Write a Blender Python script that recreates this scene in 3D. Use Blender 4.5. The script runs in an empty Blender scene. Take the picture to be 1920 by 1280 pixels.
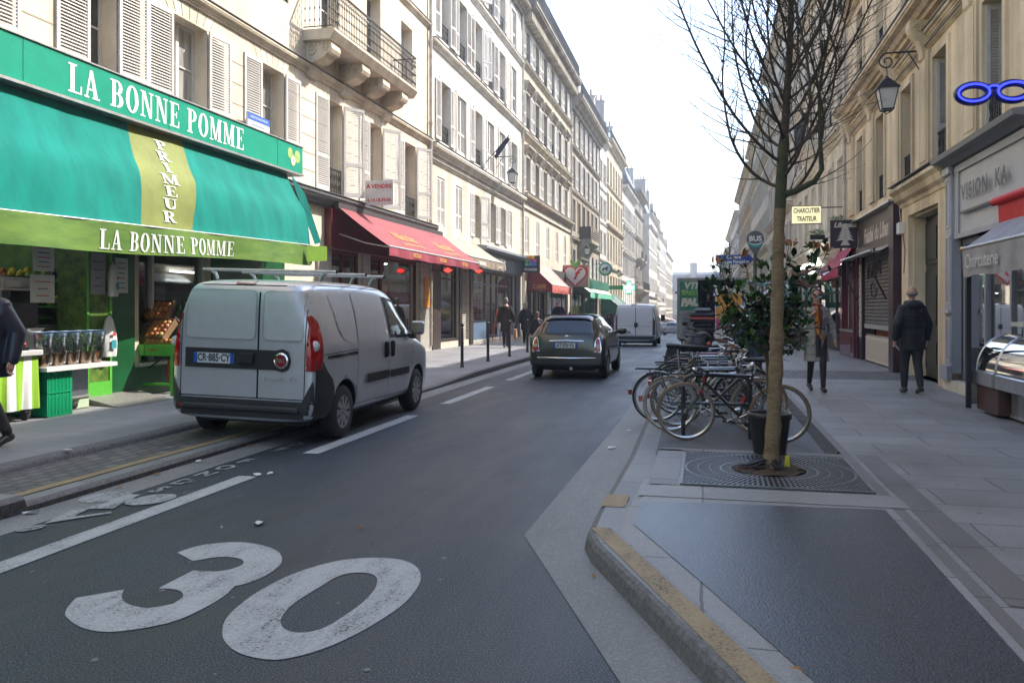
import bpy, bmesh, math, random
from mathutils import Vector, Matrix, noise
from mathutils.geometry import delaunay_2d_cdt
from mathutils.bvhtree import BVHTree
PI = math.pi
R_ = math.radians
rnd = random.Random(7)
S = bpy.context.scene
COL = S.collection
# ---------------------------------------------------------------- camera
cd = bpy.data.cameras.new("camera"); cam = bpy.data.objects.new("camera", cd); COL.objects.link(cam)
cam.location = (0, 0, 1.55); cam.rotation_euler = (R_(90), 0, R_(13.146))
cd.sensor_width = 36; cd.lens = 29.06; cd.shift_y = -0.0328; cd.clip_end = 2000; cd.clip_start = 0.05
S.camera = cam
# ---------------------------------------------------------------- light
SUN_EL, SUN_AZ = 46.0, 40.0          # azimuth measured from +X towards +Y
w = bpy.data.worlds.new("World"); S.world = w; w.use_nodes = True
nt = w.node_tree; bg = nt.nodes["Background"]
sky = nt.nodes.new("ShaderNodeTexSky"); sky.sky_type = 'NISHITA'; sky.sun_disc = False
sky.sun_elevation = R_(SUN_EL); sky.sun_rotation = R_(90 - SUN_AZ)
sky.air_density = 1.0; sky.dust_density = 1.6; sky.ozone_density = 1.5
nt.links.new(sky.outputs[0], bg.inputs[0]); bg.inputs[1].default_value = 0.15
sl = bpy.data.lights.new("sun", 'SUN'); sl.energy = 2.85; sl.angle = R_(0.55); sl.color = (1.0, 0.93, 0.83)
so = bpy.data.objects.new("sun", sl); COL.objects.link(so)
_d = Vector((math.cos(R_(SUN_AZ))*math.cos(R_(SUN_EL)), math.sin(R_(SUN_AZ))*math.cos(R_(SUN_EL)), math.sin(R_(SUN_EL))))
so.rotation_euler = _d.to_track_quat('Z', 'Y').to_euler()
S.view_settings.view_transform = 'Standard'; S.view_settings.look = 'None'
S.view_settings.exposure = 1.8; S.view_settings.gamma = 1.0
S.cycles.max_bounces = 6; S.cycles.diffuse_bounces = 4; S.cycles.glossy_bounces = 3
S.cycles.transmission_bounces = 4; S.cycles.volume_bounces = 0; S.cycles.transparent_max_bounces = 8
S.cycles.caustics_reflective = False; S.cycles.caustics_refractive = False
S.cycles.sample_clamp_indirect = 6; S.cycles.use_denoising = True
S.cycles.volume_step_rate = 4

# ---------------------------------------------------------------- materials
_M = {}
def mat(name, col, rough=.6, metal=0.0, amt=.0, scale=8.0, bump=0.0, bscale=None, spec=.5, emit=0, coat=0, col2=None, world=False, detail=4, stretch=None, alpha=None, lo=.35, hi=.65, rvar=0, sheen=0):
    if name in _M: return _M[name]
    m = bpy.data.materials.new(name); m.use_nodes = True; _M[name] = m
    n = m.node_tree.nodes; l = m.node_tree.links; b = n["Principled BSDF"]
    b.inputs["Base Color"].default_value = (*col, 1); b.inputs["Roughness"].default_value = rough
    b.inputs["Metallic"].default_value = metal; b.inputs["Specular IOR Level"].default_value = spec
    if coat: b.inputs["Coat Weight"].default_value = coat; b.inputs["Coat Roughness"].default_value = .04
    if sheen: b.inputs["Sheen Weight"].default_value = sheen
    if alpha is not None: b.inputs["Alpha"].default_value = alpha
    if emit: b.inputs["Emission Color"].default_value = (*col, 1); b.inputs["Emission Strength"].default_value = emit
    vec = None
    def coords():
        nonlocal vec
        if vec: return vec
        if world: g = n.new("ShaderNodeNewGeometry"); o = g.outputs["Position"]
        else: g = n.new("ShaderNodeTexCoord"); o = g.outputs["Object"]
        if stretch:
            mp = n.new("ShaderNodeMapping"); mp.inputs["Scale"].default_value = stretch; l.new(o, mp.inputs[0]); o = mp.outputs[0]
        vec = o; return vec
    if amt or col2:
        t = n.new("ShaderNodeTexNoise"); t.inputs["Scale"].default_value = scale; t.inputs["Detail"].default_value = detail; t.inputs["Roughness"].default_value = .65
        l.new(coords(), t.inputs["Vector"])
        r = n.new("ShaderNodeValToRGB"); r.color_ramp.elements[0].position = lo; r.color_ramp.elements[1].position = hi
        c2 = col2 if col2 else tuple(c*(1-amt) for c in col)
        c1 = col if col2 else tuple(min(1, c*(1+amt*.5)) for c in col)
        r.color_ramp.elements[0].color = (*c2, 1); r.color_ramp.elements[1].color = (*c1, 1)
        l.new(t.outputs["Fac"], r.inputs[0]); l.new(r.outputs[0], b.inputs["Base Color"])
        if emit: l.new(r.outputs[0], b.inputs["Emission Color"])
        if rvar:
            mr = n.new("ShaderNodeMapRange"); mr.inputs[3].default_value = rough-rvar; mr.inputs[4].default_value = rough+rvar
            l.new(t.outputs["Fac"], mr.inputs[0]); l.new(mr.outputs[0], b.inputs["Roughness"])
    if bump:
        t2 = n.new("ShaderNodeTexNoise"); t2.inputs["Scale"].default_value = bscale or scale*3; t2.inputs["Detail"].default_value = 3
        l.new(coords(), t2.inputs["Vector"])
        bp = n.new("ShaderNodeBump"); bp.inputs["Strength"].default_value = bump; bp.inputs["Distance"].default_value = .01
        l.new(t2.outputs["Fac"], bp.inputs["Height"]); l.new(bp.outputs[0], b.inputs["Normal"])
    return m

def ramp(n, stops):
    r = n.new("ShaderNodeValToRGB"); e = r.color_ramp.elements
    while len(e) < len(stops): e.new(.5)
    for k, (p, c) in enumerate(stops): e[k].position = p; e[k].color = (*c, 1)
    return r

def stone_mat(name, col, stain=.35, joint=0.0, jh=.42, jw=.9, dark=None, jdark=.55):
    """facade stone: soft mottling, vertical rain streaks, optional ashlar joints"""
    if name in _M: return _M[name]
    m = bpy.data.materials.new(name); m.use_nodes = True; _M[name] = m
    n = m.node_tree.nodes; l = m.node_tree.links; b = n["Principled BSDF"]; b.inputs["Roughness"].default_value = .88
    b.inputs["Specular IOR Level"].default_value = .25
    g = n.new("ShaderNodeNewGeometry"); P = g.outputs["Position"]
    mp = n.new("ShaderNodeMapping"); mp.inputs["Scale"].default_value = (1.6, 1.6, .16); l.new(P, mp.inputs[0])
    t1 = n.new("ShaderNodeTexNoise"); t1.inputs["Scale"].default_value = 1.3; t1.inputs["Detail"].default_value = 6; l.new(mp.outputs[0], t1.inputs["Vector"])
    t2 = n.new("ShaderNodeTexNoise"); t2.inputs["Scale"].default_value = .9; t2.inputs["Detail"].default_value = 8; t2.inputs["Roughness"].default_value = .7; l.new(P, t2.inputs["Vector"])
    dk = dark or tuple(c*(1-stain)*f for c, f in zip(col, (1, .97, .92)))
    r1 = ramp(n, [(.38, dk), (.62, col)]); l.new(t1.outputs["Fac"], r1.inputs[0])
    r2 = ramp(n, [(.3, (.78, .77, .75)), (.62, (1.06, 1.05, 1.03))]); l.new(t2.outputs["Fac"], r2.inputs[0])
    mx = n.new("ShaderNodeMixRGB"); mx.blend_type = 'MULTIPLY'; mx.inputs[0].default_value = .9
    l.new(r1.outputs[0], mx.inputs[1]); l.new(r2.outputs[0], mx.inputs[2]); out = mx.outputs[0]
    bp = n.new("ShaderNodeBump"); bp.inputs["Strength"].default_value = .35; bp.inputs["Distance"].default_value = .01
    t3 = n.new("ShaderNodeTexNoise"); t3.inputs["Scale"].default_value = 14; t3.inputs["Detail"].default_value = 5; l.new(P, t3.inputs["Vector"])
    l.new(t3.outputs["Fac"], bp.inputs["Height"]); l.new(bp.outputs[0], b.inputs["Normal"])
    if joint:
        sp = n.new("ShaderNodeSeparateXYZ"); l.new(P, sp.inputs[0]); cb = n.new("ShaderNodeCombineXYZ")
        l.new(sp.outputs[1], cb.inputs[0]); l.new(sp.outputs[2], cb.inputs[1])
        br = n.new("ShaderNodeTexBrick"); br.inputs["Scale"].default_value = 1; br.inputs["Brick Width"].default_value = jw; br.inputs["Row Height"].default_value = jh
        br.inputs["Mortar Size"].default_value = joint; br.inputs["Mortar Smooth"].default_value = .1
        br.inputs["Color1"].default_value = (1, 1, 1, 1); br.inputs["Color2"].default_value = (.93, .92, .9, 1); br.inputs["Mortar"].default_value = (jdark, jdark*.98, jdark*.93, 1)
        l.new(cb.outputs[0], br.inputs["Vector"])
        m2 = n.new("ShaderNodeMixRGB"); m2.blend_type = 'MULTIPLY'; m2.inputs[0].default_value = 1
        l.new(out, m2.inputs[1]); l.new(br.outputs[0], m2.inputs[2]); out = m2.outputs[0]
    l.new(out, b.inputs["Base Color"])
    return m

def glass_mat(name, base=(.015, .017, .018), cur=(.22, .21, .19), share=.35, rough=.04):
    if name in _M: return _M[name]
    m = bpy.data.materials.new(name); m.use_nodes = True; _M[name] = m
    n = m.node_tree.nodes; l = m.node_tree.links; b = n["Principled BSDF"]
    b.inputs["Roughness"].default_value = rough; b.inputs["Specular IOR Level"].default_value = .8
    oi = n.new("ShaderNodeObjectInfo"); r = ramp(n, [(0, base), (1-share-.02, tuple(c*3 for c in base)), (1-share, cur), (1, tuple(c*1.5 for c in cur))])
    r.color_ramp.interpolation = 'LINEAR'
    l.new(oi.outputs["Random"], r.inputs[0])
    tc = n.new("ShaderNodeTexCoord"); wv = n.new("ShaderNodeTexNoise"); wv.inputs["Scale"].default_value = 1.5
    mp = n.new("ShaderNodeMapping"); mp.inputs["Scale"].default_value = (6, 6, .7); l.new(tc.outputs["Object"], mp.inputs[0]); l.new(mp.outputs[0], wv.inputs["Vector"])
    r3 = ramp(n, [(.35, (.55, .55, .55)), (.6, (1.2, 1.2, 1.2))]); l.new(wv.outputs["Fac"], r3.inputs[0])
    mx = n.new("ShaderNodeMixRGB"); mx.blend_type = 'MULTIPLY'; mx.inputs[0].default_value = .8; l.new(r.outputs[0], mx.inputs[1]); l.new(r3.outputs[0], mx.inputs[2])
    l.new(mx.outputs[0], b.inputs["Base Color"])
    return m

def clear_glass(name, tint=(.8, .86, .86), a=.25, rough=.02):
    """shop glazing: mostly see-through, with a real sky reflection"""
    if name in _M: return _M[name]
    m = bpy.data.materials.new(name); m.use_nodes = True; _M[name] = m
    n = m.node_tree.nodes; l = m.node_tree.links
    n.remove(n["Principled BSDF"]); o = n["Material Output"]
    tr = n.new("ShaderNodeBsdfTransparent"); tr.inputs[0].default_value = (*tint, 1)
    gl = n.new("ShaderNodeBsdfGlossy"); gl.inputs["Roughness"].default_value = rough
    fr = n.new("ShaderNodeFresnel"); fr.inputs[0].default_value = 1.5
    ad = n.new("ShaderNodeMath"); ad.operation = 'MULTIPLY_ADD'; ad.inputs[1].default_value = 1.6; ad.inputs[2].default_value = a*.25
    l.new(fr.outputs[0], ad.inputs[0])
    mx = n.new("ShaderNodeMixShader"); l.new(ad.outputs[0], mx.inputs[0]); l.new(tr.outputs[0], mx.inputs[1]); l.new(gl.outputs[0], mx.inputs[2])
    l.new(mx.outputs[0], o.inputs[0]); return m

# ---------------------------------------------------------------- mesh builder
_TX = {}
def text_geo(body, size, shear=0.0, bold=0.0, align='CENTER', space=1.0):
    k = (body, size, shear, bold, align, space)
    if k in _TX: return _TX[k]
    c = bpy.data.curves.new("t", 'FONT'); c.body = body; c.size = size; c.align_x = align; c.align_y = 'CENTER'; c.shear = shear; c.offset = bold
    c.space_character = space; c.resolution_u = 3; c.fill_mode = 'FRONT'
    o = bpy.data.objects.new("t", c); COL.objects.link(o); bpy.context.view_layer.update()
    me = bpy.data.meshes.new_from_object(o)
    r = ([tuple(v.co) for v in me.vertices], [tuple(p.vertices) for p in me.polygons])
    bpy.data.objects.remove(o); bpy.data.curves.remove(c); bpy.data.meshes.remove(me)
    _TX[k] = r; return r

class MB:
    def __init__(s, T=None): s.v = []; s.f = []; s.mi = []; s.mats = []; s.sm = []; s.T = T or Matrix.Identity(4); s.sf = False
    def k(s, m):
        if m not in s.mats: s.mats.append(m)
        return s.mats.index(m)
    def add(s, vs, fs, m, smooth=None):
        o = len(s.v); T = s.T; k = s.k(m); sm = s.sf if smooth is None else smooth
        s.v.extend([tuple(T @ Vector(p)) for p in vs])
        for f in fs: s.f.append(tuple(o+i for i in f)); s.mi.append(k); s.sm.append(sm)
    def quad(s, a, b, c, d, m): s.add([a, b, c, d], [(0, 1, 2, 3)], m)
    def poly(s, pts, m): s.add(pts, [tuple(range(len(pts)))], m)
    def box(s, x0, x1, y0, y1, z0, z1, m):
        s.add([(x0,y0,z0),(x1,y0,z0),(x1,y1,z0),(x0,y1,z0),(x0,y0,z1),(x1,y0,z1),(x1,y1,z1),(x0,y1,z1)],
              [(0,3,2,1),(4,5,6,7),(0,1,5,4),(1,2,6,5),(2,3,7,6),(3,0,4,7)], m)
    def bbox(s, x0, x1, y0, y1, z0, z1, m, b=.01):
        """box with chamfered edges (all 12)"""
        xs, ys, zs = (x0, x1), (y0, y1), (z0, z1); vs = []; idx = {}
        def sg(i): return 1 if i == 0 else -1
        for i in (0,1):
            for j in (0,1):
                for q in (0,1):
                    for a in range(3):
                        p = [xs[i]+sg(i)*b, ys[j]+sg(j)*b, zs[q]+sg(q)*b]; p[a] -= sg((i,j,q)[a])*b
                        idx[(i,j,q,a)] = len(vs); vs.append(tuple(p))
        F = []
        for a in range(3):
            o = [x for x in range(3) if x != a]
            for e in (0,1):
                c = []
                for (u, v_) in ((0,0),(1,0),(1,1),(0,1)):
                    t = [0,0,0]; t[a] = e; t[o[0]] = u; t[o[1]] = v_; c.append(idx[(*t, a)])
                F.append(tuple(c))
        for a in range(3):
            o = [x for x in range(3) if x != a]
            for u in (0,1):
                for v_ in (0,1):
                    t0 = [0,0,0]; t1 = [0,0,0]; t0[o[0]] = t1[o[0]] = u; t0[o[1]] = t1[o[1]] = v_; t0[a] = 0; t1[a] = 1
                    F.append((idx[(*t0,o[0])], idx[(*t1,o[0])], idx[(*t1,o[1])], idx[(*t0,o[1])]))
        for i in (0,1):
            for j in (0,1):
                for q in (0,1): F.append((idx[(i,j,q,0)], idx[(i,j,q,1)], idx[(i,j,q,2)]))
        s.add(vs, F, m)
    def prism(s, prof, a0, a1, m, axis='y', cap=True, smooth=False):
        """prof: 2-D outline; axis y: (x,z); axis x: (y,z); axis z: (x,y)"""
        n = len(prof)
        def P(p, a): return {'y': (p[0], a, p[1]), 'x': (a, p[0], p[1]), 'z': (p[0], p[1], a)}[axis]
        vs = [P(p, a0) for p in prof] + [P(p, a1) for p in prof]
        s.add(vs, [(i, (i+1) % n, n+(i+1) % n, n+i) for i in range(n)], m, smooth)
        if cap: s.add(vs, [tuple(range(n-1, -1, -1)), tuple(range(n, 2*n))], m, False)
    def tube(s, pts, r, m, n=8, cap=True, smooth=True):
        pts = [Vector(p) for p in pts]; rs = r if isinstance(r, (list, tuple)) else [r]*len(pts)
        vs = []; N = len(pts); up = None
        for i, p in enumerate(pts):
            d = (pts[min(i+1, N-1)]-pts[max(i-1, 0)])
            if d.length < 1e-9: d = Vector((0,0,1))
            d.normalize()
            if up is None:
                up = d.orthogonal().normalized()
            else:
                up = (up - d*up.dot(d)); up = up.normalized() if up.length > 1e-6 else d.orthogonal().normalized()
            q = d.cross(up)
            for k in range(n):
                a = 2*PI*k/n; vs.append(tuple(p + (up*math.cos(a)+q*math.sin(a))*rs[i]))
        fs = [(i*n+k, i*n+(k+1) % n, (i+1)*n+(k+1) % n, (i+1)*n+k) for i in range(N-1) for k in range(n)]
        s.add(vs, fs, m, smooth)
        if cap: s.add([vs[k] for k in range(n)]+[vs[(N-1)*n+k] for k in range(n)], [tuple(range(n-1,-1,-1)), tuple(range(n, 2*n))], m, False)
    def lathe(s, prof, m, c=(0,0,0), n=20, axis='z', smooth=True, sx=1, sy=1):
        vs = []
        for (r, z) in prof:
            for k in range(n):
                a = 2*PI*k/n; x, y = r*math.cos(a)*sx, r*math.sin(a)*sy
                p = (x, y, z) if axis == 'z' else ((z, x, y) if axis == 'x' else (x, z, y))
                vs.append((p[0]+c[0], p[1]+c[1], p[2]+c[2]))
        s.add(vs, [(i*n+k, i*n+(k+1) % n, (i+1)*n+(k+1) % n, (i+1)*n+k) for i in range(len(prof)-1) for k in range(n)], m, smooth)
    def ball(s, c, r, m, nu=10, nv=7, T=None):
        r = r if isinstance(r, (list, tuple)) else (r, r, r); vs = []; 
        for j in range(nv+1):
            t = PI*j/nv
            for i in range(nu):
                a = 2*PI*i/nu; p = Vector((r[0]*math.sin(t)*math.cos(a), r[1]*math.sin(t)*math.sin(a), r[2]*math.cos(t)))
                if T: p = T @ p
                vs.append((p.x+c[0], p.y+c[1], p.z+c[2]))
        s.add(vs, [(j*nu+i, (j+1)*nu+i, (j+1)*nu+(i+1) % nu, j*nu+(i+1) % nu) for j in range(nv) for i in range(nu)], m, True)
    def grid(s, fn, nu, nv, m, smooth=True):
        vs = [fn(i/nu, j/nv) for j in range(nv+1) for i in range(nu+1)]
        s.add(vs, [(j*(nu+1)+i, j*(nu+1)+i+1, (j+1)*(nu+1)+i+1, (j+1)*(nu+1)+i) for j in range(nv) for i in range(nu)], m, smooth)
    def text(s, body, size, m, M, shear=0, bold=0, align='CENTER', space=1.0, sx=1.0, warp=None):
        vs, fs = text_geo(body, size, shear, bold, align, space)
        o = [M @ Vector((v[0]*sx, v[1], v[2])) for v in vs] if M else vs
        if warp: o = [warp(Vector((v[0]*sx, v[1], 0))) for v in vs]
        s.add([tuple(p) for p in o], fs, m, False)
    def build(s, name, parent=None, loc=None, merge=False):
        me = bpy.data.meshes.new(name); me.from_pydata(s.v, [], s.f)
        for m in s.mats: me.materials.append(m)
        me.polygons.foreach_set('material_index', s.mi); me.polygons.foreach_set('use_smooth', s.sm); me.update()
        o = bpy.data.objects.new(name, me); COL.objects.link(o)
        if parent: o.parent = parent
        if loc: o.location = loc
        return o

def frame2d(origin, ux, uy):
    """matrix mapping (x,y,0) text space on to a plane"""
    ux = Vector(ux).normalized(); uy = Vector(uy).normalized(); uz = ux.cross(uy)
    return Matrix(((ux.x, uy.x, uz.x, origin[0]), (ux.y, uy.y, uz.y, origin[1]), (ux.z, uy.z, uz.z, origin[2]), (0, 0, 0, 1)))

def tag(o, label=None, cat=None, group=None, kind=None):
    if label: o['label'] = label
    if cat: o['category'] = cat
    if group: o['group'] = group
    if kind: o['kind'] = kind
    return o
def thing(name, label, cat, loc=(0,0,0), rz=0, group=None):
    o = bpy.data.objects.new(name, None); o.empty_display_size = .2; COL.objects.link(o)
    o.location = loc; o.rotation_euler = (0, 0, rz); return tag(o, label, cat, group)
def inst(src, parent, loc=(0,0,0), rot=(0,0,0), name=None):
    c = src.copy(); COL.objects.link(c); c.parent = parent; c.location = loc; c.rotation_euler = rot; return c
def copy_tree(o, parent=None):
    c = o.copy(); COL.objects.link(c)
    if parent: c.parent = parent
    for ch in list(o.children): copy_tree(ch, c)
    return c
def gz(y):
    """street level: flat near the camera, then falling gently"""
    if y < 26: return 0.0
    if y < 34: return -.0015*(y-26)**2
    return -.096 - .0235*(y-34)
# ================================================================ GROUND
def road_mat(name, base, rough, speck=.35, wet=0.0, patch=.2, aggr=220, spec=.3, bmp=.7):
    m = bpy.data.materials.new(name); m.use_nodes = True; _M[name] = m
    n = m.node_tree.nodes; l = m.node_tree.links; b = n["Principled BSDF"]
    g = n.new("ShaderNodeNewGeometry"); P = g.outputs["Position"]
    ta = n.new("ShaderNodeTexVoronoi"); ta.inputs["Scale"].default_value = aggr; l.new(P, ta.inputs["Vector"])
    tb = n.new("ShaderNodeTexNoise"); tb.inputs["Scale"].default_value = aggr*.45; tb.inputs["Detail"].default_value = 3; l.new(P, tb.inputs["Vector"])
    mp = n.new("ShaderNodeMapping"); mp.inputs["Scale"].default_value = (1.4, .35, 1); l.new(P, mp.inputs[0])
    tc = n.new("ShaderNodeTexNoise"); tc.inputs["Scale"].default_value = 1.1; tc.inputs["Detail"].default_value = 7; tc.inputs["Roughness"].default_value = .6; l.new(mp.outputs[0], tc.inputs["Vector"])
    r1 = ramp(n, [(.38, tuple(c*(1-speck) for c in base)), (.5, base), (.57, tuple(c*(1+speck) for c in base)), (.66, tuple(min(1, c*(1+speck*5)) for c in base))]); l.new(tb.outputs["Fac"], r1.inputs[0])
    r2 = ramp(n, [(.3, (1-patch,)*3), (.7, (1+patch,)*3)]); l.new(tc.outputs["Fac"], r2.inputs[0])
    mx = n.new("ShaderNodeMixRGB"); mx.blend_type = 'MULTIPLY'; mx.inputs[0].default_value = 1; l.new(r1.outputs[0], mx.inputs[1]); l.new(r2.outputs[0], mx.inputs[2])
    r3 = ramp(n, [(.0, (.75,)*3), (.5, (1.1,)*3)]); l.new(ta.outputs["Distance"], r3.inputs[0])
    m2 = n.new("ShaderNodeMixRGB"); m2.blend_type = 'MULTIPLY'; m2.inputs[0].default_value = .7; l.new(mx.outputs[0], m2.inputs[1]); l.new(r3.outputs[0], m2.inputs[2])
    l.new(m2.outputs[0], b.inputs["Base Color"])
    mr = n.new("ShaderNodeMapRange"); mr.inputs[1].default_value = .3; mr.inputs[2].default_value = .7; mr.inputs[3].default_value = rough-wet; mr.inputs[4].default_value = rough+.06
    l.new(tc.outputs["Fac"], mr.inputs[0]); l.new(mr.outputs[0], b.inputs["Roughness"]); b.inputs["Specular IOR Level"].default_value = spec
    bp = n.new("ShaderNodeBump"); bp.inputs["Strength"].default_value = bmp; bp.inputs["Distance"].default_value = .005
    l.new(tb.outputs["Fac"], bp.inputs["Height"]); l.new(bp.outputs[0], b.inputs["Normal"])
    return m

def slab_mat(name, base, bw, rh, mortar=.008, swap=False, rough=.62, var=.12, mdark=.45, rot=0, off=.5, bump=.3):
    m = bpy.data.materials.new(name); m.use_nodes = True; _M[name] = m
    n = m.node_tree.nodes; l = m.node_tree.links; b = n["Principled BSDF"]
    g = n.new("ShaderNodeNewGeometry"); P = g.outputs["Position"]
    mp = n.new("ShaderNodeMapping"); mp.inputs["Rotation"].default_value = (0, 0, R_(90) if swap else R_(rot)); l.new(P, mp.inputs[0])
    dn = n.new("ShaderNodeTexNoise"); dn.inputs["Scale"].default_value = 2.5; l.new(P, dn.inputs["Vector"])
    va = n.new("ShaderNodeVectorMath"); va.operation = 'MULTIPLY_ADD'; va.inputs[1].default_value = (.03, .03, 0); l.new(dn.outputs["Color"], va.inputs[0]); l.new(mp.outputs[0], va.inputs[2])
    br = n.new("ShaderNodeTexBrick"); br.inputs["Scale"].default_value = 1; br.inputs["Brick Width"].default_value = bw; br.inputs["Row Height"].default_value = rh
    br.inputs["Mortar Size"].default_value = mortar; br.inputs["Mortar Smooth"].default_value = .2; br.offset = off
    br.inputs["Color1"].default_value = (*[c*(1-var) for c in base], 1); br.inputs["Color2"].default_value = (*[c*(1+var) for c in base], 1); br.inputs["Mortar"].default_value = (*[c*mdark for c in base], 1)
    l.new(va.outputs[0], br.inputs["Vector"])
    t = n.new("ShaderNodeTexNoise"); t.inputs["Scale"].default_value = 130; t.inputs["Detail"].default_value = 3; l.new(P, t.inputs["Vector"])
    t2 = n.new("ShaderNodeTexNoise"); t2.inputs["Scale"].default_value = .9; t2.inputs["Detail"].default_value = 7; t2.inputs["Roughness"].default_value = .68; l.new(P, t2.inputs["Vector"])
    r1 = ramp(n, [(.3, (.72,)*3), (.7, (1.25,)*3)]); l.new(t.outputs["Fac"], r1.inputs[0])
    r2 = ramp(n, [(.3, (.68, .67, .66)), (.68, (1.15, 1.15, 1.17))]); l.new(t2.outputs["Fac"], r2.inputs[0])
    a = n.new("ShaderNodeMixRGB"); a.blend_type = 'MULTIPLY'; a.inputs[0].default_value = .8; l.new(br.outputs[0], a.inputs[1]); l.new(r1.outputs[0], a.inputs[2])
    c = n.new("ShaderNodeMixRGB"); c.blend_type = 'MULTIPLY'; c.inputs[0].default_value = 1; l.new(a.outputs[0], c.inputs[1]); l.new(r2.outputs[0], c.inputs[2])
    l.new(c.outputs[0], b.inputs["Base Color"])
    mr = n.new("ShaderNodeMapRange"); mr.inputs[1].default_value = .3; mr.inputs[2].default_value = .7; mr.inputs[3].default_value = rough-.14; mr.inputs[4].default_value = rough+.08
    l.new(t2.outputs["Fac"], mr.inputs[0]); l.new(mr.outputs[0], b.inputs["Roughness"])
    iv = n.new("ShaderNodeMath"); iv.operation = 'MULTIPLY_ADD'; iv.inputs[1].default_value = -1.0; l.new(br.outputs["Fac"], iv.inputs[0]); l.new(t.outputs["Fac"], iv.inputs[2])
    bp = n.new("ShaderNodeBump"); bp.inputs["Strength"].default_value = bump; bp.inputs["Distance"].default_value = .006; l.new(iv.outputs[0], bp.inputs["Height"]); l.new(bp.outputs[0], b.inputs["Normal"])
    return m

asphalt = road_mat("asphalt", (.029, .035, .044), .56, speck=.62, wet=.2, patch=.2, aggr=260)
wet_asphalt = road_mat("wet asphalt", (.015, .021, .030), .33, speck=.6, wet=.03, patch=.2, aggr=210, spec=.7, bmp=.7)
gutter_m = road_mat("gutter concrete", (.19, .19, .19), .7, speck=.09, patch=.3, wet=.15)
granite = slab_mat("granite slabs", (.24, .237, .235), 1.15, .55, .008, swap=False, rough=.55, var=.12, mdark=.35)
granite_band = slab_mat("granite band", (.25, .246, .242), 1.2, 3.0, .009, swap=True, rough=.6, var=.12, off=0)
granite_flat = slab_mat("granite kerb top", (.20, .205, .21), 1.0, 9.0, .01, swap=True, rough=.6, var=.15, off=0)
dark_band = slab_mat("dark stone band", (.16, .15, .145), .9, 9.0, .01, swap=True, rough=.6, off=0)
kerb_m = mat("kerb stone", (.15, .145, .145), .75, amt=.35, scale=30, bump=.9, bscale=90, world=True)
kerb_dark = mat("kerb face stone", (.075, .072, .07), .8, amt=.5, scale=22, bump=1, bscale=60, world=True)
cobble = slab_mat("cobbles", (.13, .128, .125), .19, .13, .011, swap=True, rough=.65, var=.25, mdark=.28, bump=.8)
bay_m = road_mat("bay surface", (.085, .088, .092), .6, speck=.12, wet=.15, patch=.3)
left_pave = slab_mat("left pavement slabs", (.23, .23, .235), 1.3, .62, .006, swap=False, rough=.7, var=.06, mdark=.5)
def paint_mat(name, col, wear=.35):
    m = bpy.data.materials.new(name); m.use_nodes = True; _M[name] = m
    n = m.node_tree.nodes; l = m.node_tree.links; b = n["Principled BSDF"]; b.inputs["Roughness"].default_value = .7
    g = n.new("ShaderNodeNewGeometry"); t = n.new("ShaderNodeTexNoise"); t.inputs["Scale"].default_value = 70; t.inputs["Detail"].default_value = 6; l.new(g.outputs["Position"], t.inputs["Vector"])
    t2 = n.new("ShaderNodeTexNoise"); t2.inputs["Scale"].default_value = 5; t2.inputs["Detail"].default_value = 8; t2.inputs["Roughness"].default_value = .7
    mp = n.new("ShaderNodeMapping"); mp.inputs["Scale"].default_value = (1.5, .5, 1); l.new(g.outputs["Position"], mp.inputs[0]); l.new(mp.outputs[0], t2.inputs["Vector"])
    ad = n.new("ShaderNodeMath"); ad.operation = 'ADD'; l.new(t.outputs["Fac"], ad.inputs[0]); l.new(t2.outputs["Fac"], ad.inputs[1])
    r = ramp(n, [(.62-.2*wear, (.07, .072, .075)), (.78, tuple(c*.62 for c in col)), (1.0, tuple(c*.82 for c in col)), (1.18, col)])
    mr = n.new("ShaderNodeMapRange"); mr.inputs[1].default_value = 0; mr.inputs[2].default_value = 1.3; mr.inputs[3].default_value = 0; mr.inputs[4].default_value = 1.3
    r.color_ramp.elements[0].position = .36+.06*wear; r.color_ramp.elements[1].position = .40+.06*wear; r.color_ramp.elements[2].position = .5; r.color_ramp.elements[3].position = .62
    h = n.new("ShaderNodeMath"); h.operation = 'MULTIPLY'; h.inputs[1].default_value = .5; l.new(ad.outputs[0], h.inputs[0]); l.new(h.outputs[0], r.inputs[0])
    l.new(r.outputs[0], b.inputs["Base Color"]); return m
white_paint = paint_mat("road paint white", (.42, .43, .44))
worn_paint = paint_mat("road paint worn", (.36, .37, .38), 1.1)
yellow_paint = paint_mat("road paint yellow", (.34, .255, .14), .5)

YS = [-15, 0] + list(range(4, 40, 2)) + list(range(40, 110, 5)) + list(range(110, 300, 15))
def strip(b, x0, x1, ys, dz, m, y0=None, y1=None, dz1=None):
    """flat strip between x0..x1 following the fall of the street"""
    dz1 = dz if dz1 is None else dz1
    Y = sorted(set([y for y in ys if (y0 is None or y > y0) and (y1 is None or y < y1)] + ([y0] if y0 is not None else []) + ([y1] if y1 is not None else [])))
    fx0 = x0 if callable(x0) else (lambda y: x0); fx1 = x1 if callable(x1) else (lambda y: x1)
    vs = []
    for y in Y: vs += [(fx0(y), y, gz(y)+dz), (fx1(y), y, gz(y)+dz1)]
    b.add(vs, [(2*i, 2*i+1, 2*i+3, 2*i+2) for i in range(len(Y)-1)], m)
def struct(o): return tag(o, kind='structure')

# base ground to the horizon
b = MB(); gm = mat("far ground", (.09, .09, .09), .9, amt=.3, scale=.2, world=True)
gy = [-400, -15] + [y for y in YS if y > -15] + [600]
vs = []
for y in gy: zz = gz(min(y, 285))-.05; vs += [(-400, y, zz), (400, y, zz)]
b.add(vs, [(2*i, 2*i+1, 2*i+3, 2*i+2) for i in range(len(gy)-1)], gm); struct(b.build("ground"))
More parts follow.
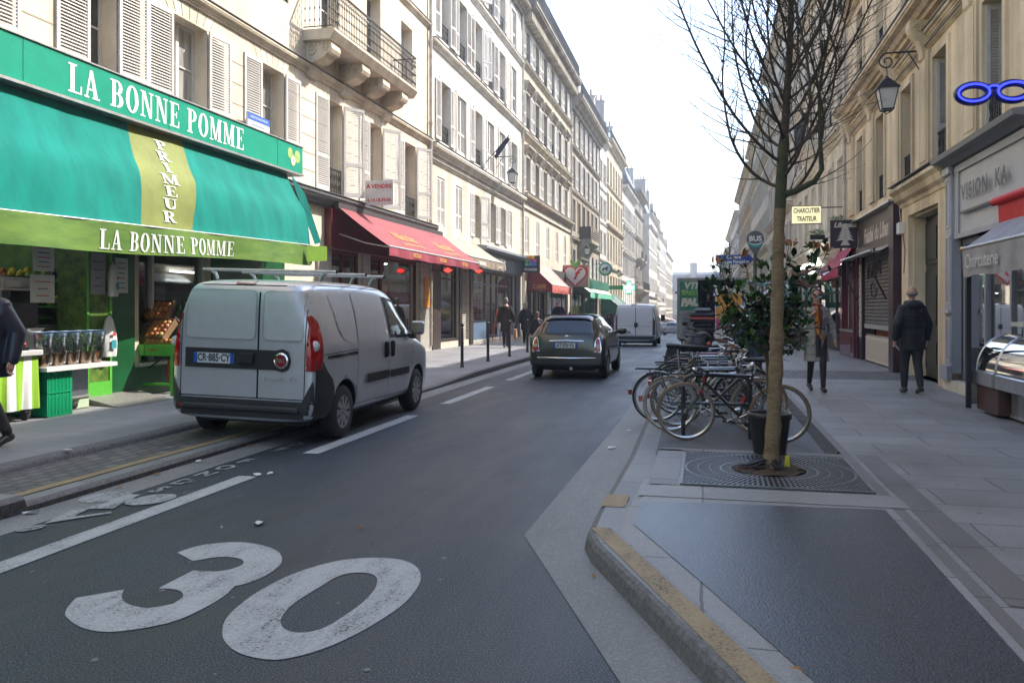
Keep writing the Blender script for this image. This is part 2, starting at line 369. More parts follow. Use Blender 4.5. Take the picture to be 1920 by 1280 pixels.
# road
b = MB(); strip(b, -5.2, 3.0, YS, 0, asphalt); struct(b.build("road"))
# gutters
b = MB(); strip(b, -5.0, -4.66, YS, .004, gutter_m)
GR = [(-15, 6.0, 6.6), (0.2, .75, 1.35), (1.3, .35, .92), (3.4, -.33, .05), (5.5, -1.20, -.74), (6.5, -1.19, -.75), (11.3, -1.13, -.75), (25.7, -1.22, -.95), (285, -1.22, -.95)]
def lerp_tab(tab, y, c):
    for a, b_ in zip(tab, tab[1:]):
        if y <= b_[0]: t = (y-a[0])/(b_[0]-a[0]); return a[c]+(b_[c]-a[c])*max(0, t)
    return tab[-1][c]
YS2 = sorted(set(YS + [g[0] for g in GR] + [.6, 2.3, 4.5, 5.0, 5.28, 5.6, 8.6, 8.75]))
strip(b, lambda y: lerp_tab(GR, y, 1), lambda y: lerp_tab(GR, y, 2)+.02, YS2, .004, gutter_m); struct(b.build("gutter"))
# left kerb (low loading bay, then full height)
def lk(y):   # kerb height
    return .135 if y < 5.25 else (.075 if y < 15.2 else (.075+.065*min(1, (y-15.2)/2.6)))
b = MB(); Y = sorted(set(YS + [5.24, 5.26, 15.2, 16.5, 17.8])); prof = []
for y in Y:
    h = lk(y); z = gz(y); prof.append([(-5.0, y, z-.02), (-5.0, y, z+h-.03), (-5.025, y, z+h-.008), (-5.06, y, z+h), (-5.2, y, z+h)])
for q in range(4):
    vs = [p[q] for p in prof]+[p[q+1] for p in prof]; n_ = len(prof)
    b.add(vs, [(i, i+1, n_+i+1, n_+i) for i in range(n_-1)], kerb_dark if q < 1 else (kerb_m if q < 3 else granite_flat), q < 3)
struct(b.build("kerb"))
# loading bay: yellow line, cobbles, inner kerb
b = MB(); strip(b, -6.12, -5.2, YS, .075, cobble, 5.25, 14.2); strip(b, -6.12, -5.2, [14.2, 15.2], .075, granite_flat)
strip(b, -6.12, -5.2, YS, .135, left_pave, -15, 5.25); struct(b.build("loading_bay"))
b = MB(); b.poly([(-5.33, 5.42, .0795), (-5.22, 5.42, .0795), (-5.22, 14.1, .0795), (-5.33, 14.1, .0795)], yellow_paint); struct(b.build("yellow_line"))
b = MB(); vs = []
for y in [5.25, 6, 8, 10, 12, 14.2]: vs += [(-6.06, y, .07), (-6.07, y, .115), (-6.10, y, .138), (-6.22, y, .141)]
b.add(vs, [(4*i+k, 4*i+k+4, 4*i+k+5, 4*i+k+1) for i in range(5) for k in range(3)], kerb_m, True); struct(b.build("inner_kerb"))
# left pavement
b = MB(); strip(b, -9.3, -6.2, YS, .14, left_pave); strip(b, -6.2, -5.2, YS, .14, left_pave, 17.8, 285)
vs = []
for y, z in ((14.2, .075), (15.2, .075), (17.8, .14)): vs += [(-6.2, y, .14), (-5.2, y, z)]
b.add(vs, [(0, 1, 3, 2), (2, 3, 5, 4)], left_pave); struct(b.build("left_pavement"))
# right kerb and pavement
KR = [(-15, 6.6, 6.9), (.2, 1.35, 1.6), (1.3, .92, 1.16), (3.4, .05, .27), (5.0, -.66, -.42), (5.28, -.74, -.52), (5.6, -.745, -.53), (8.6, -.75, -.5), (25.7, -.95, -.7), (285, -.95, -.7)]
def rk(y): return .12 if y < 6.0 else (.12-.09*min(1, (y-6.0)/2.5))
b = MB(); Y = sorted(set(YS2+[k[0] for k in KR]+[6.0, 7, 8])); prof = []
for y in Y:
    x = lerp_tab(KR, y, 1); x2 = lerp_tab(KR, y, 2); h = rk(y); z = gz(y)
    prof.append([(x-.02, y, z-.02), (x, y, z+h*.7), (x+.02, y, z+h*.93), (x+.05, y, z+h), (x2, y, z+h)])
for q in range(4):
    vs = [p[q] for p in prof]+[p[q+1] for p in prof]; n_ = len(prof)
    b.add(vs, [(i, i+1, n_+i+1, n_+i) for i in range(n_-1)], kerb_m if q < 3 else granite_flat, q < 3)
struct(b.build("kerb"))
b = MB()
def kx(y): return lerp_tab(KR, y, 2)
strip(b, lambda y: kx(y)-.004, 1.3, YS2, .1195, granite_band, -15, 6.0)
vs = []
for y, h in ((6.0, .12), (7, .12), (8, .12), (8.6, .118)): vs += [(kx(y), y, rk(y)), (-.3, y, h), (1.3, y, .12)]
b.add(vs, [(3*i+k, 3*i+k+1, 3*i+k+4, 3*i+k+3) for i in range(3) for k in range(2)], granite_band)
b.add([(kx(8.6), 8.6, .03), (-.3, 8.6, .118), (1.3, 8.6, .12), (kx(8.6), 8.75, .03), (-.3, 8.78, .035), (1.3, 8.78, .035)], [(0, 1, 4, 3), (1, 2, 5, 4)], kerb_m)
strip(b, 1.3, 1.38, YS, .12, dark_band); strip(b, 1.38, 5.0, YS, .12, granite, -15, 17.6); strip(b, 1.38, 5.0, YS, .12, cobble, 17.6, 20.0); strip(b, 1.38, 5.0, YS, .12, granite, 20.0, 285)
strip(b, 1.22, 1.3, YS, .03, kerb_dark, 8.78, 60, .12)
struct(b.build("right_pavement"))
b = MB(); strip(b, kx, 1.24, YS, .03, bay_m, 8.78, 60); struct(b.build("cycle_parking_bay"))
# dark asphalt patch, tree surround
b = MB(); z = .1245
b.poly([(-.45, 6.17, z), (1.24, 6.3, z), (1.25, 3.9, z), (1.27, 1.5, z), (1.2, .9, z), (.9, 2.05, z), (.41, 3.33, z), (-.05, 4.5, z), (-.46, 5.5, z)][::-1], wet_asphalt)
struct(b.build("asphalt_patch"))
b = MB(); z = .1242
for (x0, x1, y0, y1, m_) in ((-.5, 1.42, 6.36, 6.76, granite_band), (-.45, -.22, 6.8, 8.5, granite_flat), (-.45, 1.3, 8.42, 8.58, dark_band), (1.42, 1.62, 4.4, 8.6, dark_band)):
    b.quad((x0, y0, z), (x1, y0, z), (x1, y1, z), (x0, y1, z), m_)
struct(b.build("tree_surround"))
b = MB()
for (p, q) in (((-.735, 5.95), (-.56, 6.35)),): b.quad((p[0], p[1], .1235), (q[0], p[1], .1235), (q[0], q[1], .1225), (p[0], q[1], .1215), yellow_paint)
pts = [(.98, 1.3), (.12, 3.4), (-.28, 4.35), (-.6, 5.1), (-.7, 5.35)]
for p, q in zip(pts, pts[1:]): b.quad((p[0]-.02, p[1], .1235), (q[0]-.02, q[1], .1235), (q[0]+.1, q[1]+.03, .1235), (p[0]+.1, p[1]+.03, .1235), yellow_paint)
struct(b.build("yellow_kerb_line"))
# road markings
def flat_poly(b, pts, z, m, holes=()):
    """triangulated planar outline with holes"""
    P = [Vector(p) for p in pts]; E = [(i, (i+1) % len(pts)) for i in range(len(pts))]
    for h in holes:
        o = len(P); P += [Vector(p) for p in h]; E += [(o+i, o+(i+1) % len(h)) for i in range(len(h))]
    v, e, f, *_ = delaunay_2d_cdt(P, E, [], 0, 1e-5)
    def inside(c, poly):
        r = False
        for i in range(len(poly)):
            a, q = poly[i], poly[i-1]
            if (a[1] > c[1]) != (q[1] > c[1]) and c[0] < (q[0]-a[0])*(c[1]-a[1])/(q[1]-a[1])+a[0]: r = not r
        return r
    F = []
    for t in f:
        c = sum((v[i] for i in t), Vector((0, 0)))/len(t)
        if inside(c, pts) and not any(inside(c, h) for h in holes): F.append(tuple(t))
    b.add([(p.x, p.y, z) for p in v], F, m)
def smooth_loop(pts, it=2, sharp=()):
    for _ in range(it):
        o = []
        for i in range(len(pts)):
            a, c = pts[i], pts[(i+1) % len(pts)]
            o += [(a[0]*.75+c[0]*.25, a[1]*.75+c[1]*.25), (a[0]*.25+c[0]*.75, a[1]*.25+c[1]*.75)]
        pts = o
    return pts
def keep_corners(pts):
    o = []
    for i, p in enumerate(pts):
        a, c = pts[i-1], pts[(i+1) % len(pts)]; t = abs((math.atan2(c[1]-p[1], c[0]-p[0])-math.atan2(p[1]-a[1], p[0]-a[0])+PI) % (2*PI)-PI)
        o += [p] if t > .75 else [(p[0]*.75+a[0]*.25, p[1]*.75+a[1]*.25), (p[0]*.75+c[0]*.25, p[1]*.75+c[1]*.25)]
    return o
THREE = [(-3.25,4.61),(-3.24,4.69),(-3.2,4.8),(-3.11,4.87),(-3.02,4.91),(-2.91,4.91),(-2.78,4.87),(-2.65,4.79),(-2.56,4.68),(-2.49,4.54),(-2.47,4.4),(-2.48,4.28),(-2.51,4.17),(-2.55,4.13),(-2.52,4.01),(-2.51,3.88),(-2.52,3.75),(-2.54,3.62),(-2.59,3.54),(-2.66,3.47),(-2.74,3.42),(-2.81,3.4),(-2.9,3.41),(-3.0,3.45),(-3.08,3.5),(-3.14,3.54),(-3.2,3.62),(-3.24,3.7),(-3.27,3.77),(-3.19,3.85),(-3.11,3.94),(-3.07,3.87),(-3.02,3.81),(-2.96,3.76),(-2.88,3.73),(-2.8,3.72),(-2.75,3.76),(-2.71,3.81),(-2.72,3.9),(-2.74,3.94),(-2.79,3.99),(-2.85,4.01),(-2.94,4.0),(-2.94,4.32),(-2.89,4.32),(-2.79,4.33),(-2.74,4.38),(-2.71,4.46),(-2.73,4.53),(-2.79,4.59),(-2.88,4.61),(-2.97,4.58),(-3.05,4.48)]
ZO = [(-2.23,3.5),(-2.32,3.66),(-2.36,3.83),(-2.38,4.07),(-2.35,4.36),(-2.28,4.55),(-2.18,4.71),(-2.01,4.8),(-1.83,4.81),(-1.69,4.71),(-1.6,4.55),(-1.55,4.36),(-1.53,4.1),(-1.56,3.87),(-1.61,3.65),(-1.67,3.49),(-1.74,3.38),(-1.83,3.3),(-1.94,3.3),(-2.06,3.34),(-2.16,3.42)]
ZI = [(-2.05,3.72),(-2.09,3.86),(-2.1,4.01),(-2.08,4.23),(-2.07,4.4),(-2.03,4.49),(-1.92,4.52),(-1.84,4.46),(-1.8,4.37),(-1.76,4.22),(-1.75,4.01),(-1.77,3.82),(-1.79,3.69),(-1.84,3.62),(-1.91,3.6),(-1.98,3.63)]
b = MB(); flat_poly(b, keep_corners(keep_corners(THREE)), .004, white_paint); flat_poly(b, smooth_loop(ZO), .004, white_paint, [smooth_loop(ZI)]); struct(b.build("speed_limit_marking"))
b = MB()
for (y0, y1) in ((-3, 6.85), (8.07, 11.25), (12.75, 15.7), (17.2, 19.9), (21.6, 24.6), (26.3, 29.3), (31, 34)):
    vs = [(-4.18, y0, gz(y0)+.004), (-4.0, y0, gz(y0)+.004), (-4.0, y1, gz(y1)+.006), (-4.18, y1, gz(y1)+.006)]
    b.poly(vs, white_paint)
struct(b.build("lane_marking"))
b = MB()
def ell(cx, cy, a, c, rot, n=28): return [(cx+a*math.cos(t)*math.cos(rot)-c*math.sin(t)*math.sin(rot), cy+a*math.cos(t)*math.sin(rot)+c*math.sin(t)*math.cos(rot)) for t in [2*PI*i/n for i in range(n)]]
flat_poly(b, ell(-4.77, 5.82, .17, .21, -.3), .008, worn_paint); flat_poly(b, ell(-4.35, 5.83, .155, .21, -.3), .008, worn_paint); flat_poly(b, ell(-4.6, 4.88, .06, .1, -.3), .008, worn_paint)
BODY = [(-4.61,5.0),(-4.72,5.39),(-4.65,5.49),(-4.63,5.76),(-4.62,5.95),(-4.54,5.95),(-4.5,5.71),(-4.43,5.5),(-4.55,5.46),(-4.61,5.44),(-4.55,5.22),(-4.38,5.41),(-4.35,5.37),(-4.51,5.15)]
flat_poly(b, BODY, .0085, worn_paint); flat_poly(b, [(-4.78, 4.2), (-4.66, 4.15), (-4.6, 4.62), (-4.68, 4.66)], .008, worn_paint)
struct(b.build("cycle_lane_symbol"))
b = MB()
for ch, y in (("S", 6.16), ("D", 6.48), ("N", 6.83), ("O", 7.15), ("F", 7.5), ("E", 8.22), ("D", 8.56)):
    b.text(ch, .21, worn_paint, Matrix.Translation((-4.52, y, .008)) @ Matrix.Diagonal((1.0, 1.45, 1, 1)), bold=.006)
struct(b.build("lane_lettering"))
b = MB()   # zebra lines far down
for y in (58, 59.6, 61.2, 62.8): b.quad((-4.5, y, gz(y)+.006), (-1.4, y, gz(y)+.006), (-1.4, y+.8, gz(y+.8)+.006), (-4.5, y+.8, gz(y+.8)+.006), white_paint)
struct(b.build("far_crossing"))
# shallow leaf and paper scraps
scrap_w = mat("paper scrap", (.62, .62, .6), .8); leaf_o = mat("dry leaf", (.28, .14, .05), .8)
sp = [(-3.12, 5.35, .09, 'w'), (-4.03, 6.9, .1, 'w'), (-3.93, 6.95, .07, 'w'), (-3.3, 5.18, .02, 'w'), (-2.35, 5.4, .04, 'o'), (-4.95, 7.35, .09, 'w'), (-4.92, 5.22, .1, 'w'), (-4.95, 8.3, .05, 'o'), (-4.93, 6.7, .05, 'o'), (-4.9, 6.15, .05, 'o'), (-1.0, 9.1, .09, 'w'), (-6.1, 6.9, .08, 'w'), (-.93, 10.4, .05, 'w'), (.35, 3.38, .05, 'o'), (-.62, 4.72, .03, 'o')]
for (x, y, s_, k) in sp:
    zz = .02+(.14 if x < -6 else (0 if x < 0 else .13)); a = rnd.random()*6; b = MB(Matrix.Translation((x, y, zz)) @ Matrix.Rotation(a, 4, 'Z'))
    n_ = 7; vs = [(0, 0, .01)]+[(s_*(.35+.5*rnd.random())*math.cos(2*PI*i/n_), s_*(.2+.3*rnd.random())*math.sin(2*PI*i/n_), rnd.random()*s_*.25-.01) for i in range(n_)]
    b.add(vs, [(0, 1+i, 1+(i+1) % n_) for i in range(n_)], scrap_w if k == 'w' else leaf_o)
    tag(b.build("paper_scrap" if k == 'w' else "dry_leaf"), "crumpled white paper scrap lying on the road or by the kerb" if k == 'w' else "small brown dry leaf lying on the road by the kerb", "litter", "white paper scraps on the ground" if k == 'w' else "dry leaves along the kerb")
b = MB(); gum = mat("trodden gum", (.17, .175, .18), .7)
for k in range(260):
    x, y = (rnd.uniform(-4.6, -1.3), rnd.uniform(1.5, 22)) if k < 170 else (rnd.uniform(1.7, 4.2), rnd.uniform(3, 17)); z = .0035 if k < 170 else .1235; s_ = rnd.uniform(.006, .02); b.add([(x+s_*math.cos(a)*rnd.uniform(.7, 1.3), y+s_*math.sin(a)*rnd.uniform(.7, 1.5), z) for a in [2*PI*q/7 for q in range(7)]], [tuple(range(7))], gum)
tag(b.build("gum_spots"), "small pale trodden gum spots scattered over road and pavement", "litter", kind='stuff')
# ================================================================ BUILDINGS
XL, XR = -8.9, 4.3
stoneA = stone_mat("cream render", (.74, .67, .56), .14)
stoneA2 = stone_mat("cream rusticated stone", (.74, .67, .56), .16)
stoneB = stone_mat("pale limestone ashlar", (.70, .66, .58), .2, joint=.012, jh=.34, jw=.62, jdark=.72)
stoneB2 = stone_mat("off white plaster", (.76, .73, .67), .14)
stoneC = stone_mat("weathered limestone", (.52, .475, .39), .28)
stoneC2 = stone_mat("cream plaster", (.64, .59, .50), .18)
stoneD = stone_mat("brown grey stone", (.40, .36, .30), .35)
stoneE = stone_mat("white painted plaster", (.72, .71, .68), .12)
stoneF = stone_mat("sandy limestone", (.60, .53, .41), .22)
stoneH = stone_mat("grey carved stone", (.45, .42, .37), .3)
stoneR = stone_mat("ochre limestone", (.80, .69, .49), .30, dark=(.60, .50, .35))
stoneR2 = stone_mat("pale ochre plaster", (.80, .74, .62), .2)
stoneR3 = stone_mat("warm white stone", (.74, .69, .60), .22)
trimA = stone_mat("cream moulding", (.72, .65, .53), .22)
trimD = stone_mat("soot stained moulding", (.36, .33, .29), .4)
trimR = stone_mat("ochre moulding", (.78, .67, .49), .35)
shut_w = mat("white shutter paint", (.60, .58, .55), .55, amt=.12, scale=3)
shut_g = mat("pale grey shutter paint", (.50, .48, .45), .55, amt=.15, scale=3)
frame_w = mat("white window paint", (.62, .60, .56), .5, amt=.1, scale=4)
glass = glass_mat("window glass")
glassL = glass_mat("curtained glass", cur=(.34, .33, .3), share=.6)
iron = mat("wrought iron", (.018, .018, .02), .5)
zinc = mat("zinc roof", (.22, .255, .30), .45, metal=.3, amt=.25, scale=2, world=True)
slate = mat("slate roof", (.13, .15, .18), .6, amt=.3, scale=3, world=True)
bluewall = stone_mat("blue grey party wall", (.30, .34, .40), .2)
chim_m = stone_mat("chimney render", (.50, .47, .43), .3)
pot_m = mat("terracotta chimney pot", (.32, .16, .10), .8)
pipe_m = mat("drainpipe paint", (.50, .46, .40), .5, amt=.25, scale=4)
lead = mat("lead flashing", (.10, .10, .105), .5, amt=.3, scale=5, world=True)

_W = {}
def casement(w, h, style='v', g=None):
    """frame mesh + pane mesh in the plane x=0, y in 0..w, z in 0..h"""
    k = ('c', round(w, 2), round(h, 2), style, g)
    if k in _W: return _W[k]
    b = MB(); t = .055; m = frame_w
    b.box(-.05, .0, 0, t, 0, h, m); b.box(-.05, .0, w-t, w, 0, h, m); b.box(-.05, .0, t, w-t, h-t, h, m); b.box(-.05, .0, t, w-t, 0, .09, m)
    if w > .75: b.box(-.045, .012, w/2-.045, w/2+.045, .09, h-t, m)
    for q in ((1/3, 2/3) if h > 1.5 else (.5,)): b.box(-.04, -.006, t, w-t, h*q-.015, h*q+.015, m)
    p = MB(); p.quad((-.03, t, .09), (-.03, w-t, .09), (-.03, w-t, h-t), (-.03, t, h-t), g or glass)
    fo = b.build("window"); po = p.build("pane", fo); _W[k] = (fo.data, po.data)
    bpy.data.objects.remove(po); bpy.data.objects.remove(fo); return _W[k]
def put(name, data, parent, loc=(0,0,0), rz=0):
    o = bpy.data.objects.new(name, data); COL.objects.link(o); o.parent = parent; o.location = loc; o.rotation_euler = (0, 0, rz); return o
def window(parent, y, z, w, h, depth=.26, g=None):
    f, p = casement(w, h, 'v', g); o = put("window", f, parent, (-depth, y, z)); put("pane", p, o); return o
def shutter_mesh(w, h, m=None, pitch=.048):
    m = m or shut_w; k = ('s', round(w, 2), round(h, 2), m.name, pitch)
    if k in _W: return _W[k]
    b = MB(); t = .055; d = .034
    b.box(0, d, 0, t, 0, h, m); b.box(0, d, w-t, w, 0, h, m)
    mid = h*.36
    for z0, z1 in ((0, .10), (mid-.04, mid+.04), (h-.08, h)): b.box(.001, d-.001, t, w-t, z0, z1, m)
    for za, zb in ((.10, mid-.04), (mid+.04, h-.08)):
        n = max(1, int((zb-za)/pitch)); p = (zb-za)/n
        for i in range(n):
            z = za+(i+.5)*p
            b.add([(.004, t, z+p*.32), (d-.004, t, z-p*.2), (d-.004, w-t, z-p*.2), (.004, w-t, z+p*.32), (.004, t, z+p*.32-.008), (d-.004, t, z-p*.2-.008), (d-.004, w-t, z-p*.2-.008), (.004, w-t, z+p*.32-.008)], [(0,1,2,3), (4,7,6,5), (1,5,6,2), (0,3,7,4)], m)
    o = b.build("shutter"); _W[k] = o.data; bpy.data.objects.remove(o); return _W[k]
def rail_mesh(w, h, ornate=True, m=None):
    m = m or iron; k = ('r', round(w, 2), round(h, 2), ornate)
    if k in _W: return _W[k]
    b = MB(); b.box(-.02, .02, 0, w, h-.03, h, m); b.box(-.012, .012, 0, w, .02, .045, m)
    n = max(3, int(w/.1))
    for i in range(n+1):
        y = .01+(w-.02)*i/n; b.box(-.008, .008, y-.007, y+.007, .045, h-.03, m)
    if ornate:
        n2 = max(2, int(w/.2))
        for i in range(n2):
            cy = (i+.5)*w/n2
            for cz in (h*.3, h*.68):
                pts = [(0, cy+.065*math.cos(a), cz+.085*math.sin(a)) for a in [2*PI*q/8 for q in range(9)]]; b.tube(pts, .008, m, n=4, cap=False)
                pts = [(0, cy+.03*math.cos(a), cz+.04*math.sin(a)) for a in [2*PI*q/6 for q in range(7)]]; b.tube(pts, .007, m, n=4, cap=False)
    o = b.build("railing"); _W[k] = o.data; bpy.data.objects.remove(o); return _W[k]

def wall_cells(b, y0, y1, z0, z1, holes, m, x=0.0, reveal=.3, rm=None):
    ys = sorted(set([y0, y1]+[h[0] for h in holes]+[h[1] for h in holes])); zs = sorted(set([z0, z1]+[h[2] for h in holes]+[h[3] for h in holes]))
    ys = [y for y in ys if y0-1e-6 <= y <= y1+1e-6]; zs = [z for z in zs if z0-1e-6 <= z <= z1+1e-6]
    for a, c in zip(ys, ys[1:]):
        run = None
        for d, e in zip(zs, zs[1:]):
            ym, zm = (a+c)/2, (d+e)/2
            hit = any(h[0] < ym < h[1] and h[2] < zm < h[3] for h in holes)
            if not hit: run = (run[0], e) if run else (d, e)
            if (hit or e == zs[-1]) and run:
                b.quad((x, a, run[0]), (x, c, run[0]), (x, c, run[1]), (x, a, run[1]), m); run = None
    rm = rm or m
    for h in holes:
        if reveal <= 0: continue
        a, c, d, e = h[:4]; r = x-reveal
        b.quad((x, a, d), (x, a, e), (r, a, e), (r, a, d), rm); b.quad((x, c, e), (x, c, d), (r, c, d), (r, c, e), rm)
        b.quad((x, a, e), (x, c, e), (r, c, e), (r, a, e), rm); b.quad((x, c, d), (x, a, d), (r, a, d), (r, c, d), rm)

def cornice_prof(d, h):
    return [(-.02, 0), (d*.25, 0), (d*.3, h*.2), (d*.45, h*.25), (d*.6, h*.5), (d*.92, h*.58), (d*.92, h*.68), (d, h*.72), (d, h*.9), (d*.96, h*.96), (-.02, h)]
def add_cornice(b, y0, y1, z, d, h, m, cap=None):
    b.prism([(p[0], z+p[1]) for p in cornice_prof(d, h)], y0, y1, m)
    if cap: b.box(-.02, d+.02, y0, y1, z+h+.001, z+h+.02, cap)

def building(name, label, side, Y0, Y1, H, wm, floors, cornices=(), roof=None, tm=None, shops=(), joints=None, sidewall=None, group=None, depth=10, rail_top=None, X=None, pipe=None, base=-.4):
    """floors: dicts z0,z1 and list of windows (y,width,state) in street Y; state letters: o open shutters, c closed shutters, n none, r railing, s sill, p pediment, k moulded frame, h half open"""
    X = X if X is not None else (XL if side == 'L' else XR)
    if side == 'L': t = thing(name, label, 'building', (X, Y0, 0), 0, group); loc = lambda a, c: (a-Y0, c-Y0)
    else: t = thing(name, label, 'building', (X, Y1, 0), PI, group); loc = lambda a, c: (Y1-c, Y1-a)
    L = Y1-Y0; tm = tm or wm; g0 = gz((Y0+Y1)/2)
    holes = []
    for f in floors:
        for (y, w_, st) in f['w']:
            a, c = loc(y, y+w_); holes.append((a, c, f['z0'], f['z1']))
    for s in shops: a, c = loc(s[0], s[1]); holes.append((a, c, s[2], s[3]))
    bands = joints or [(base-5, H, wm)]
    b = MB()
    for (z0, z1, m_) in bands:
        hs = [(h[0], h[1], max(h[2], z0), min(h[3], z1)) for h in holes if h[2] < z1 and h[3] > z0]
        wall_cells(b, 0, L, z0, z1, hs, m_, 0, .34)
    sw = sidewall or wm; zb = base-5
    b.quad((0, 0, zb), (0, 0, H), (-depth, 0, H), (-depth, 0, zb), sw); b.quad((0, L, zb), (-depth, L, zb), (-depth, L, H), (0, L, H), sw); b.quad((-depth, 0, zb), (-depth, 0, H), (-depth, L, H), (-depth, L, zb), sw)
    dk = mat("dark interior", (.02, .02, .02), .9)
    b.build("wall", t)
    b = MB()
    for (z, d, h, *cc) in cornices: add_cornice(b, 0, L, z, d, h, cc[0] if cc else tm, lead)
    for f in floors:
        for (y, w_, st) in f['w']:
            a, c = loc(y, y+w_); z0, z1 = f['z0'], f['z1']
            if 'p' in st:   # pediment hood on brackets
                b.prism([(.0, z1+.18), (.10, z1+.2), (.22, z1+.36), (.30, z1+.42), (.30, z1+.5), (0, z1+.56)], a-.28, c+.28, tm)
                for yy in (a-.2, c+.08): b.prism([(0, z1-.1), (.06, z1-.05), (.18, z1+.2), (0, z1+.2)], yy, yy+.12, tm)
            if 'k' in st:
                b.box(0, .045, a-.14, a-.002, z0, z1+.14, tm); b.box(0, .045, c+.002, c+.14, z0, z1+.14, tm); b.box(0, .045, a-.002, c+.002, z1+.002, z1+.14, tm)
            if 's' in st: b.box(-.02, .09, a-.1, c+.1, z0-.14, z0-.003, tm)
    if b.v: b.build("moulding", t)
    for f in floors:
        for (y, w_, st) in f['w']:
            a, c = loc(y, y+w_); z0, z1 = f['z0'], f['z1']; h = z1-z0; sm_ = f.get('sm', shut_w)
            window(t, a, z0, w_, h, .26, glassL if rnd.random() < .4 else glass)
            sw_ = f.get('sw', w_*.5)
            if 'o' in st:
                md = shutter_mesh(sw_, h, sm_)
                e1, e2 = (rnd.uniform(.0, .1), rnd.uniform(.0, .1))
                if 'h' in st: e2 = .55
                put("shutter", md, t, (.03, a-.005, z0), PI-e1).scale = (-1, 1, 1)
                put("shutter", md, t, (.03, c+.005, z0), -e2)
            if 'c' in st:
                md = shutter_mesh(w_/2-.004, h-.01, sm_)
                put("shutter", md, t, (-.06, a, z0), 0); put("shutter", md, t, (-.06, a+w_/2+.002, z0), 0)
            if 'r' in st: put("railing", rail_mesh(w_, .62 if h > 1.6 else .5), t, (.04 if 'x' in st else -.05, a, z0), 0)
    if roof:
        b = MB(); rh = roof.get('h', 3.2); rs = roof.get('set', 1.6); rm = roof.get('m', zinc); s0 = roof.get('s0', .25)
        b.add([(-s0, 0, H), (-s0, L, H), (-rs, L, H+rh), (-rs, 0, H+rh), (-depth*.5, 0, H+rh+.9), (-depth*.5, L, H+rh+.9), (-depth, L, H), (-depth, 0, H)], [(0,1,2,3), (3,2,5,4), (4,5,6,7), (0,3,4,7), (1,6,5,2)], rm)
        b.quad((0, 0, H), (0, L, H), (-s0, L, H+.001), (-s0, 0, H+.001), lead)
        for i in range(int(L/.7)):
            y = (i+.5)*L/int(L/.7); b.add([(-s0+.03, y-.015, H), (-s0+.03, y+.015, H), (-rs+.03, y+.015, H+rh), (-rs+.03, y-.015, H+rh)], [(0,1,2,3)], rm)
        ro = b.build("roof", t)
        for (y, w_) in roof.get('dormers', ()):
            a, c = loc(y, y+w_); d = MB(); zt = H+rh*.72
            d.box(-rs-.4, -s0-.1, a-.1, c+.1, H+.3, zt, frame_w if roof.get('dw') else rm); d.box(-rs-.5, -s0, a-.18, c+.18, zt+.001, zt+.1, rm)
            do = d.build("dormer", ro); pz = MB(); pz.quad((-s0-.095, a, H+.45), (-s0-.095, c, H+.45), (-s0-.095, c, zt-.12), (-s0-.095, a, zt-.12), glass); pz.build("pane", ro)
        for (y, w_, ch, x0, x1) in roof.get('chim', ()):
            a, c = loc(y, y+w_); d = MB(); d.box(-x1, -x0, a, c, H-.5, H+ch, roof.get('cm', chim_m)); d.box(-x1-.06, -x0+.06, a-.06, c+.06, H+ch+.001, H+ch+.14, chim_m)
            for i in range(int((x1-x0)/.55)): d.lathe([(.11, H+ch+.14), (.09, H+ch+.7), (.12, H+ch+.75)], pot_m, (-x0-.35-i*.5, (a+c)/2, 0), 8)
            d.build("chimney", ro)
    if rail_top:
        z, xx, hh = rail_top; b = MB(); n = int(L/.13)
        b.box(xx-.02, xx+.02, 0, L, z+hh-.04, z+hh, iron); b.box(xx-.015, xx+.015, 0, L, z+.05, z+.08, iron)
        for i in range(n+1): y = L*i/n; b.box(xx-.01, xx+.01, y-.01, y+.01, z, z+hh-.04, iron)
        b.build("railing", t)
    if pipe is not None:
        a, _ = loc(pipe, pipe); b = MB(); b.tube([(.09, a, .3), (.09, a, H)], .055, pipe_m, n=10)
        for z in [1+2.2*i for i in range(int(H/2.2))]: b.tube([(.09, a, z), (.09, a, z+.09)], .07, pipe_m, n=10)
        b.build("drainpipe", t)
    return t, loc

# ---------------------------------------------------------------- left side
Aw = [(1.7, .9, 'o'), (4.7, .9, 'o'), (7.6, .95, 'o'), (10.48, .62, 'o'), (12.45, 1.05, 'o'), (15.36, .98, 'o'), (18.46, .85, 'orh'), (20.95, .95, 'oh'), (23.62, 1.1, 'orh')]
bA, lA = building("apartment_building", "cream rendered apartment building above the green grocer, iron balcony on carved brackets", 'L', -14, 26.1, 17.2, stoneA,
    [dict(z0=4.36, z1=6.62, w=Aw, sw=.62), dict(z0=8.2, z1=10.2, w=[(2, .95, 'nr'), (6, .95, 'nr'), (9.5, .95, 'nr'), (13.2, .95, 'nr'), (15.6, .95, 'nr'), (18.1, 1.0, 'n'), (20.85, .98, 'n'), (23.45, .98, 'n')]),
     dict(z0=11.6, z1=13.6, w=[(y, .95, 'nr') for y in (2, 6, 9.5, 13.2, 15.6, 18.1, 20.85, 23.45)]), dict(z0=14.6, z1=16.3, w=[(y, .9, 'nr') for y in (2, 6, 9.5, 13.2, 15.6, 18.1, 20.85, 23.45)])],
    cornices=[(6.92, .14, .2), (3.95, .32, .3, lead), (10.75, .12, .18), (17.2, .5, .5)], tm=trimA, shops=[(-10, 7.2, .1, 3.6), (7.35, 10.85, .1, 3.5), (11.62, 13.55, 0.62, 2.72), (18.55, 20.45, .62, 3.0), (20.95, 25.0, .3, 3.0)],
    joints=[(-1, 3.6, stoneA2), (3.6, 7.1, stoneA2), (7.1, 17.2, stoneA)], roof=dict(h=3, set=2, chim=[(25.2, .7, 4.5, 1, 6)]), pipe=25.95)
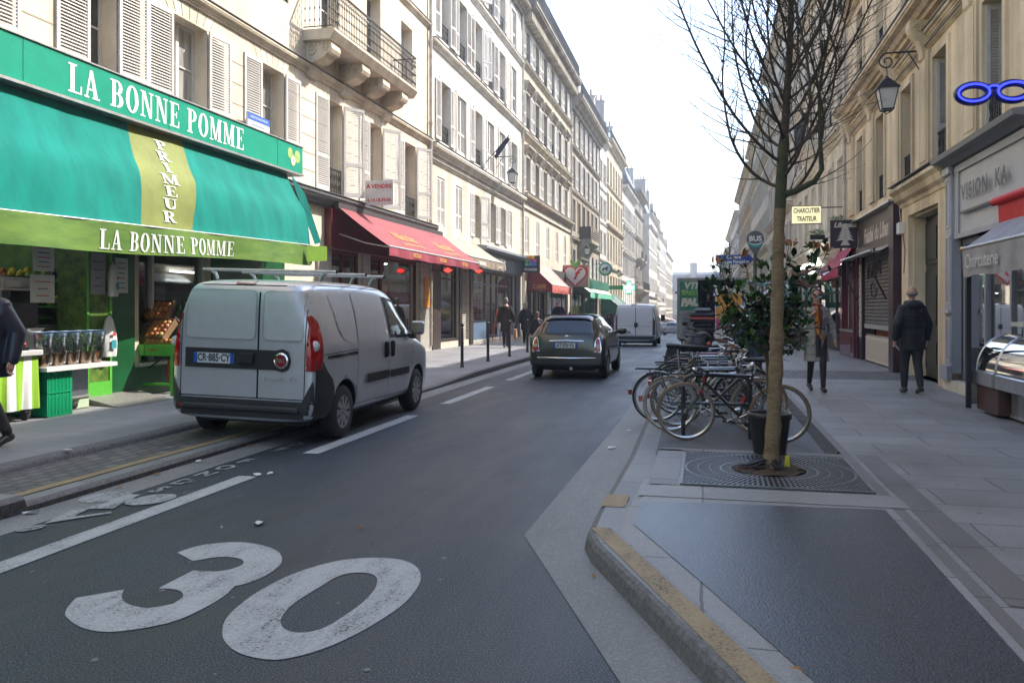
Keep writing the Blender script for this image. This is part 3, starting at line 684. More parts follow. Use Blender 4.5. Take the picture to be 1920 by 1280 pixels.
# rusticated courses + voussoirs on the first floor (raised bands)
b = MB(); ys_ = [(-14, 1.0)]
ed = []; prev = -14
for (y, w_, st) in Aw: ed.append((prev, y-.02)); prev = y+w_+.02
ed.append((prev, 26.0))
groove = mat("shadowed joint", (.34, .29, .22), .9)
for (a, c) in ed:
    for z in (4.72, 5.12, 5.52, 5.92, 6.32): b.box(.0, .004, a+14, c+14, z-.012, z+.012, groove)
for (y, w_, st) in Aw:
    cy = y+w_/2+14
    for k in range(-3, 4):
        dx = k*.2
        b.add([(.005, cy+dx-.01, 6.66), (.005, cy+dx+.01, 6.66), (.005, cy+dx*1.35+.01, 6.98), (.005, cy+dx*1.35-.01, 6.98)], [(0,1,2,3)], groove)
b.build("stone_joint", bA)
# balcony on brackets
b = MB(); y0, y1 = 17.2+14, 22.75+14
b.prism([(0, 7.62), (.66, 7.62), (.70, 7.68), (.74, 7.74), (.78, 7.80), (.78, 7.86), (0, 7.86)], y0, y1, trimA)
b.build("balcony_slab", bA)
for cy in (17.6, 19.35, 20.7, 22.1):
    b = MB(Matrix.Translation((0, 0, -.24))); prof = [(0, 7.1), (.08, 7.12), (.13, 7.2), (.12, 7.32), (.18, 7.42), (.34, 7.46), (.46, 7.52), (.52, 7.6), (.6, 7.62), (.64, 7.7), (.62, 7.855), (0, 7.855)]
    b.prism(prof, cy+14-.24, cy+14+.24, trimA)
    for sgn in (-1, 1):
        for (cx_, cz_, rr) in ((.17, 7.66, .13), (.47, 7.70, .085)):
            pts = [(cx_+rr*(1-q/18)*math.cos(q*.72), cy+14+sgn*.25, cz_+rr*(1-q/18)*math.sin(q*.72)) for q in range(14)]; b.tube(pts, .02, trimA, n=5)
    for q in range(5): b.box(.1+q*.1, .15+q*.1, cy+14-.27, cy+14+.27, 7.78, 7.84, trimA)
    b.build("bracket", bA)
b = MB(); x = .72; zt, zb = 8.76, 7.94
def baluster(b, p, h):
    b.tube([(p[0], p[1], p[2]), (p[0], p[1], p[2]+h)], .008, iron, n=5)
    for q in (.18, .5, .82): b.ball((p[0], p[1], p[2]+h*q), (.02, .02, .04), iron, 6, 4)
b.box(x-.025, x+.025, y0, y1, zt, zt+.03, iron); b.box(x-.012, x+.012, y0, y1, zb-.04, zb-.02, iron); b.box(x-.012, x+.012, y0, y1, zt-.13, zt-.115, iron)
n = 58
for i in range(n+1): baluster(b, (x, y0+(y1-y0)*i/n, zb-.03), zt-zb-.08)
for yy in (y0, y1-.0):
    b.box(.02, x, yy-.025, yy+.025, zt, zt+.03, iron); b.box(.02, x, yy-.012, yy+.012, zb-.04, zb-.02, iron)
    for i in range(6): baluster(b, (.06+i*.12, yy, zb-.03), zt-zb+.02)
for yy in (y0+.05, y0+.3, y1-.3, y1-.05):
    for cz in (8.05, 8.24, 8.43, 8.62):
        b.tube([(x, yy+.055*math.cos(a), cz+.075*math.sin(a)) for a in [2*PI*q/8 for q in range(9)]], .009, iron, n=4, cap=False)
for i in range(40):
    cy = y0+(i+.5)*(y1-y0)/40; b.tube([(x, cy+.05*math.cos(a), zt-.06+.045*math.sin(a)) for a in [2*PI*q/6 for q in range(7)]], .007, iron, n=4, cap=False)
b.build("railing", bA)

b_z = dict(z0=7.3, z1=9.38); 
Bw1 = [(27.2, 1.05, 'or'), (29.15, 1.15, 'c'), (31.5, 1.05, 'or'), (33.45, 1.15, 'c'), (35.5, 1.15, 'c'), (37.8, 1.1, 'o')]
Bw2 = [(27.2, 1.05, 'or'), (29.3, 1.05, 'or'), (31.5, 1.05, 'orh'), (33.5, 1.05, 'or'), (35.5, 1.05, 'or'), (37.8, 1.1, 'c')]
bB, _ = building("apartment_building", "pale limestone building with white louvred shutters above the taupe awning and estate agent's shop", 'L', 26.1, 40.3, 16.1, stoneB2,
    [dict(z0=4.35, z1=6.05, w=[(26.9, .8, 'c'), (29.05, .8, 'c'), (31.45, .9, 'oh'), (33.9, .9, 'o'), (35.7, .9, 'o'), (37.3, .8, 'c')], sw=.5), dict(w=[(y, w_, s+'k') for y, w_, s in Bw1], **b_z, sw=.56),
     dict(z0=10.85, z1=12.95, w=[(y, w_, s+'k') for y, w_, s in Bw2], sw=.56), dict(z0=14.05, z1=15.7, w=[(y, w_, s+'k') for y, w_, s in Bw2], sw=.56)],
    cornices=[(6.42, .08, .08), (6.72, .26, .34), (10.3, .2, .24), (13.55, .18, .22), (16.05, .5, .5, trimD)], tm=stoneB2, shops=[(27.1, 29.4, .35, 3.1), (29.7, 30.8, .35, 3.1), (31.2, 38.6, .25, 3.05)],
    joints=[(-1, 6.7, stoneB), (6.7, 16.1, stoneB2)], roof=dict(h=3, set=2, dormers=[(29, 1.1), (33, 1.1), (36.6, 1.1)], chim=[(39.4, .7, 5, 1.2, 7)]), pipe=40.15)
Cy = [41.0, 43.35, 45.7, 48.1, 50.5, 52.9]
bC, _ = building("apartment_building", "weathered limestone building with hooded windows and roof balcony above the café awning", 'L', 40.3, 55.6, 16.15, stoneC,
    [dict(z0=4.3, z1=6.2, w=[(y, .95, 'c') for y in (41, 43.8, 46.8, 49.8, 52.8)]), dict(z0=7.55, z1=9.25, w=[(y, 1.1, 'opk') for y in Cy], sw=.55), dict(z0=10.75, z1=12.5, w=[(y, 1.1, 'oprk') for y in Cy], sw=.55), dict(z0=14.2, z1=15.7, w=[(y, 1.1, 'or') for y in Cy], sw=.55)],
    cornices=[(6.5, .07, .07), (6.95, .3, .35), (10.1, .22, .28), (13.7, .2, .22), (16.15, .75, .75, trimD)], tm=stoneC, shops=[(41, 46.5, .1, 2.9), (47.5, 54.5, .1, 3.1)],
    joints=[(-1, 7, stoneC2), (7, 16.15, stoneC)], roof=dict(h=3.4, set=1.9, s0=.8, dormers=[(y, 1.2) for y in Cy], dw=1), rail_top=(16.92, .6, .95), pipe=55.4)
b = MB()   # modillions under the main cornice
for i in range(48): b.box(.02, .5, .15+i*.318, .3+i*.318, 15.95, 16.3, stoneC)
b.build("cornice_block", bC)
b = MB(); b.prism([(-1.2, 12), (-1.2, 17.2), (-1.6, 20.5), (-2.1, 31), (-9.5, 31), (-9.5, 12)], 14.2, 15.2, bluewall); b.build("party_wall", bC)
b = MB(); b.tube([(-1.1, 13.6, 20.4), (-1.1, 13.6, 22.2)], .03, iron, n=6); b.tube([(-1.1, 13.1, 21.6), (-1.1, 14.1, 22.0)], .02, iron, n=5); b.build("antenna", bC)
Dy = [56.4, 58.8, 61.2, 63.6, 66, 68.4]
bD, _ = building("apartment_building", "dark brown stone building with deep gutter and one stone balcony over the fruit shop", 'L', 55.6, 71.0, 15.4, stoneD,
    [dict(z0=3.9, z1=5.6, w=[(y, 1.1, 'ok' if y > 62 else 'nk') for y in Dy], sw=.5), dict(z0=6.9, z1=9.1, w=[(y, 1.15, 'nk') for y in Dy]), dict(z0=9.9, z1=12.1, w=[(y, 1.1, 'o') for y in Dy], sw=.55), dict(z0=13, z1=15, w=[(y, 1.1, 'o') for y in Dy], sw=.55)],
    cornices=[(6.1, .2, .3), (9.4, .12, .2), (12.4, .2, .25), (15.1, .85, 1.0, trimD)], tm=stoneD, shops=[(56.5, 62, -.6, 2.6), (62.6, 70, -.6, 2.4)], roof=dict(h=3.4, set=2, s0=.9, m=zinc, dormers=[(y, 1.2) for y in Dy[:5]], dw=1, chim=[(70.0, 1.0, 6.2, 1.6, 8)], cm=chim_m), rail_top=(16.1, .7, .9), pipe=70.8)
b = MB(); y0 = 59.2-55.6; b.prism([(0, 5.0), (.15, 5.1), (.45, 5.9), (.95, 6.25), (.95, 6.5), (0, 6.5)], y0, y0+4.4, stoneD); b.build("balcony_slab", bD)
b = MB(); b.box(.9, .94, y0, y0+4.4, 7.4, 7.45, trimD)
for i in range(5): b.box(.88, .93, y0+i*1.08, y0+i*1.08+.08, 6.5, 7.4, trimD)
for i in range(4):
    for q in range(5): b.box(.895, .915, y0+.1+i*1.08, y0+1.05+i*1.08, 6.6+q*.16, 6.66+q*.16, trimD)
for q in range(2): b.box(.05, .9, y0+q*4.36, y0+.04+q*4.36, 6.5, 7.4, iron)
b.build("railing", bD)
def simple(name, label, side, Y0, Y1, H, wm, n, fl, st='o', cor=((-.3, .5, .4),), roof=None, sm_=shut_w, w_=1.1, g0=None, X=None, rail=None, tm=None, shopm=True, k=''):
    L = Y1-Y0; p = L/n; ys = [Y0+(i+.5)*p-w_/2 for i in range(n)]
    floors = [dict(z0=z0, z1=z1, w=[(y, w_, (st[i % len(st)] if isinstance(st, (list, tuple)) else st)+k) for y in ys], sw=w_*.48, sm=sm_) for i, (z0, z1) in enumerate(fl)]
    g = gz((Y0+Y1)/2)
    return building(name, label, side, Y0, Y1, H, wm, floors, cornices=[(z, d, h) for (z, d, h) in cor], roof=roof, X=X, rail_top=rail, tm=tm, shops=[(Y0+.6, Y1-.6, g+.1, g+2.9)] if shopm else ())
simple("apartment_building", "narrow white painted building with grey shutters left of the sandy stone one", 'L', 71, 76.4, 16.3, stoneE, 2, [(3.3, 5.0), (6.3, 8.4), (9.4, 11.4), (12.6, 14.6)], 'o', [(5.6, .15, .2), (8.9, .1, .15), (11.9, .1, .15), (16, .5, .5)], dict(h=2.4, set=1.5, chim=[(75.4, .9, 4.6, 1, 5)]), sm_=shut_g)
simple("apartment_building", "sandy limestone building with tall closed pale shutters behind the pharmacy sign", 'L', 76.4, 91.6, 16.9, stoneF, 6, [(2.6, 4.6), (6.0, 8.6), (9.8, 12.3), (13.3, 15.6)], ['n', 'c', 'n', 'nr'], [(5.1, .2, .3), (9.0, .3, .35), (12.8, .15, .2), (16.7, .6, .6)], dict(h=3, set=1.7, chim=[(83, .9, 5.4, 1, 7), (90.6, 1, 4.4, 1, 6)], dormers=[(78, 1.2), (81.5, 1.2), (85, 1.2)]), rail=(17.3, .4, .8), k='k')
simple("apartment_building", "bright white building with three rows of bracketed window hoods", 'L', 91.6, 107.6, 14.9, stoneE, 6, [(2.0, 3.8), (5.2, 7.3), (8.4, 10.3), (11.6, 13.4)], ['c', 'op', 'op', 'o'], [(4.3, .2, .25), (8.0, .15, .2), (11.1, .15, .2), (14.7, .6, .5)], dict(h=3, set=1.7, m=slate, chim=[(101, .9, 4.4, 1, 6)]), sm_=shut_g, rail=(15.2, .4, .9))
bH, _ = simple("apartment_building", "ornate grey stone building with a curved corner and stacked iron balconies", 'L', 107.6, 122.5, 16.6, stoneH, 6, [(1.4, 3.2), (4.6, 7.0), (8.2, 10.4), (11.6, 13.6), (14.4, 15.9)], ['n', 'nk', 'nrp', 'nr', 'n'], [(3.9, .3, .4), (7.6, .2, .25), (11, .2, .25), (14, .3, .3), (16.4, .9, .6)], dict(h=3.4, set=1.4, m=slate, chim=[(118, 1, 4.6, 1, 6)]), rail=None)
for (ya, yb, z, d) in ((109.5, 121.8, 3.9, 1.1), (110, 113, 8.0, .8), (117, 120, 8.0, .8)):
    b = MB(); b.prism([(0, z-1.1), (.2, z-.9), (d, z-.15), (d, z+.1), (0, z+.1)], ya-107.6, yb-107.6, stoneH); b.build("balcony_slab", bH)
    b = MB(); b.box(d-.08, d-.03, ya-107.6, yb-107.6, z+1.05, z+1.1, iron)
    for i in range(int((yb-ya)/.16)): b.box(d-.07, d-.04, ya-107.6+i*.16, ya-107.6+i*.16+.05, z+.1, z+1.05, iron)
    b.build("railing", bH)
bI, _ = simple("apartment_building", "tall pale corner building with joint-lined stone and a set-back glazed attic", 'L', 124.5, 145, 15.6, stoneE, 7, [(.2, 2.4), (4, 6.2), (7.4, 9.6), (10.8, 12.9)], 'n', [(3, .3, .3), (10.2, .1, .15), (13.6, .4, .3), (15.4, .5, .4)], dict(h=3.6, set=1.6, chim=[(131, 1.2, 6, 1, 6), (140, 1.2, 5.4, 1, 7)]), X=-8.1, rail=(15.8, .3, .8), k='k')
simple("apartment_building", "hazy pale building with green roof terrace plants further down the left side", 'L', 145, 168, 16.4, stoneC2, 8, [(0, 2), (3.6, 5.8), (7, 9.2), (10.4, 12.4), (13.6, 15.4)], 'n', [(2.8, .2, .3), (9.8, .15, .2), (13, .3, .3), (16.2, .5, .4)], dict(h=3.6, set=1.6, chim=[(152, 1.2, 5.5, 1, 6), (164, 1.2, 5.4, 1, 7)]), rail=(16.6, .3, .8), k='k')
simple("apartment_building", "hazy white building second from the far end of the left side", 'L', 168, 196, 15.8, stoneE, 9, [(-1, 1), (2.6, 4.8), (6, 8.2), (9.4, 11.4), (12.6, 14.4)], 'n', [(1.8, .2, .3), (8.8, .15, .2), (15.6, .5, .4)], dict(h=3.6, set=1.6, m=slate, chim=[(175, 1.2, 5.5, 1, 6), (190, 1.2, 5.4, 1, 7)]), k='k')
simple("apartment_building", "hazy grey-white building at the far end of the left side", 'L', 196, 236, 14.4, stoneC2, 12, [(-2, 0), (1.6, 3.8), (5, 7.2), (8.4, 10.4), (11.6, 13.2)], 'n', [(.8, .2, .3), (7.8, .15, .2), (14.2, .5, .4)], dict(h=3.6, set=1.6, m=zinc, chim=[(205, 1.2, 5.5, 1, 6), (226, 1.2, 5.4, 1, 7)]), k='k')
# building closing the street
t, _ = building("palace_building", "long hazy building closing the far end of the street, blue slate roof and two chimneys", 'L', -60, 60, 6.0, stoneC2,
    [dict(z0=-3, z1=-.6, w=[(-50+4*i, 1.5, 'n') for i in range(26)]), dict(z0=1, z1=4, w=[(-50+4*i, 1.5, 'n') for i in range(26)])], cornices=[(5.8, .5, .5)], roof=dict(h=6, set=4, m=slate, chim=[(-4.6, 2.2, 9.5, 2.6, 4.8), (12.8, 1.6, 9.5, 2.6, 4.4)]), X=0, depth=14)
t.location = (-60, 262, 0); t.rotation_euler = (0, 0, -PI/2)

# ---------------------------------------------------------------- right side
R1 = [(7.6, .9, 'onk'), (10.6, .9, 'onk'), (13.5, .9, 'rk'), (16.4, .92, 'rk'), (19.05, .92, 'rk'), (21.82, .9, 'rk'), (24.6, .9, 'rk')]
bR1, lR = building("apartment_building", "ochre limestone building on the right with panelled pilasters and scroll brackets under its cornice", 'R', -14, 27.4, 15.8, stoneR,
    [dict(z0=4.28, z1=6.35, w=[(4.6, .9, 'rk')]+R1), dict(z0=8.0, z1=10.0, w=[(y, .9, 'rk') for y, *_ in R1]), dict(z0=11, z1=12.8, w=[(y, .9, 'rk') for y, *_ in R1]), dict(z0=13.6, z1=15.2, w=[(y, .9, 'rk') for y, *_ in R1])],
    cornices=[(6.62, .08, .07), (6.85, .12, .16), (7.25, .42, .34), (10.3, .25, .3), (15.6, .6, .5)], tm=trimR, shops=[(-10, 11.8, .2, 3.3), (12.2, 15.9, .2, 3.3), (16.75, 18.95, .12, 3.45), (20.2, 24.9, .12, 3.7), (25.2, 27.2, .3, 3.4)],
    roof=dict(h=3.4, set=1.6, m=zinc, s0=.6), pipe=27.3)
def ly(y): return 27.4-y
for y in (5.9, 9.0, 12.05, 14.95, 17.9, 20.5, 23.3, 26.4):
    b = MB(); b.box(.0, .07, ly(y)-.36, ly(y)+.36, 4.3, 6.6, trimR); b.box(.071, .085, ly(y)-.25, ly(y)+.25, 4.45, 6.45, stoneR); b.build("pilaster", bR1)
for y in (5.9, 9.0, 12.05, 14.95, 17.9, 20.5, 23.3, 26.4):
    b = MB(); b.prism([(0, 6.45), (.06, 6.42), (.12, 6.5), (.13, 6.65), (.2, 6.85), (.32, 7.0), (.36, 7.1), (.36, 7.24), (0, 7.24)], ly(y)-.17, ly(y)+.17, trimR)
    for s_ in (-.18, .18): b.tube([(.2+.09*(1-q/16)*math.cos(q*.75), ly(y)+s_, 7.08+.1*(1-q/16)*math.sin(q*.75)) for q in range(12)], .018, trimR, n=5)
    b.build("bracket", bR1)
# narrow shutters folded in the reveals of the two nearest windows
for y in (13.5, 16.4):
    put("shutter", shutter_mesh(.22, 2.0, shut_g), bR1, (-.02, ly(y)-.0, 4.3), PI*.5+.1); put("shutter", shutter_mesh(.22, 2.0, shut_g), bR1, (-.02, ly(y+.9), 4.3), PI*.5-.1)
# stone portal around the door
b = MB(); b.box(.0, .10, ly(19.6), ly(19.0), .12, 3.5, stoneR); b.box(.0, .10, ly(16.7), ly(16.05), .12, 3.5, stoneR); b.box(0, .10, ly(19.6), ly(16.05), 3.5, 3.72, stoneR)
b.prism([(0, 3.72), (.12, 3.72), (.14, 3.8), (.22, 3.86), (.26, 3.98), (.34, 4.05), (.34, 4.12), (0, 4.18)], ly(19.75), ly(16.0), trimR); b.box(0, .36, ly(19.8), ly(15.95), 4.181, 4.2, lead)
b.build("stone_portal", bR1)
door_g = mat("dark green door paint", (.028, .033, .03), .5, amt=.3, scale=5); metal_g = mat("brushed steel", (.45, .45, .46), .35, metal=1)
b = MB(); b.box(-.32, -.24, ly(18.95), ly(16.75), .12, 3.45, door_g)
dleaf = b.build("door", bR1)
b = MB()
for (ya, yb) in ((18.85, 17.92), (17.78, 16.85)):
    for (z0, z1) in ((.3, .95), (1.1, 2.3), (2.45, 3.3)):
        a, c = ly(ya), ly(yb); b.box(-.24, -.215, a, c, z0, z1, door_g); b.box(-.215, -.195, a+.1, c-.1, z0+.1, z1-.1, door_g)
        b.box(-.24, -.20, a, a+.03, z0, z1, door_g)
for i in range(40): b.ball((-.19, ly(17.85), .3+i*.075), .014, door_g, 5, 4)
b.build("panel", dleaf)
b = MB(); b.ball((-.17, ly(17.65), 1.15), .035, metal_g); b.build("handle", dleaf)
bR2, _ = simple("apartment_building", "tall cream plaster building right of the bus stop with long grey shutters and window boxes", 'R', 27.4, 43.5, 13.9, stoneR2, 7, [(4.25, 6.4), (7.9, 10.1), (11.2, 13.2)], ['nk', 'nrk', 'nrk', 'nk'], [(3.55, .25, .35), (7.0, .3, .3), (10.5, .15, .2), (13.6, .3, .3)], dict(h=1.2, set=2.6, chim=[(42.5, .9, 5.5, 4, 8)]), k='')
b = MB(); yy = 43.5-33.6; b.prism([(0, 7.0), (.2, 7.1), (.75, 7.55), (.8, 7.7), (0, 7.7)], yy-1.6, yy+1.6, stoneR2); b.build("balcony_slab", bR2)
put("railing", rail_mesh(3.2, 1.0), bR2, (.76, yy-1.6, 7.7)); put("railing", rail_mesh(.76, 1.0), bR2, (.76, yy-1.6, 7.7), PI/2); put("railing", rail_mesh(.76, 1.0), bR2, (.76, yy+1.6, 7.7), PI/2)
simple("apartment_building", "greyish cream building with close-set tall windows on the right behind the tree", 'R', 43.5, 60, 17.0, stoneR3, 8, [(4, 6), (7.4, 9.5), (10.6, 12.6), (13.7, 15.4)], 'nk', [(3.3, .25, .3), (6.6, .3, .3), (10.0, .15, .2), (13.1, .3, .3), (16.8, .6, .5)], dict(h=3.4, set=1.8, chim=[(50, .9, 5.5, 1, 8), (59, .9, 5.5, 1, 8)]), rail=(17.2, .3, .8))
simple("apartment_building", "cream building with blue zinc attic on the right, halfway down the street", 'R', 60, 82, 15.6, stoneC2, 10, [(3, 5), (6.4, 8.5), (9.6, 11.6), (12.7, 14.4)], 'nk', [(2.4, .25, .3), (5.6, .3, .3), (12.1, .3, .3), (15.4, .6, .5)], dict(h=3.2, set=1.8, chim=[(70, .9, 5.5, 1, 8), (81, .9, 5, 1, 8)]), rail=(15.8, .3, .8))
simple("apartment_building", "sandy building beyond the truck on the right with planted roof terrace", 'R', 82, 112, 15.2, stoneF, 12, [(2, 4), (5.4, 7.5), (8.6, 10.6), (11.7, 13.4)], 'nk', [(1.4, .25, .3), (4.6, .3, .3), (11.1, .3, .3), (15.0, .6, .5)], dict(h=3.2, set=1.8, m=slate, chim=[(95, .9, 4.5, 1, 8), (111, .9, 5, 1, 8)]))
simple("apartment_building", "hazy building on the right second from the far end", 'R', 112, 160, 14.0, stoneE, 16, [(1, 3), (4.4, 6.5), (7.6, 9.6), (10.7, 12.4)], 'n', [(0, .25, .3), (3.6, .3, .3), (13.8, .6, .5)], dict(h=3.2, set=1.8, m=zinc), k='k')
simple("apartment_building", "hazy building at the far end of the right side", 'R', 160, 236, 12.5, stoneC2, 20, [(-1, 1), (2.4, 4.5), (5.6, 7.6), (8.7, 10.4)], 'n', [(12.3, .6, .5)], dict(h=3.2, set=1.8, m=zinc), k='k')
# ================================================================ SHOPS, LEFT SIDE
def WB(t): return MB((Matrix.Translation(t.location) @ Matrix.Rotation(t.rotation_euler.z, 4, 'Z')).inverted())
class Serif:
    """bold condensed serif capitals drawn as polygons, unit height"""
    def __init__(s): s.P = []; s.w = .6
    def r(s, x0, y0, x1, y1): s.P.append([(x0,y0),(x1,y0),(x1,y1),(x0,y1)])
    def p(s, *a): s.P.append(list(a))
    def arc(s, cx, cy, ro, ri, a0, a1, n=12):
        for i in range(n):
            t0, t1 = a0+(a1-a0)*i/n, a0+(a1-a0)*(i+1)/n
            s.P.append([(cx+ro[0]*math.cos(t0), cy+ro[1]*math.sin(t0)), (cx+ro[0]*math.cos(t1), cy+ro[1]*math.sin(t1)), (cx+ri[0]*math.cos(t1), cy+ri[1]*math.sin(t1)), (cx+ri[0]*math.cos(t0), cy+ri[1]*math.sin(t0))])
def glyph(c):
    g = Serif(); h = PI/2
    def stem(x, w=.17): g.r(x, 0, x+w, 1)
    def ser(x0, x1, y): g.r(x0, y, x1, y+.06)
    if c == 'L': stem(.09); ser(0, .36, 0); ser(0, .36, .94); g.r(.26, 0, .56, .06); g.p((.5,.06),(.56,.06),(.56,.3),(.51,.3)); g.w = .56
    elif c == 'A': g.p((.26,.98),(.38,1),(.62,0),(.44,0)); g.p((.26,1),(.34,1),(.14,0),(.07,0)); g.r(.16,.28,.52,.34); ser(0, .22, 0); ser(.36, .7, 0); g.w = .7
    elif c in 'PRB':
        stem(.09); ser(0, .34, 0); ser(0, .34, .94); g.arc(.3, .74, (.28,.26), (.1,.2), -h, h)
        g.r(.26, .94, .31, 1); g.r(.26, .48, .31, .54); g.w = .6
        if c == 'B': g.arc(.3, .27, (.32,.27), (.13,.21), -h, h); g.r(.26, 0, .31, .06); g.w = .64
        if c == 'R': g.p((.28,.5),(.42,.5),(.62,.03),(.46,.03)); ser(.44, .7, 0); g.w = .7
    elif c == 'O': g.arc(.32, .5, (.32,.52), (.14,.44), 0, 2*PI, 28); g.w = .64
    elif c == 'C': g.arc(.32, .5, (.32,.52), (.14,.44), .7, 2*PI-.7, 24); g.r(.5, .66, .57, .95); g.w = .6
    elif c == 'N': g.r(.09, 0, .16, 1); g.p((.09,1),(.26,1),(.62,0),(.48,0)); g.r(.54, 0, .61, 1); ser(0, .26, 0); ser(.44, .7, .94); ser(0, .2, .94); g.w = .7
    elif c == 'M': g.r(.09, 0, .15, 1); g.p((.08,1),(.25,1),(.46,.05),(.36,.05)); g.p((.38,.05),(.46,.05),(.66,1),(.59,1)); g.r(.6, 0, .76, 1); ser(0, .25, 0); ser(.52, .85, 0); ser(0,.2,.94); ser(.62,.85,.94); g.w = .85
    elif c == 'E': stem(.09); ser(0, .3, 0); ser(0, .3, .94); g.r(.26, 0, .56, .06); g.r(.26, .94, .54, 1); g.p((.49,.06),(.56,.06),(.56,.28),(.52,.28)); g.p((.5,.76),(.54,.76),(.54,.94),(.48,.94)); g.r(.26, .49, .42, .54); g.r(.39,.38,.43,.65); g.w = .58
    elif c == 'I': stem(.09); ser(0, .35, 0); ser(0, .35, .94); g.w = .35
    elif c == 'U': g.r(.09, .3, .26, 1); g.r(.52, .3, .58, 1); g.arc(.335, .3, (.245,.31), (.08,.22), PI, 2*PI); ser(0, .35, .94); ser(.42, .68, .94); g.w = .68
    return g
def serif_text(b, body, h, m, fn, sx=1.0, gap=.1, dn=.0006):
    """fn(x, y, lift) -> 3-D point; x runs along the word from 0"""
    x = 0
    for ch in body:
        if ch == ' ': x += .38*h*sx; continue
        g = glyph(ch)
        for k, P in enumerate(g.P): b.add([fn(x+p[0]*h*sx, p[1]*h, dn*(k % 7)) for p in P], [tuple(range(len(P)))], m)
        x += (g.w+gap)*h*sx
    return x
def serif_len(body, h, sx=1.0, gap=.1): return sum(.38*h*sx if c == ' ' else (glyph(c).w+gap)*h*sx for c in body)

teal = mat("teal sign panel", (.005, .30, .19), .35, amt=.12, scale=2)
teal_c = mat("teal awning canvas", (.002, .19, .155), .85, amt=.2, scale=1.5, stretch=(1, 2, .8), spec=.2)
olive_c = mat("olive awning canvas", (.17, .20, .035), .75, amt=.2, scale=2)
lime_c = mat("lime awning canvas", (.12, .22, .025), .7, col2=(.055, .14, .015), scale=2.2, stretch=(1, .6, 3))
lime_b = mat("bright lime canvas", (.22, .40, .03), .7, amt=.1)
alu = mat("dull aluminium", (.50, .50, .49), .4, metal=.6, amt=.2)
whitel = mat("white lettering", (.80, .80, .78), .6)
greyl = mat("printed pale lettering", (.60, .63, .60), .7)
green_d = mat("dark green shop paint", (.006, .085, .025), .38, amt=.25, scale=3)
green_l = mat("bright green paint", (.09, .42, .04), .45, amt=.1)
black_m = mat("matt black", (.012, .012, .013), .6)
steel = mat("stainless steel", (.55, .56, .57), .28, metal=.9, amt=.1)
paper = mat("white paper", (.66, .67, .64), .8, amt=.08, scale=3)
ink = mat("printed ink", (.06, .06, .07), .8)
red_ink = mat("red print", (.55, .03, .03), .7)
tube_l = mat("fluorescent tube", (.95, 1, .98), .5, emit=6.0)
card = mat("brown cardboard", (.20, .11, .05), .85, amt=.2)
orange = mat("orange fruit", (.75, .22, .015), .45, amt=.25, scale=12)
mango = mat("mango skin", (.48, .24, .03), .4, col2=(.30, .05, .02), scale=9)
mango2 = mat("green mango skin", (.30, .30, .05), .4, col2=(.45, .12, .03), scale=7)
straw = mat("strawberry red", (.42, .012, .015), .3, amt=.4, scale=20)
clearp = clear_glass("clear film", (.92, .95, .93), .5, .12)
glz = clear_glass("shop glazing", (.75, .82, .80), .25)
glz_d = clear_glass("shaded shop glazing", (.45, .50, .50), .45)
leafg = mat("pot plant leaf", (.04, .15, .02), .5, amt=.4, scale=8)
rubber = mat("tyre rubber", (.016, .016, .017), .75, bump=.3, bscale=60)
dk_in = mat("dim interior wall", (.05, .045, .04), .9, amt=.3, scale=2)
tile_m = slab_mat("pale wall tiles", (.42, .40, .36), .33, .3, .006, rough=.35, var=.04, mdark=.6, off=0, bump=.1)
def vert_brick(m):   # swap mapping so the tile grid stands on the X-facing wall
    n = m.node_tree.nodes; l = m.node_tree.links
    g = [x for x in n if x.type == 'NEW_GEOMETRY'][0]; br = [x for x in n if x.type == 'TEX_BRICK'][0]
    sp = n.new("ShaderNodeSeparateXYZ"); cb = n.new("ShaderNodeCombineXYZ"); l.new(g.outputs["Position"], sp.inputs[0]); l.new(sp.outputs[1], cb.inputs[0]); l.new(sp.outputs[2], cb.inputs[1]); l.new(cb.outputs[0], br.inputs["Vector"])
vert_brick(tile_m)

# --- green fascia sign
t = thing("shop_sign", "long green box sign with white serif words La Bonne Pomme over the teal awning", "sign", (-8.6, 4, 4.6))
b = WB(t); b.bbox(-8.88, -8.3, -10, 16.05, 4.37, 4.93, teal, .008); b.build("sign_box", t)
b = WB(t); b.box(-8.88, -8.28, -10, 16.07, 4.331, 4.369, alu); b.box(-8.88, -8.28, -10, 16.07, 4.931, 4.95, alu)
for y in (8.67, 11.56, 14.98): b.box(-8.3, -8.297, y-.004, y+.004, 4.38, 4.92, green_d)
b.build("trim", t)
b = WB(t); Ltot = serif_len("LA BONNE POMME", .39, .8); sx = .8*(13.78-9.42)/Ltot
serif_text(b, "LA BONNE POMME", .39, whitel, lambda x, y, e: (-8.296+e, 9.42+x, 4.45+y), sx); b.build("lettering", t)
b = WB(t)
ap = mat("apple green print", (.40, .58, .16), .5, amt=.3, scale=8); apl = mat("apple flesh print", (.72, .76, .55), .5)
for (y, z, r, m_, e) in ((15.5, 4.73, .10, ap, 0), (15.8, 4.70, .12, ap, .001), (15.62, 4.60, .11, ap, .002), (15.62, 4.59, .085, apl, .003), (15.62, 4.60, .02, card, .004)):
    b.add([(-8.2965+e, y+r*math.cos(a), z+r*1.1*math.sin(a)) for a in [2*PI*q/16 for q in range(16)]], [tuple(range(16))], m_)
b.build("apple_picture", t)
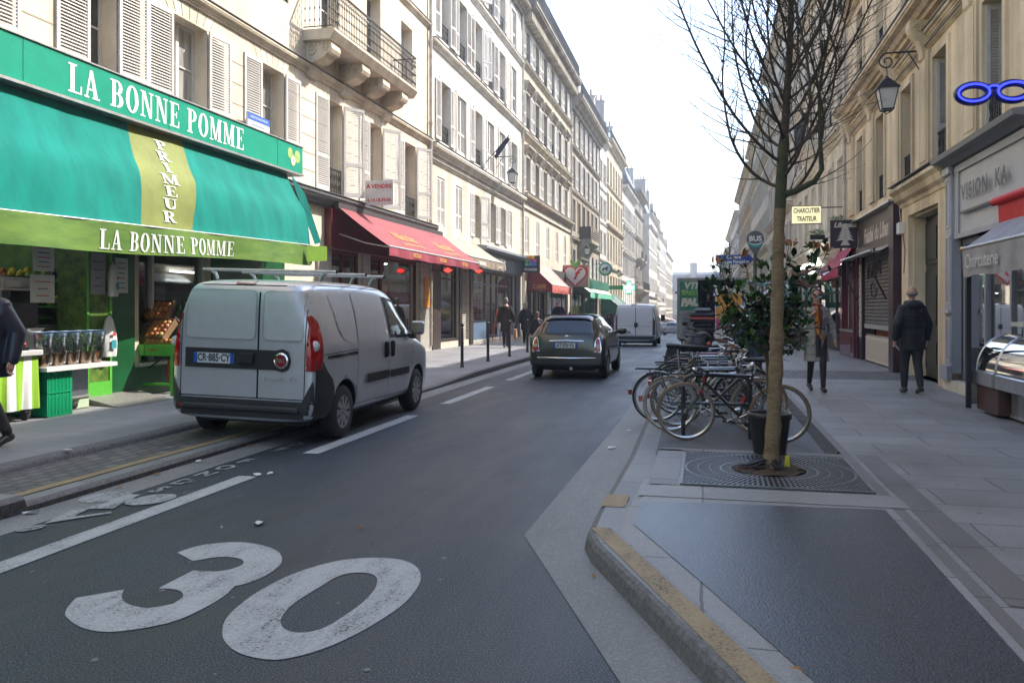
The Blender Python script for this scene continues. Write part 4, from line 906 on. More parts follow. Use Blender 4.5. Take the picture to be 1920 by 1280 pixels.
# --- teal awning
t = thing("shop_awning", "baggy teal canvas awning with olive stripe and lime valance above the green grocer", "awning", (-8.4, 4, 4.2))
def awn(u, v):   # u along Y 0..1, v down 0..1
    y = -8+u*23.6
    ph = y*1.9; fold = .035*math.sin(ph*.9)+.02*math.sin(ph*2.3+1)+.012*math.sin(ph*5.1)
    bag = math.sin(PI*min(1, v*1.05))*(.10+fold) ; br = .10/(1+math.exp(-(v-.42)*22))
    x = -8.45+.46*v+bag*.75+br; z = 4.32-1.5*v-.03*math.sin(PI*v)*math.sin(ph*.5)-.02*max(0, 15.6-max(y, 6))*v
    if v > .97: z -= .012*math.sin(ph*1.3)
    return (x, y, z)
b = WB(t); nu, nv = 236, 22
pts = [[awn(i/nu, j/nv) for i in range(nu+1)] for j in range(nv+1)]
for (a0, a1, c0, c1, m_, n_) in ((-8, -8, 10.76, 10.36, teal_c, 190), (10.76, 10.36, 12.1, 11.58, olive_c, 16), (12.1, 11.58, 15.6, 15.6, teal_c, 50)):
    b.grid(lambda u, v: awn(((a0+(a1-a0)*v)*(1-u)+(c0+(c1-c0)*v)*u+8)/23.6, v), n_, nv, m_)
b.build("canopy", t)
b = WB(t)
def val(u, v):
    y = -8+u*23.6; x = -7.86+.02*math.sin(y*4)+.03*v*math.sin(y*2.3+.5); return (x+.01, y, 2.83-.02*max(0, 15.6-max(y, 6))-.40*v+.015*math.sin(y*1.1)*v)
b.grid(val, 236, 5, lime_c); b.build("valance", t)
b = WB(t); e1 = awn(1, 0); 
for j in range(nv): b.quad(pts[j][nu], pts[j+1][nu], (-8.87, 15.6, pts[j+1][nu][2]), (-8.87, 15.6, pts[j][nu][2]), teal_c)
b.add([(-8.35, 15.6, 4.33), (-8.1, 15.78, 3.9), (-7.72, 15.72, 2.9), (-7.8, 15.6, 2.85), (-8.1, 15.62, 3.6)], [(0, 1, 2, 3, 4)], teal_c); b.build("side_panel", t)
b = WB(t); b.quad((-7.82, 15.3, 2.8), (-7.6, 15.75, 2.82), (-7.6, 15.75, 2.52), (-7.82, 15.3, 2.48), lime_b); b.quad((-8.87, 15.6, 2.74), (-7.86, 15.6, 2.74), (-7.86, 15.6, 2.45), (-8.87, 15.6, 2.55), lime_b); b.build("valance_end", t)
b = WB(t)
def onval(x, y, e, y0=9.46):
    yy = y0+x; v = (2.83-(2.47+y))/.40; p = val((yy+8)/23.6, max(0, v)); return (p[0]+.008+e, yy, p[2])
Lt = serif_len("LA BONNE POMME", .27, .8); serif_text(b, "LA BONNE POMME", .26, greyl, onval, .8*(12.75-9.36)/Lt); b.build("lettering", t)
b = WB(t)
for i, ch in enumerate("PRIMEUR"):
    g = glyph(ch); v0 = .10+i*.122
    yc = 11.44-.47*v0
    for k, P in enumerate(g.P):
        q = []
        for p in P:
            v = v0+.10*(1-p[1]); yy = yc+(p[0]-g.w/2)*.44; a_ = awn((yy+8)/23.6, v); q.append((a_[0]+.012+.0006*(k % 7), a_[1], a_[2]+.004))
        b.add(q, [tuple(range(len(q)))], greyl)
b.build("stripe_lettering", t)
b = WB(t); b.tube([(-7.87, 6, 2.64), (-7.87, 15.6, 2.83)], .015, alu, 6)
for y in (7.2, 15.0): b.tube([(-8.85, y, 3.3), (-7.9, y, 2.85)], .018, alu, 6)
b.build("front_bar", t)
# --- green grocer's front and interior
t = thing("shop", "dark green painted timber front of the grocer's shop with an open doorway", "shop front", (-8.9, 9, .14))
b = WB(t)
b.box(-8.895, -8.84, 10.88, 11.45, .14, 3.6, green_d); b.box(-8.895, -8.86, 13.62, 16.3, .14, 3.6, green_d); b.box(-8.895, -8.85, 11.46, 13.61, 2.75, 3.6, green_d); b.box(-8.895, -8.85, 11.46, 13.61, .14, .6, green_d)
b.box(-8.895, -8.85, 7.2, 7.35, .14, 3.6, green_d); b.box(-8.87, -8.80, 7.35, 10.87, 2.62, 3.6, green_d)
b.build("timber_panel", t)
b = WB(t)
for (a, c) in ((11.62, 11.70), (12.05, 12.11), (13.45, 13.55)): b.box(-9.1, -8.98, a, c, .62, 2.72, frame_w)
b.box(-9.1, -8.98, 11.7, 13.45, 2.6, 2.72, frame_w); b.box(-9.15, -8.86, 11.6, 13.57, .6, .66, frame_w); b.build("window_frame", t)
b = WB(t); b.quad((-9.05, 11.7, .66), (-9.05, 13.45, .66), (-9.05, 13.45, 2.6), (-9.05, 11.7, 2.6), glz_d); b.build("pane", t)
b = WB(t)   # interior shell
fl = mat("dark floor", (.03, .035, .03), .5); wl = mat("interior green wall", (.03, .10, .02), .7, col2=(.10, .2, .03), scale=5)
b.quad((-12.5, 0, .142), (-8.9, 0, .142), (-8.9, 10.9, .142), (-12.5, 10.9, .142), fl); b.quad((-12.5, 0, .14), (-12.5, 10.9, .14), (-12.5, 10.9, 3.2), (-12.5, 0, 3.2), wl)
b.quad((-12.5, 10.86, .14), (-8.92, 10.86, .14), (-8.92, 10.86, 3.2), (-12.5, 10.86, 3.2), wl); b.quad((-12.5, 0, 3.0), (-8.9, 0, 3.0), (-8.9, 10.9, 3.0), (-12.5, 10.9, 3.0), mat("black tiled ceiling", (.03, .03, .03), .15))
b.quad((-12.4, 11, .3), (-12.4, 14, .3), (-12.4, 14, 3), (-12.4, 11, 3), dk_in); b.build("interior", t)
for (x, y, l_) in ((-10.0, 8.3, 1.2), (-11.4, 8.8, 1.2), (-11.6, 10.0, 1.1), (-10.4, 10.0, 1.0)):
    tt = thing("ceiling_light", "lit fluorescent tube under the black ceiling of the grocer's shop", "lamp", (x, y, 2.95), 0, "fluorescent tubes in the grocer's shop")
    b = MB(); b.box(-.05, .05, -l_/2, l_/2, 0, .04, alu); b.build("fitting", tt); b = MB(); b.tube([(0, -l_/2+.04, -.02), (0, l_/2-.04, -.02)], .018, tube_l, 6); b.build("tube", tt)
def sheet(name, label, cat, x, y0, y1, z0, z1, m_=None, lines=6, axis='x', red=False, group=None):
    """paper notice with print on it, facing +X"""
    t = thing(name, label, cat, (x, (y0+y1)/2, z0), 0, group); b = WB(t); b.box(x-.004, x, y0, y1, z0, z1, m_ or paper); b.build("sheet", t)
    b = WB(t)
    for k in range(lines):
        zz = z1-(k+1)*(z1-z0)/(lines+1); ww = (y1-y0)*rnd.uniform(.2, .36); cy = (y0+y1)/2
        b.box(x+.0005, x+.001, cy-ww, cy+ww, zz-.006, zz+.006, red_ink if red and k % 2 == 0 else ink)
    b.build("print", t); return t
sheet("paper_notice", "tall white paper notice taped to the dark green panel above the fruit barrow", "notice", -8.835, 11.0, 11.28, 1.78, 2.32, lines=6)
sheet("paper_notice", "white price list pinned left of the shop doorway, upper one", "notice", -8.79, 9.35, 9.72, 2.05, 2.55, lines=7, red=True)
sheet("paper_notice", "larger white notice below the price list, above the juice machine", "notice", -8.785, 9.3, 9.72, 1.62, 2.0, lines=3, red=True)
sheet("paper_notice", "grey poster hanging on the vegetable-print post inside the doorway", "notice", -8.79, 10.42, 10.72, 1.75, 2.36, m_=mat("grey poster", (.33, .33, .36), .6), lines=4)
b = None
t = thing("patterned_post", "narrow lime green post printed with vegetables at the right of the doorway", "post", (-8.9, 10.5, .14)); b = WB(t)
vp = mat("vegetable print", (.14, .24, .03), .5, col2=(.015, .06, .012), scale=7, detail=6); b.box(-9.3, -8.80, 10.35, 10.86, .45, 2.6, vp); b.build("printed_panel", t); b = WB(t); b.box(-9.31, -8.79, 10.34, 10.87, .14, .449, green_l); b.box(-8.799, -8.785, 10.345, 10.385, .45, 2.6, green_l); b.box(-8.799, -8.785, 10.815, 10.865, .45, 2.6, green_l); b.build("edge", t)
def bag(label, x, y, z, h, w_):
    t = thing("plastic_bag", label, "bag", (x, y, z)); b = MB(); n = 14
    wb = mat("white plastic bag", (.62, .63, .62), .5, amt=.12, scale=9)
    prof = [(0, .02), (.1, .25), (.35, .42), (.7, .5), (1, .46)]
    def f(u, v):
        k = 0
        for (a, c), (a2, c2) in zip(prof, prof[1:]):
            if v <= a2: k = c+(c2-c)*(v-a)/(a2-a); break
        a = u*2*PI; return (.07*k*2*math.cos(a)*(1+.25*math.sin(5*a+v*6)), w_*k*math.sin(a)*(1+.1*math.sin(4*a)), h*(1-v))
    b.grid(f, 22, 10, wb); b.build("bag_body", t); b = MB(); b.box(.10*.9, .10*.9+.003, -w_*.2, w_*.15, h*.2, h*.4, mat("teal print", (.03, .25, .3), .6)); b.box(.093, .096, -w_*.12, w_*.1, h*.5, h*.58, red_ink); b.build("print", t)
bag("crumpled white carrier bag hung low on the vegetable-print post", -8.72, 10.72, .82, .62, .30); bag("white carrier bag hung beside the grey poster at the doorway", -8.74, 10.82, 1.72, .52, .16)
# juice machine with oranges behind clear cover
t = thing("juice_machine", "orange juicer with a grey top and oranges behind a clear cover", "juicer", (-9.15, 9.3, .9)); b = WB(t)
b.bbox(-9.45, -8.95, 9.0, 9.62, 1.78, 1.98, steel, .02); b.box(-9.4, -9.0, 9.05, 9.6, .95, 1.2, steel); b.box(-9.42, -9.36, 9.05, 9.6, 1.2, 1.78, steel); b.build("casing", t)
b = WB(t); b.box(-8.97, -8.955, 9.02, 9.61, 1.3, 1.775, clearp); b.build("cover", t); b = WB(t); b.box(-8.949, -8.945, 9.06, 9.32, 1.83, 1.91, paper); b.build("badge", t)
for i in range(11):
    y, z = (9.12+.14*(i % 4)+.06*((i//4) % 2), 1.36+.12*(i//4)); b = WB(t); b.ball((-9.12+.02*(i % 3), y, z), .062, orange, 12, 8); b.build("orange", t)
b = WB(t); b.lathe([(.001, 0), (.12, .02), (.17, .08), (.16, .08), (.11, .03), (.001, .02)], steel, (-8.86, 9.4, 1.2), 14); b.build("tray", t)
b = WB(t); b.box(-9.42, -8.95, 9.02, 9.6, .16, .94, steel); b.build("pedestal", t)
# glass door fridge
t = thing("display_fridge", "small grey glass-door drinks fridge with a yellow sticker", "fridge", (-9.7, 10.0, .14)); b = WB(t)
x0 = -9.95; b.bbox(x0, -9.55, 9.72, 10.24, 1.02, 1.09, black_m, .005); b.box(x0, x0+.03, 9.72, 10.24, 1.09, 1.95, black_m); b.box(x0, -9.55, 9.72, 9.76, 1.09, 1.76, alu); b.box(x0, -9.55, 10.2, 10.24, 1.09, 1.76, alu); b.box(x0, -9.55, 9.72, 10.24, 1.761, 1.95, mat("fridge header", (.07, .06, .06), .5)); b.box(x0, -9.57, 9.76, 10.2, 1.42, 1.435, alu); b.build("cabinet", t)
b = WB(t); b.box(-9.55, -9.54, 9.76, 10.2, 1.09, 1.76, clearp); b.build("glass_door", t); b = WB(t); b.box(-9.549, -9.545, 9.92, 10.05, 1.8, 1.92, mat("yellow sticker", (.65, .75, .02), .6)); b.build("sticker", t)
b = WB(t)
for i in range(4): b.box(-9.85, -9.65, 9.78+i*.105, 9.87+i*.105, 1.436, 1.436+.14+.04*(i % 2), (red_ink, paper, mat("pink carton", (.4, .15, .2), .6), paper)[i])
for i in range(4): b.box(-9.85, -9.65, 9.78+i*.105, 9.87+i*.105, 1.091, 1.25, mat("yellow carton", (.5, .33, .05), .6))
b.build("cartons", t)
b = WB(t); b.box(x0, -9.55, 9.72, 10.24, .16, 1.01, steel); b.build("cupboard", t)
t = thing("shop_counter", "lime green shop counter carrying a black cash register inside the doorway", "counter", (-9.9, 10.5, .14)); b = WB(t)
b.box(-10.6, -9.75, 10.26, 10.84, .16, .98, mat("lime counter", (.20, .33, .02), .5)); b.box(-10.6, -9.7, 10.26, 10.84, .981, 1.03, steel); b.build("cabinet", t)
b = WB(t); b.box(-10.3, -9.8, 10.28, 10.83, 1.38, 1.42, green_l); b.box(-10.3, -9.8, 10.28, 10.3, 1.031, 1.379, green_l); b.build("shelf", t)
t = thing("cash_register", "black cash register on the shop counter shelf", "till", (-10, 10.55, 1.42)); b = WB(t); b.bbox(-10.2, -9.8, 10.32, 10.8, 1.425, 1.55, black_m, .02); b.prism([(-10.2, 1.552), (-9.85, 1.552), (-10.0, 1.68), (-10.2, 1.68)], 10.36, 10.78, black_m); b.build("body", t); b = WB(t); b.box(-9.799, -9.795, 10.36, 10.52, 1.45, 1.53, mat("blue display", (.02, .06, .2), .3)); b.build("display", t)
t = thing("plastic_basket", "lime plastic basket under the shop counter shelf", "basket", (-9.8, 10.38, 1.03)); b = WB(t); b.box(-9.95, -9.72, 10.33, 10.52, 1.035, 1.25, green_l); b.build("basket_body", t)
t = thing("bag_stack", "stack of folded white carrier bags on the shop counter", "bags", (-9.8, 10.65, 1.03)); b = WB(t)
for i in range(6): b.bbox(-9.95+.01*i, -9.7, 10.56+.01*(i % 2), 10.8, 1.034+i*.045, 1.07+i*.045, paper, .01)
b.build("stack", t)
# strawberry cart
t = thing("fruit_cart", "wheeled fruit cart skirted with green and white striped cloth", "cart", (-8.5, 7.9, .14)); b = WB(t)
cg = mat("cloth green stripe", (.22, .42, .02), .8); cw = mat("cloth white stripe", (.66, .66, .64), .8)
def skirt(u, v):   # runs along the street face then round the near end
    L1, L2 = 2.4, .7; s_ = u*(L1+L2)
    if s_ < L2: x, y = -8.9+s_, 6.4; nx, ny = 0, -1
    else: x, y = -8.2, 6.4+(s_-L2); nx, ny = 1, 0
    w_ = .025*v*math.sin(s_*19)+.012*v*math.sin(s_*41); return (x+nx*w_, y+ny*w_, .95-.66*v)
nu = 124; ps = [[skirt(i/nu, j/6) for i in range(nu+1)] for j in range(7)]
for i in range(nu):
    m_ = cg if int((i/nu)*3.1/.125) % 2 == 0 else cw
    for j in range(6): b.add([ps[j][i], ps[j][i+1], ps[j+1][i+1], ps[j+1][i]], [(0, 1, 2, 3)], m_, True)
b.build("skirt", t); b = WB(t); b.bbox(-8.95, -8.15, 6.35, 8.84, .951, 1.02, mat("grey cart top", (.45, .44, .42), .5), .01); b.box(-8.9, -8.25, 6.5, 8.76, .26, .30, black_m)
for (x, y) in ((-8.85, 8.72), (-8.28, 8.72), (-8.28, 6.5)): b.box(x-.02, x+.02, y-.02, y+.02, .25, .95, steel)
b.build("tray", t)
b = WB(t); b.add([(-8.19, 8.21+.03*math.cos(a)*(1.15 if q % 2 else .9), .8+.045*math.sin(a)*(1.15 if q % 2 else .9)) for q, a in enumerate([2*PI*i/20 for i in range(20)])], [tuple(range(20))], mat("yellow badge", (.75, .5, .02), .6)); b.add([(-8.188, 8.21+.014*math.cos(a), .8+.02*math.sin(a)) for a in [2*PI*i/10 for i in range(10)]], [tuple(range(10))], mat("purple print", (.2, .03, .12), .6)); b.build("badge", t)
for (x, y) in ((-8.3, 8.7), (-8.85, 8.7), (-8.3, 6.6)):
    b = WB(t); b.lathe([(.001, -.02), (.075, -.02), (.085, -.01), (.085, .01), (.075, .02), (.001, .02)], rubber, (x, y, .225), 16, axis='x'); b.box(x-.03, x+.03, y-.02, y+.02, .24, .32, steel); b.build("wheel", t)
t = thing("strawberry_punnets", "heap of strawberry punnets on the striped fruit cart", "fruit", (-8.5, 8, 1.02))
for i in range(5):
    for j in range(3):
        y, x = 7.2+i*.33, -8.78+j*.24; b = WB(t); lift = .05 if i < 3 and j == 1 else 0
        b.box(x-.1, x+.1, y-.14, y+.14, 1.022+lift, 1.06+lift, clearp)
        for q in range(16): b.ball((x+rnd.uniform(-.08, .08), y+rnd.uniform(-.12, .12), 1.075+lift+rnd.uniform(0, .05)), (.024, .024, .03), straw, 6, 5)
        b.build("punnet", t)
# crates, board and wrapped pots
crate_g = mat("green plastic crate", (.0, .30, .12), .45)
def crate(label, x0, x1, y0, y1, z0, z1):
    t = thing("plastic_crate", label, "crate", ((x0+x1)/2, (y0+y1)/2, z0), 0, "green crates under the plant board"); b = WB(t)
    for (a, c, d, e) in ((x0, x1, y0, y0+.015), (x0, x1, y1-.015, y1), (x0, x0+.015, y0+.015, y1-.015)): b.box(a, c, d, e, z0, z1, crate_g)
    b.box(x0, x1, y0, y1, z0, z0+.012, crate_g); n = 13
    for i in range(n): z = z0+.02+(z1-z0-.04)*i/(n-1); b.box(x1-.012, x1, y0+.015, y1-.015, z-.006, z+.006, crate_g)
    for i in range(7): y = y0+.03+(y1-y0-.06)*i/6; b.box(x1-.012, x1+.003, y-.007, y+.007, z0+.012, z1-.0, crate_g)
    b.build("crate_body", t)
    b = WB(t); inn = mat("pale crate lining", (.55, .62, .58), .8); b.box(x1-.03, x1-.025, y0+.02, y1-.02, z0+.02, z1-.02, inn); b.build("lining", t)
crate("lower green slatted plastic crate under the plant board", -8.75, -8.2, 8.95, 9.38, .145, .44); crate("upper green slatted plastic crate under the plant board", -8.75, -8.2, 8.95, 9.38, .445, .73)
t = thing("display_board", "white board laid on green crates carrying wrapped pot plants", "board", (-8.4, 9.4, .74)); b = WB(t); b.box(-8.85, -8.12, 8.86, 10.15, .735, .79, mat("white board", (.62, .60, .57), .6, amt=.1)); b.build("board", t)
t = thing("steel_trolley", "low steel trolley with a swivel wheel beside the green crates", "trolley", (-8.6, 9.6, .2)); b = WB(t); b.box(-8.8, -8.35, 9.45, 9.85, .36, .72, steel); b.box(-8.8, -8.35, 9.45, 9.85, .32, .355, alu); b.build("body", t); b = WB(t); b.lathe([(.001, -.015), (.05, -.015), (.06, 0), (.05, .015), (.001, .015)], rubber, (-8.4, 9.65, .225), 12, axis='x'); b.build("wheel", t)
t = thing("cream_step", "small pale green step box on the pavement by the trolley", "step", (-8.6, 9.75, .14)); b = WB(t); b.bbox(-8.85, -8.5, 9.45, 10.05, .145, .30, mat("pale green box", (.42, .52, .36), .7), .01); b.box(-8.87, -8.48, 9.43, 10.07, .301, .32, alu); b.build("box_body", t)
potm = mat("orange wrapped pot", (.62, .25, .02), .5, amt=.2, scale=10)
for i in range(5):
    y = 8.98+i*.235; t = thing("potted_herb", "young plant in an orange pot wrapped in clear film on the white board", "plant", (-8.28, y, .79), rnd.random()*.4, "film-wrapped pots on the board"); b = MB(); b.lathe([(.001, 0), (.06, 0), (.085, .16), (.08, .165), (.001, .16)], potm, n=14); b.build("pot", t)
    b = MB()
    for q in range(46):
        a, r, z = rnd.random()*6.3, rnd.random()*.075, .17+rnd.random()*.2; s_ = .035; p = Vector((r*math.cos(a), r*math.sin(a), z)); d = Vector((math.cos(a), math.sin(a), rnd.uniform(0, .8)))*s_; e = Vector((-math.sin(a), math.cos(a), 0))*s_*.45
        b.add([tuple(p), tuple(p+d*.6+e), tuple(p+d*1.3), tuple(p+d*.6-e)], [(0,1,2,3)], leafg)
    b.build("foliage", t); b = MB(); b.lathe([(.062, .0), (.10, .2), (.12, .44)], clearp, n=10); b.lathe([(.11, .43), (.125, .45)], mat("blue film band", (.25, .4, .65), .4), n=10); b.build("film", t)
# ramp
t = thing("metal_ramp", "diamond-plate metal ramp at the grocer's doorway", "ramp", (-8.6, 11, .14)); b = WB(t); dp = mat("diamond plate", (.30, .29, .27), .45, metal=.5, amt=.3, scale=30, bump=1, bscale=25)
b.add([(-8.05, 10.1, .145), (-7.98, 11.2, .145), (-8.86, 11.5, .25), (-8.86, 10.3, .25), (-8.05, 10.1, .142), (-7.98, 11.2, .142), (-8.86, 11.5, .142), (-8.86, 10.3, .142)], [(0,1,2,3), (0,4,5,1), (1,5,6,2), (0,3,7,4)], dp)
for i in range(16):
    for j in range(11):
        u, v = (i+.5)/16, (j+.5)/11; p = Vector((-8.05-.81*v, 10.1+.2*v+1.15*u, .147+.105*v)); a = .7 if (i+j) % 2 else -.7; d = Vector((math.cos(a), math.sin(a), .0))*.025; e = Vector((-d.y, d.x, 0))*.22
        b.add([tuple(p-d), tuple(p+e), tuple(p+d), tuple(p-e)], [(0,1,2,3)], alu)
b.build("plate", t)
# fruit barrow
t = thing("fruit_barrow", "bright green wooden barrow with a red spoked wheel, piled with mangoes", "barrow", (-8.6, 12, .14)); b = WB(t)
b.prism([(-9.06, .97), (-8.98, .78), (-8.33, .78), (-8.22, .97), (-8.25, .97), (-8.35, .80), (-8.96, .80), (-9.03, .97)], 11.62, 12.8, green_l); b.box(-9.05, -8.23, 11.6, 11.63, .78, .96, green_l)
b.box(-8.84, -8.78, 11.585, 11.599, .79, .95, green_l); b.box(-8.5, -8.44, 11.585, 11.599, .79, .95, green_l); b.build("tray", t)
b = WB(t); b.add([(-8.71, 11.597, .875), (-8.62, 11.597, .89), (-8.53, 11.597, .875), (-8.62, 11.597, .86)], [(0,1,2,3)], mat("red diamond", (.5, .03, .02), .6)); b.build("emblem", t)
for (x, y) in ((-8.95, 11.66), (-8.29, 11.66), (-8.29, 12.75), (-8.95, 12.75)): b = WB(t); b.box(x-.035, x+.035, y-.035, y+.035, .145, .80, green_l); b.build("leg", t)
b = WB(t); b.box(-8.915, -8.325, 11.64, 11.68, .30, .34, green_l); b.tube([(-8.9, 11.7, .5), (-8.7, 12.1, .78)], .012, black_m, 6); b.build("stretcher", t)
b = WB(t); rd = mat("red wheel paint", (.42, .07, .03), .55); c_ = (-8.45, 12.2, .50)
b.tube([(c_[0]+.34*math.cos(a), c_[1], c_[2]+.34*math.sin(a)) for a in [2*PI*q/28 for q in range(29)]], .022, rd, 8, cap=False)
for q in range(10): a = 2*PI*q/10; b.tube([(c_[0], c_[1], c_[2]), (c_[0]+.33*math.cos(a), c_[1], c_[2]+.33*math.sin(a))], [.022, .014], rd, 6)
b.lathe([(.001, -.05), (.05, -.05), (.05, .05), (.001, .05)], rd, c_, 12, axis='y'); b.build("wheel", t)
def fruit_box(label, x0, x1, y0, z0, h, rows, cols, tilt, mats, r):
    t = thing("fruit_box", label, "box", ((x0+x1)/2, y0, z0)); T = Matrix.Translation((0, 0, 0)) @ Matrix.Rotation(tilt, 4, 'X'); w_ = (x1-x0)/2
    b = MB(T); b.box(-w_, w_, 0, h, 0, .015, card); b.box(-w_, -w_+.012, 0, h, .015, .12, card); b.box(w_-.012, w_, 0, h, .015, .12, card); b.box(-w_+.012, w_-.012, 0, .012, .015, .1, card); b.box(-w_+.012, w_-.012, h-.012, h, .015, .12, card); b.build("carton", t)
    for i in range(cols):
        for j in range(rows):
            b = MB(T); cx = -w_+.03+r+(2*w_-.06-2*r)*i/max(1, cols-1)+rnd.uniform(-.01, .01); cy = .03+r+(h-.06-2*r)*j/max(1, rows-1)
            b.ball((cx, cy, .08+rnd.uniform(0, .02)), (r*.95, r*1.15, r), rnd.choice(mats), 12, 8); b.build("mango" if mats[0] is mango else "fruit", t)
fruit_box("upper tilted carton of red and yellow mangoes on the barrow", -9.12, -8.66, 12.02, 1.3, .40, 3, 4, R_(48), [mango, mango2, mango], .052)
fruit_box("lower tilted carton of mangoes on the barrow", -8.92, -8.50, 11.75, .99, .44, 4, 4, R_(42), [mango, mango, mango2], .052)
t = thing("mango_pile", "loose row of mangoes along the front of the barrow", "fruit", (-8.6, 11.7, .9))
for i in range(7): b = WB(t); b.ball((-8.78+i*.078, 11.69+rnd.uniform(0, .03), 1.0), (.05, .05, .055), mango, 12, 8); b.build("mango", t)
t = thing("pineapple", "pineapple with a pink label standing at the left of the barrow", "pineapple", (-8.98, 11.72, .82)); b = MB(); pa = mat("pineapple skin", (.14, .09, .02), .7, amt=.6, scale=40, bump=1, bscale=45); b.ball((0, 0, .13), (.07, .07, .12), pa, 14, 10); b.build("fruit_body", t)
b = MB()
for q in range(22): a = q*2.4; r = .03; b.add([(.012*math.cos(a+1.5), .012*math.sin(a+1.5), .24), (.012*math.cos(a-1.5), .012*math.sin(a-1.5), .24), ((.03+.05*(q % 3)/2)*math.cos(a), (.03+.05*(q % 3)/2)*math.sin(a), .36+.05*rnd.random())], [(0, 1, 2)], leafg)
b.build("crown", t); b = MB(); b.box(.02, .06, -.085, -.08, .14, .22, mat("pink label", (.55, .08, .3), .6)); b.box(-.06, .05, -.0755, -.074, .14, .22, mat("pink label", (.55, .08, .3), .6)); b.build("sticker", t)
t = thing("mandarin_net", "orange mandarins in a black tray standing tilted behind the mango cartons", "fruit", (-8.45, 12.3, 1.2)); b = WB(t); b.add([(-8.7, 12.1, 1.5), (-8.32, 12.2, 1.1), (-8.32, 12.7, 1.1), (-8.7, 12.7, 1.5)], [(0,1,2,3)], black_m); b.build("tray", t)
for q in range(14): b = WB(t); b.ball((-8.38-rnd.random()*.22, 12.35+rnd.random()*.25, 1.42+rnd.random()*.18), .035, orange, 10, 7); b.build("mandarin", t)
t = thing("flower_bunches", "wrapped bunches of purple and green produce behind the mangoes", "flowers", (-8.6, 12.4, 1.0)); b = WB(t)
pm = mat("purple petals", (.16, .06, .16), .7)
for q in range(260):
    p = Vector((-8.72+rnd.gauss(0, .12), 12.15+rnd.random()*.4, 1.35+rnd.gauss(0, .13))); a = rnd.random()*6; d = Vector((math.cos(a), 0, math.sin(a)))*.05; e = Vector((-d.z, .02, d.x))*.4
    b.add([tuple(p-d), tuple(p+e), tuple(p+d), tuple(p-e)], [(0,1,2,3)], pm if rnd.random() < .25 else leafg)
b.build("foliage", t)

# --- generic glazed shop front
def shop_glaze(t, side, Y0, Y1, z0, z1, fm, n=2, riser=.45, gm=None, inner=dk_in, rise_m=None, x=.12, door=None, transom=True, glow=None):
    """frame, panes, stall riser and a dim room behind; coordinates: Y along the street, x metres behind the facade plane"""
    sgn = -1 if side == 'L' else 1; X = XL if side == 'L' else XR
    def bx(b, xa, xb, ya, yb, za, zb, m): a, c = X+sgn*xa, X+sgn*xb; b.box(min(a, c), max(a, c), ya, yb, za, zb, m)
    b = WB(t); w_ = .07; ys = [Y0+(Y1-Y0)*i/n for i in range(n+1)]
    for i, y in enumerate(ys): o = 0 if 0 < i < n else (w_/2 if i == 0 else -w_/2); bx(b, x-.04, x+.04, y+o-w_/2, y+o+w_/2, z0, z1, fm)
    bx(b, x-.035, x+.035, Y0+w_, Y1-w_, z1-.09, z1, fm); 
    if transom: bx(b, x-.03, x+.03, Y0+w_, Y1-w_, z1-.55, z1-.49, fm)
    if riser: bx(b, x-.05, x+.05, Y0, Y1, z0, z0+riser, rise_m or fm); bx(b, x-.08, x+.06, Y0, Y1, z0+riser+.001, z0+riser+.04, fm)
    b.build("frame", t)
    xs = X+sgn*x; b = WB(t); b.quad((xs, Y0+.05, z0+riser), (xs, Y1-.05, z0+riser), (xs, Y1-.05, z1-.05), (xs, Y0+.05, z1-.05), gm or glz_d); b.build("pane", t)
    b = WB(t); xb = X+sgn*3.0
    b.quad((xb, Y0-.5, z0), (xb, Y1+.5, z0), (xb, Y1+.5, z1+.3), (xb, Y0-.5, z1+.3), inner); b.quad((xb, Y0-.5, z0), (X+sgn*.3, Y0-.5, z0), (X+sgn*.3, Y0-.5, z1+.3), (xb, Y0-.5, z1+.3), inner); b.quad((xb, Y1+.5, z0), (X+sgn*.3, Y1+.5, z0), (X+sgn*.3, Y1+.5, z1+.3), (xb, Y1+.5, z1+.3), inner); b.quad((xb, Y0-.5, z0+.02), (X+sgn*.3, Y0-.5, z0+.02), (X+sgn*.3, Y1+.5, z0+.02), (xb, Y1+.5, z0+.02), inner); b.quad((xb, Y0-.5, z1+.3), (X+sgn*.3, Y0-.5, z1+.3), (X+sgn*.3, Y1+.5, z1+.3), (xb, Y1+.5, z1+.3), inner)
    for k in range(int((Y1-Y0)/.5)):   # goods on show, set back from the glass
        yy = Y0+.3+k*.5+rnd.uniform(-.1, .1); hh = rnd.uniform(.25, 1.2); xa = rnd.uniform(.5, 1.6)
        cm = mat("goods %d" % rnd.randrange(5), tuple(rnd.uniform(.04, .5) for _ in range(3)), .6); bx(b, xa, xa+.3, yy-.12, yy+.12, z0+riser+.0, z0+riser+hh, cm)
    b.build("interior", t)
    if glow:
        b = WB(t)
        for k in range(glow): yy = Y0+(k+.5)*(Y1-Y0)/glow; bx(b, .8, 1.9, yy-.05, yy+.05, z1-.1, z1-.06, tube_l)
        b.build("lamp", t)
burg = mat("burgundy paint", (.12, .012, .018), .4, amt=.15); burg_c = mat("rose red awning canvas", (.25, .045, .055), .8, amt=.25, scale=1.2, stretch=(3, .3, 1)); burg_v = mat("rose red valance canvas", (.27, .035, .06), .8, amt=.15, scale=2)
gold = mat("faded gold print", (.60, .32, .06), .7)
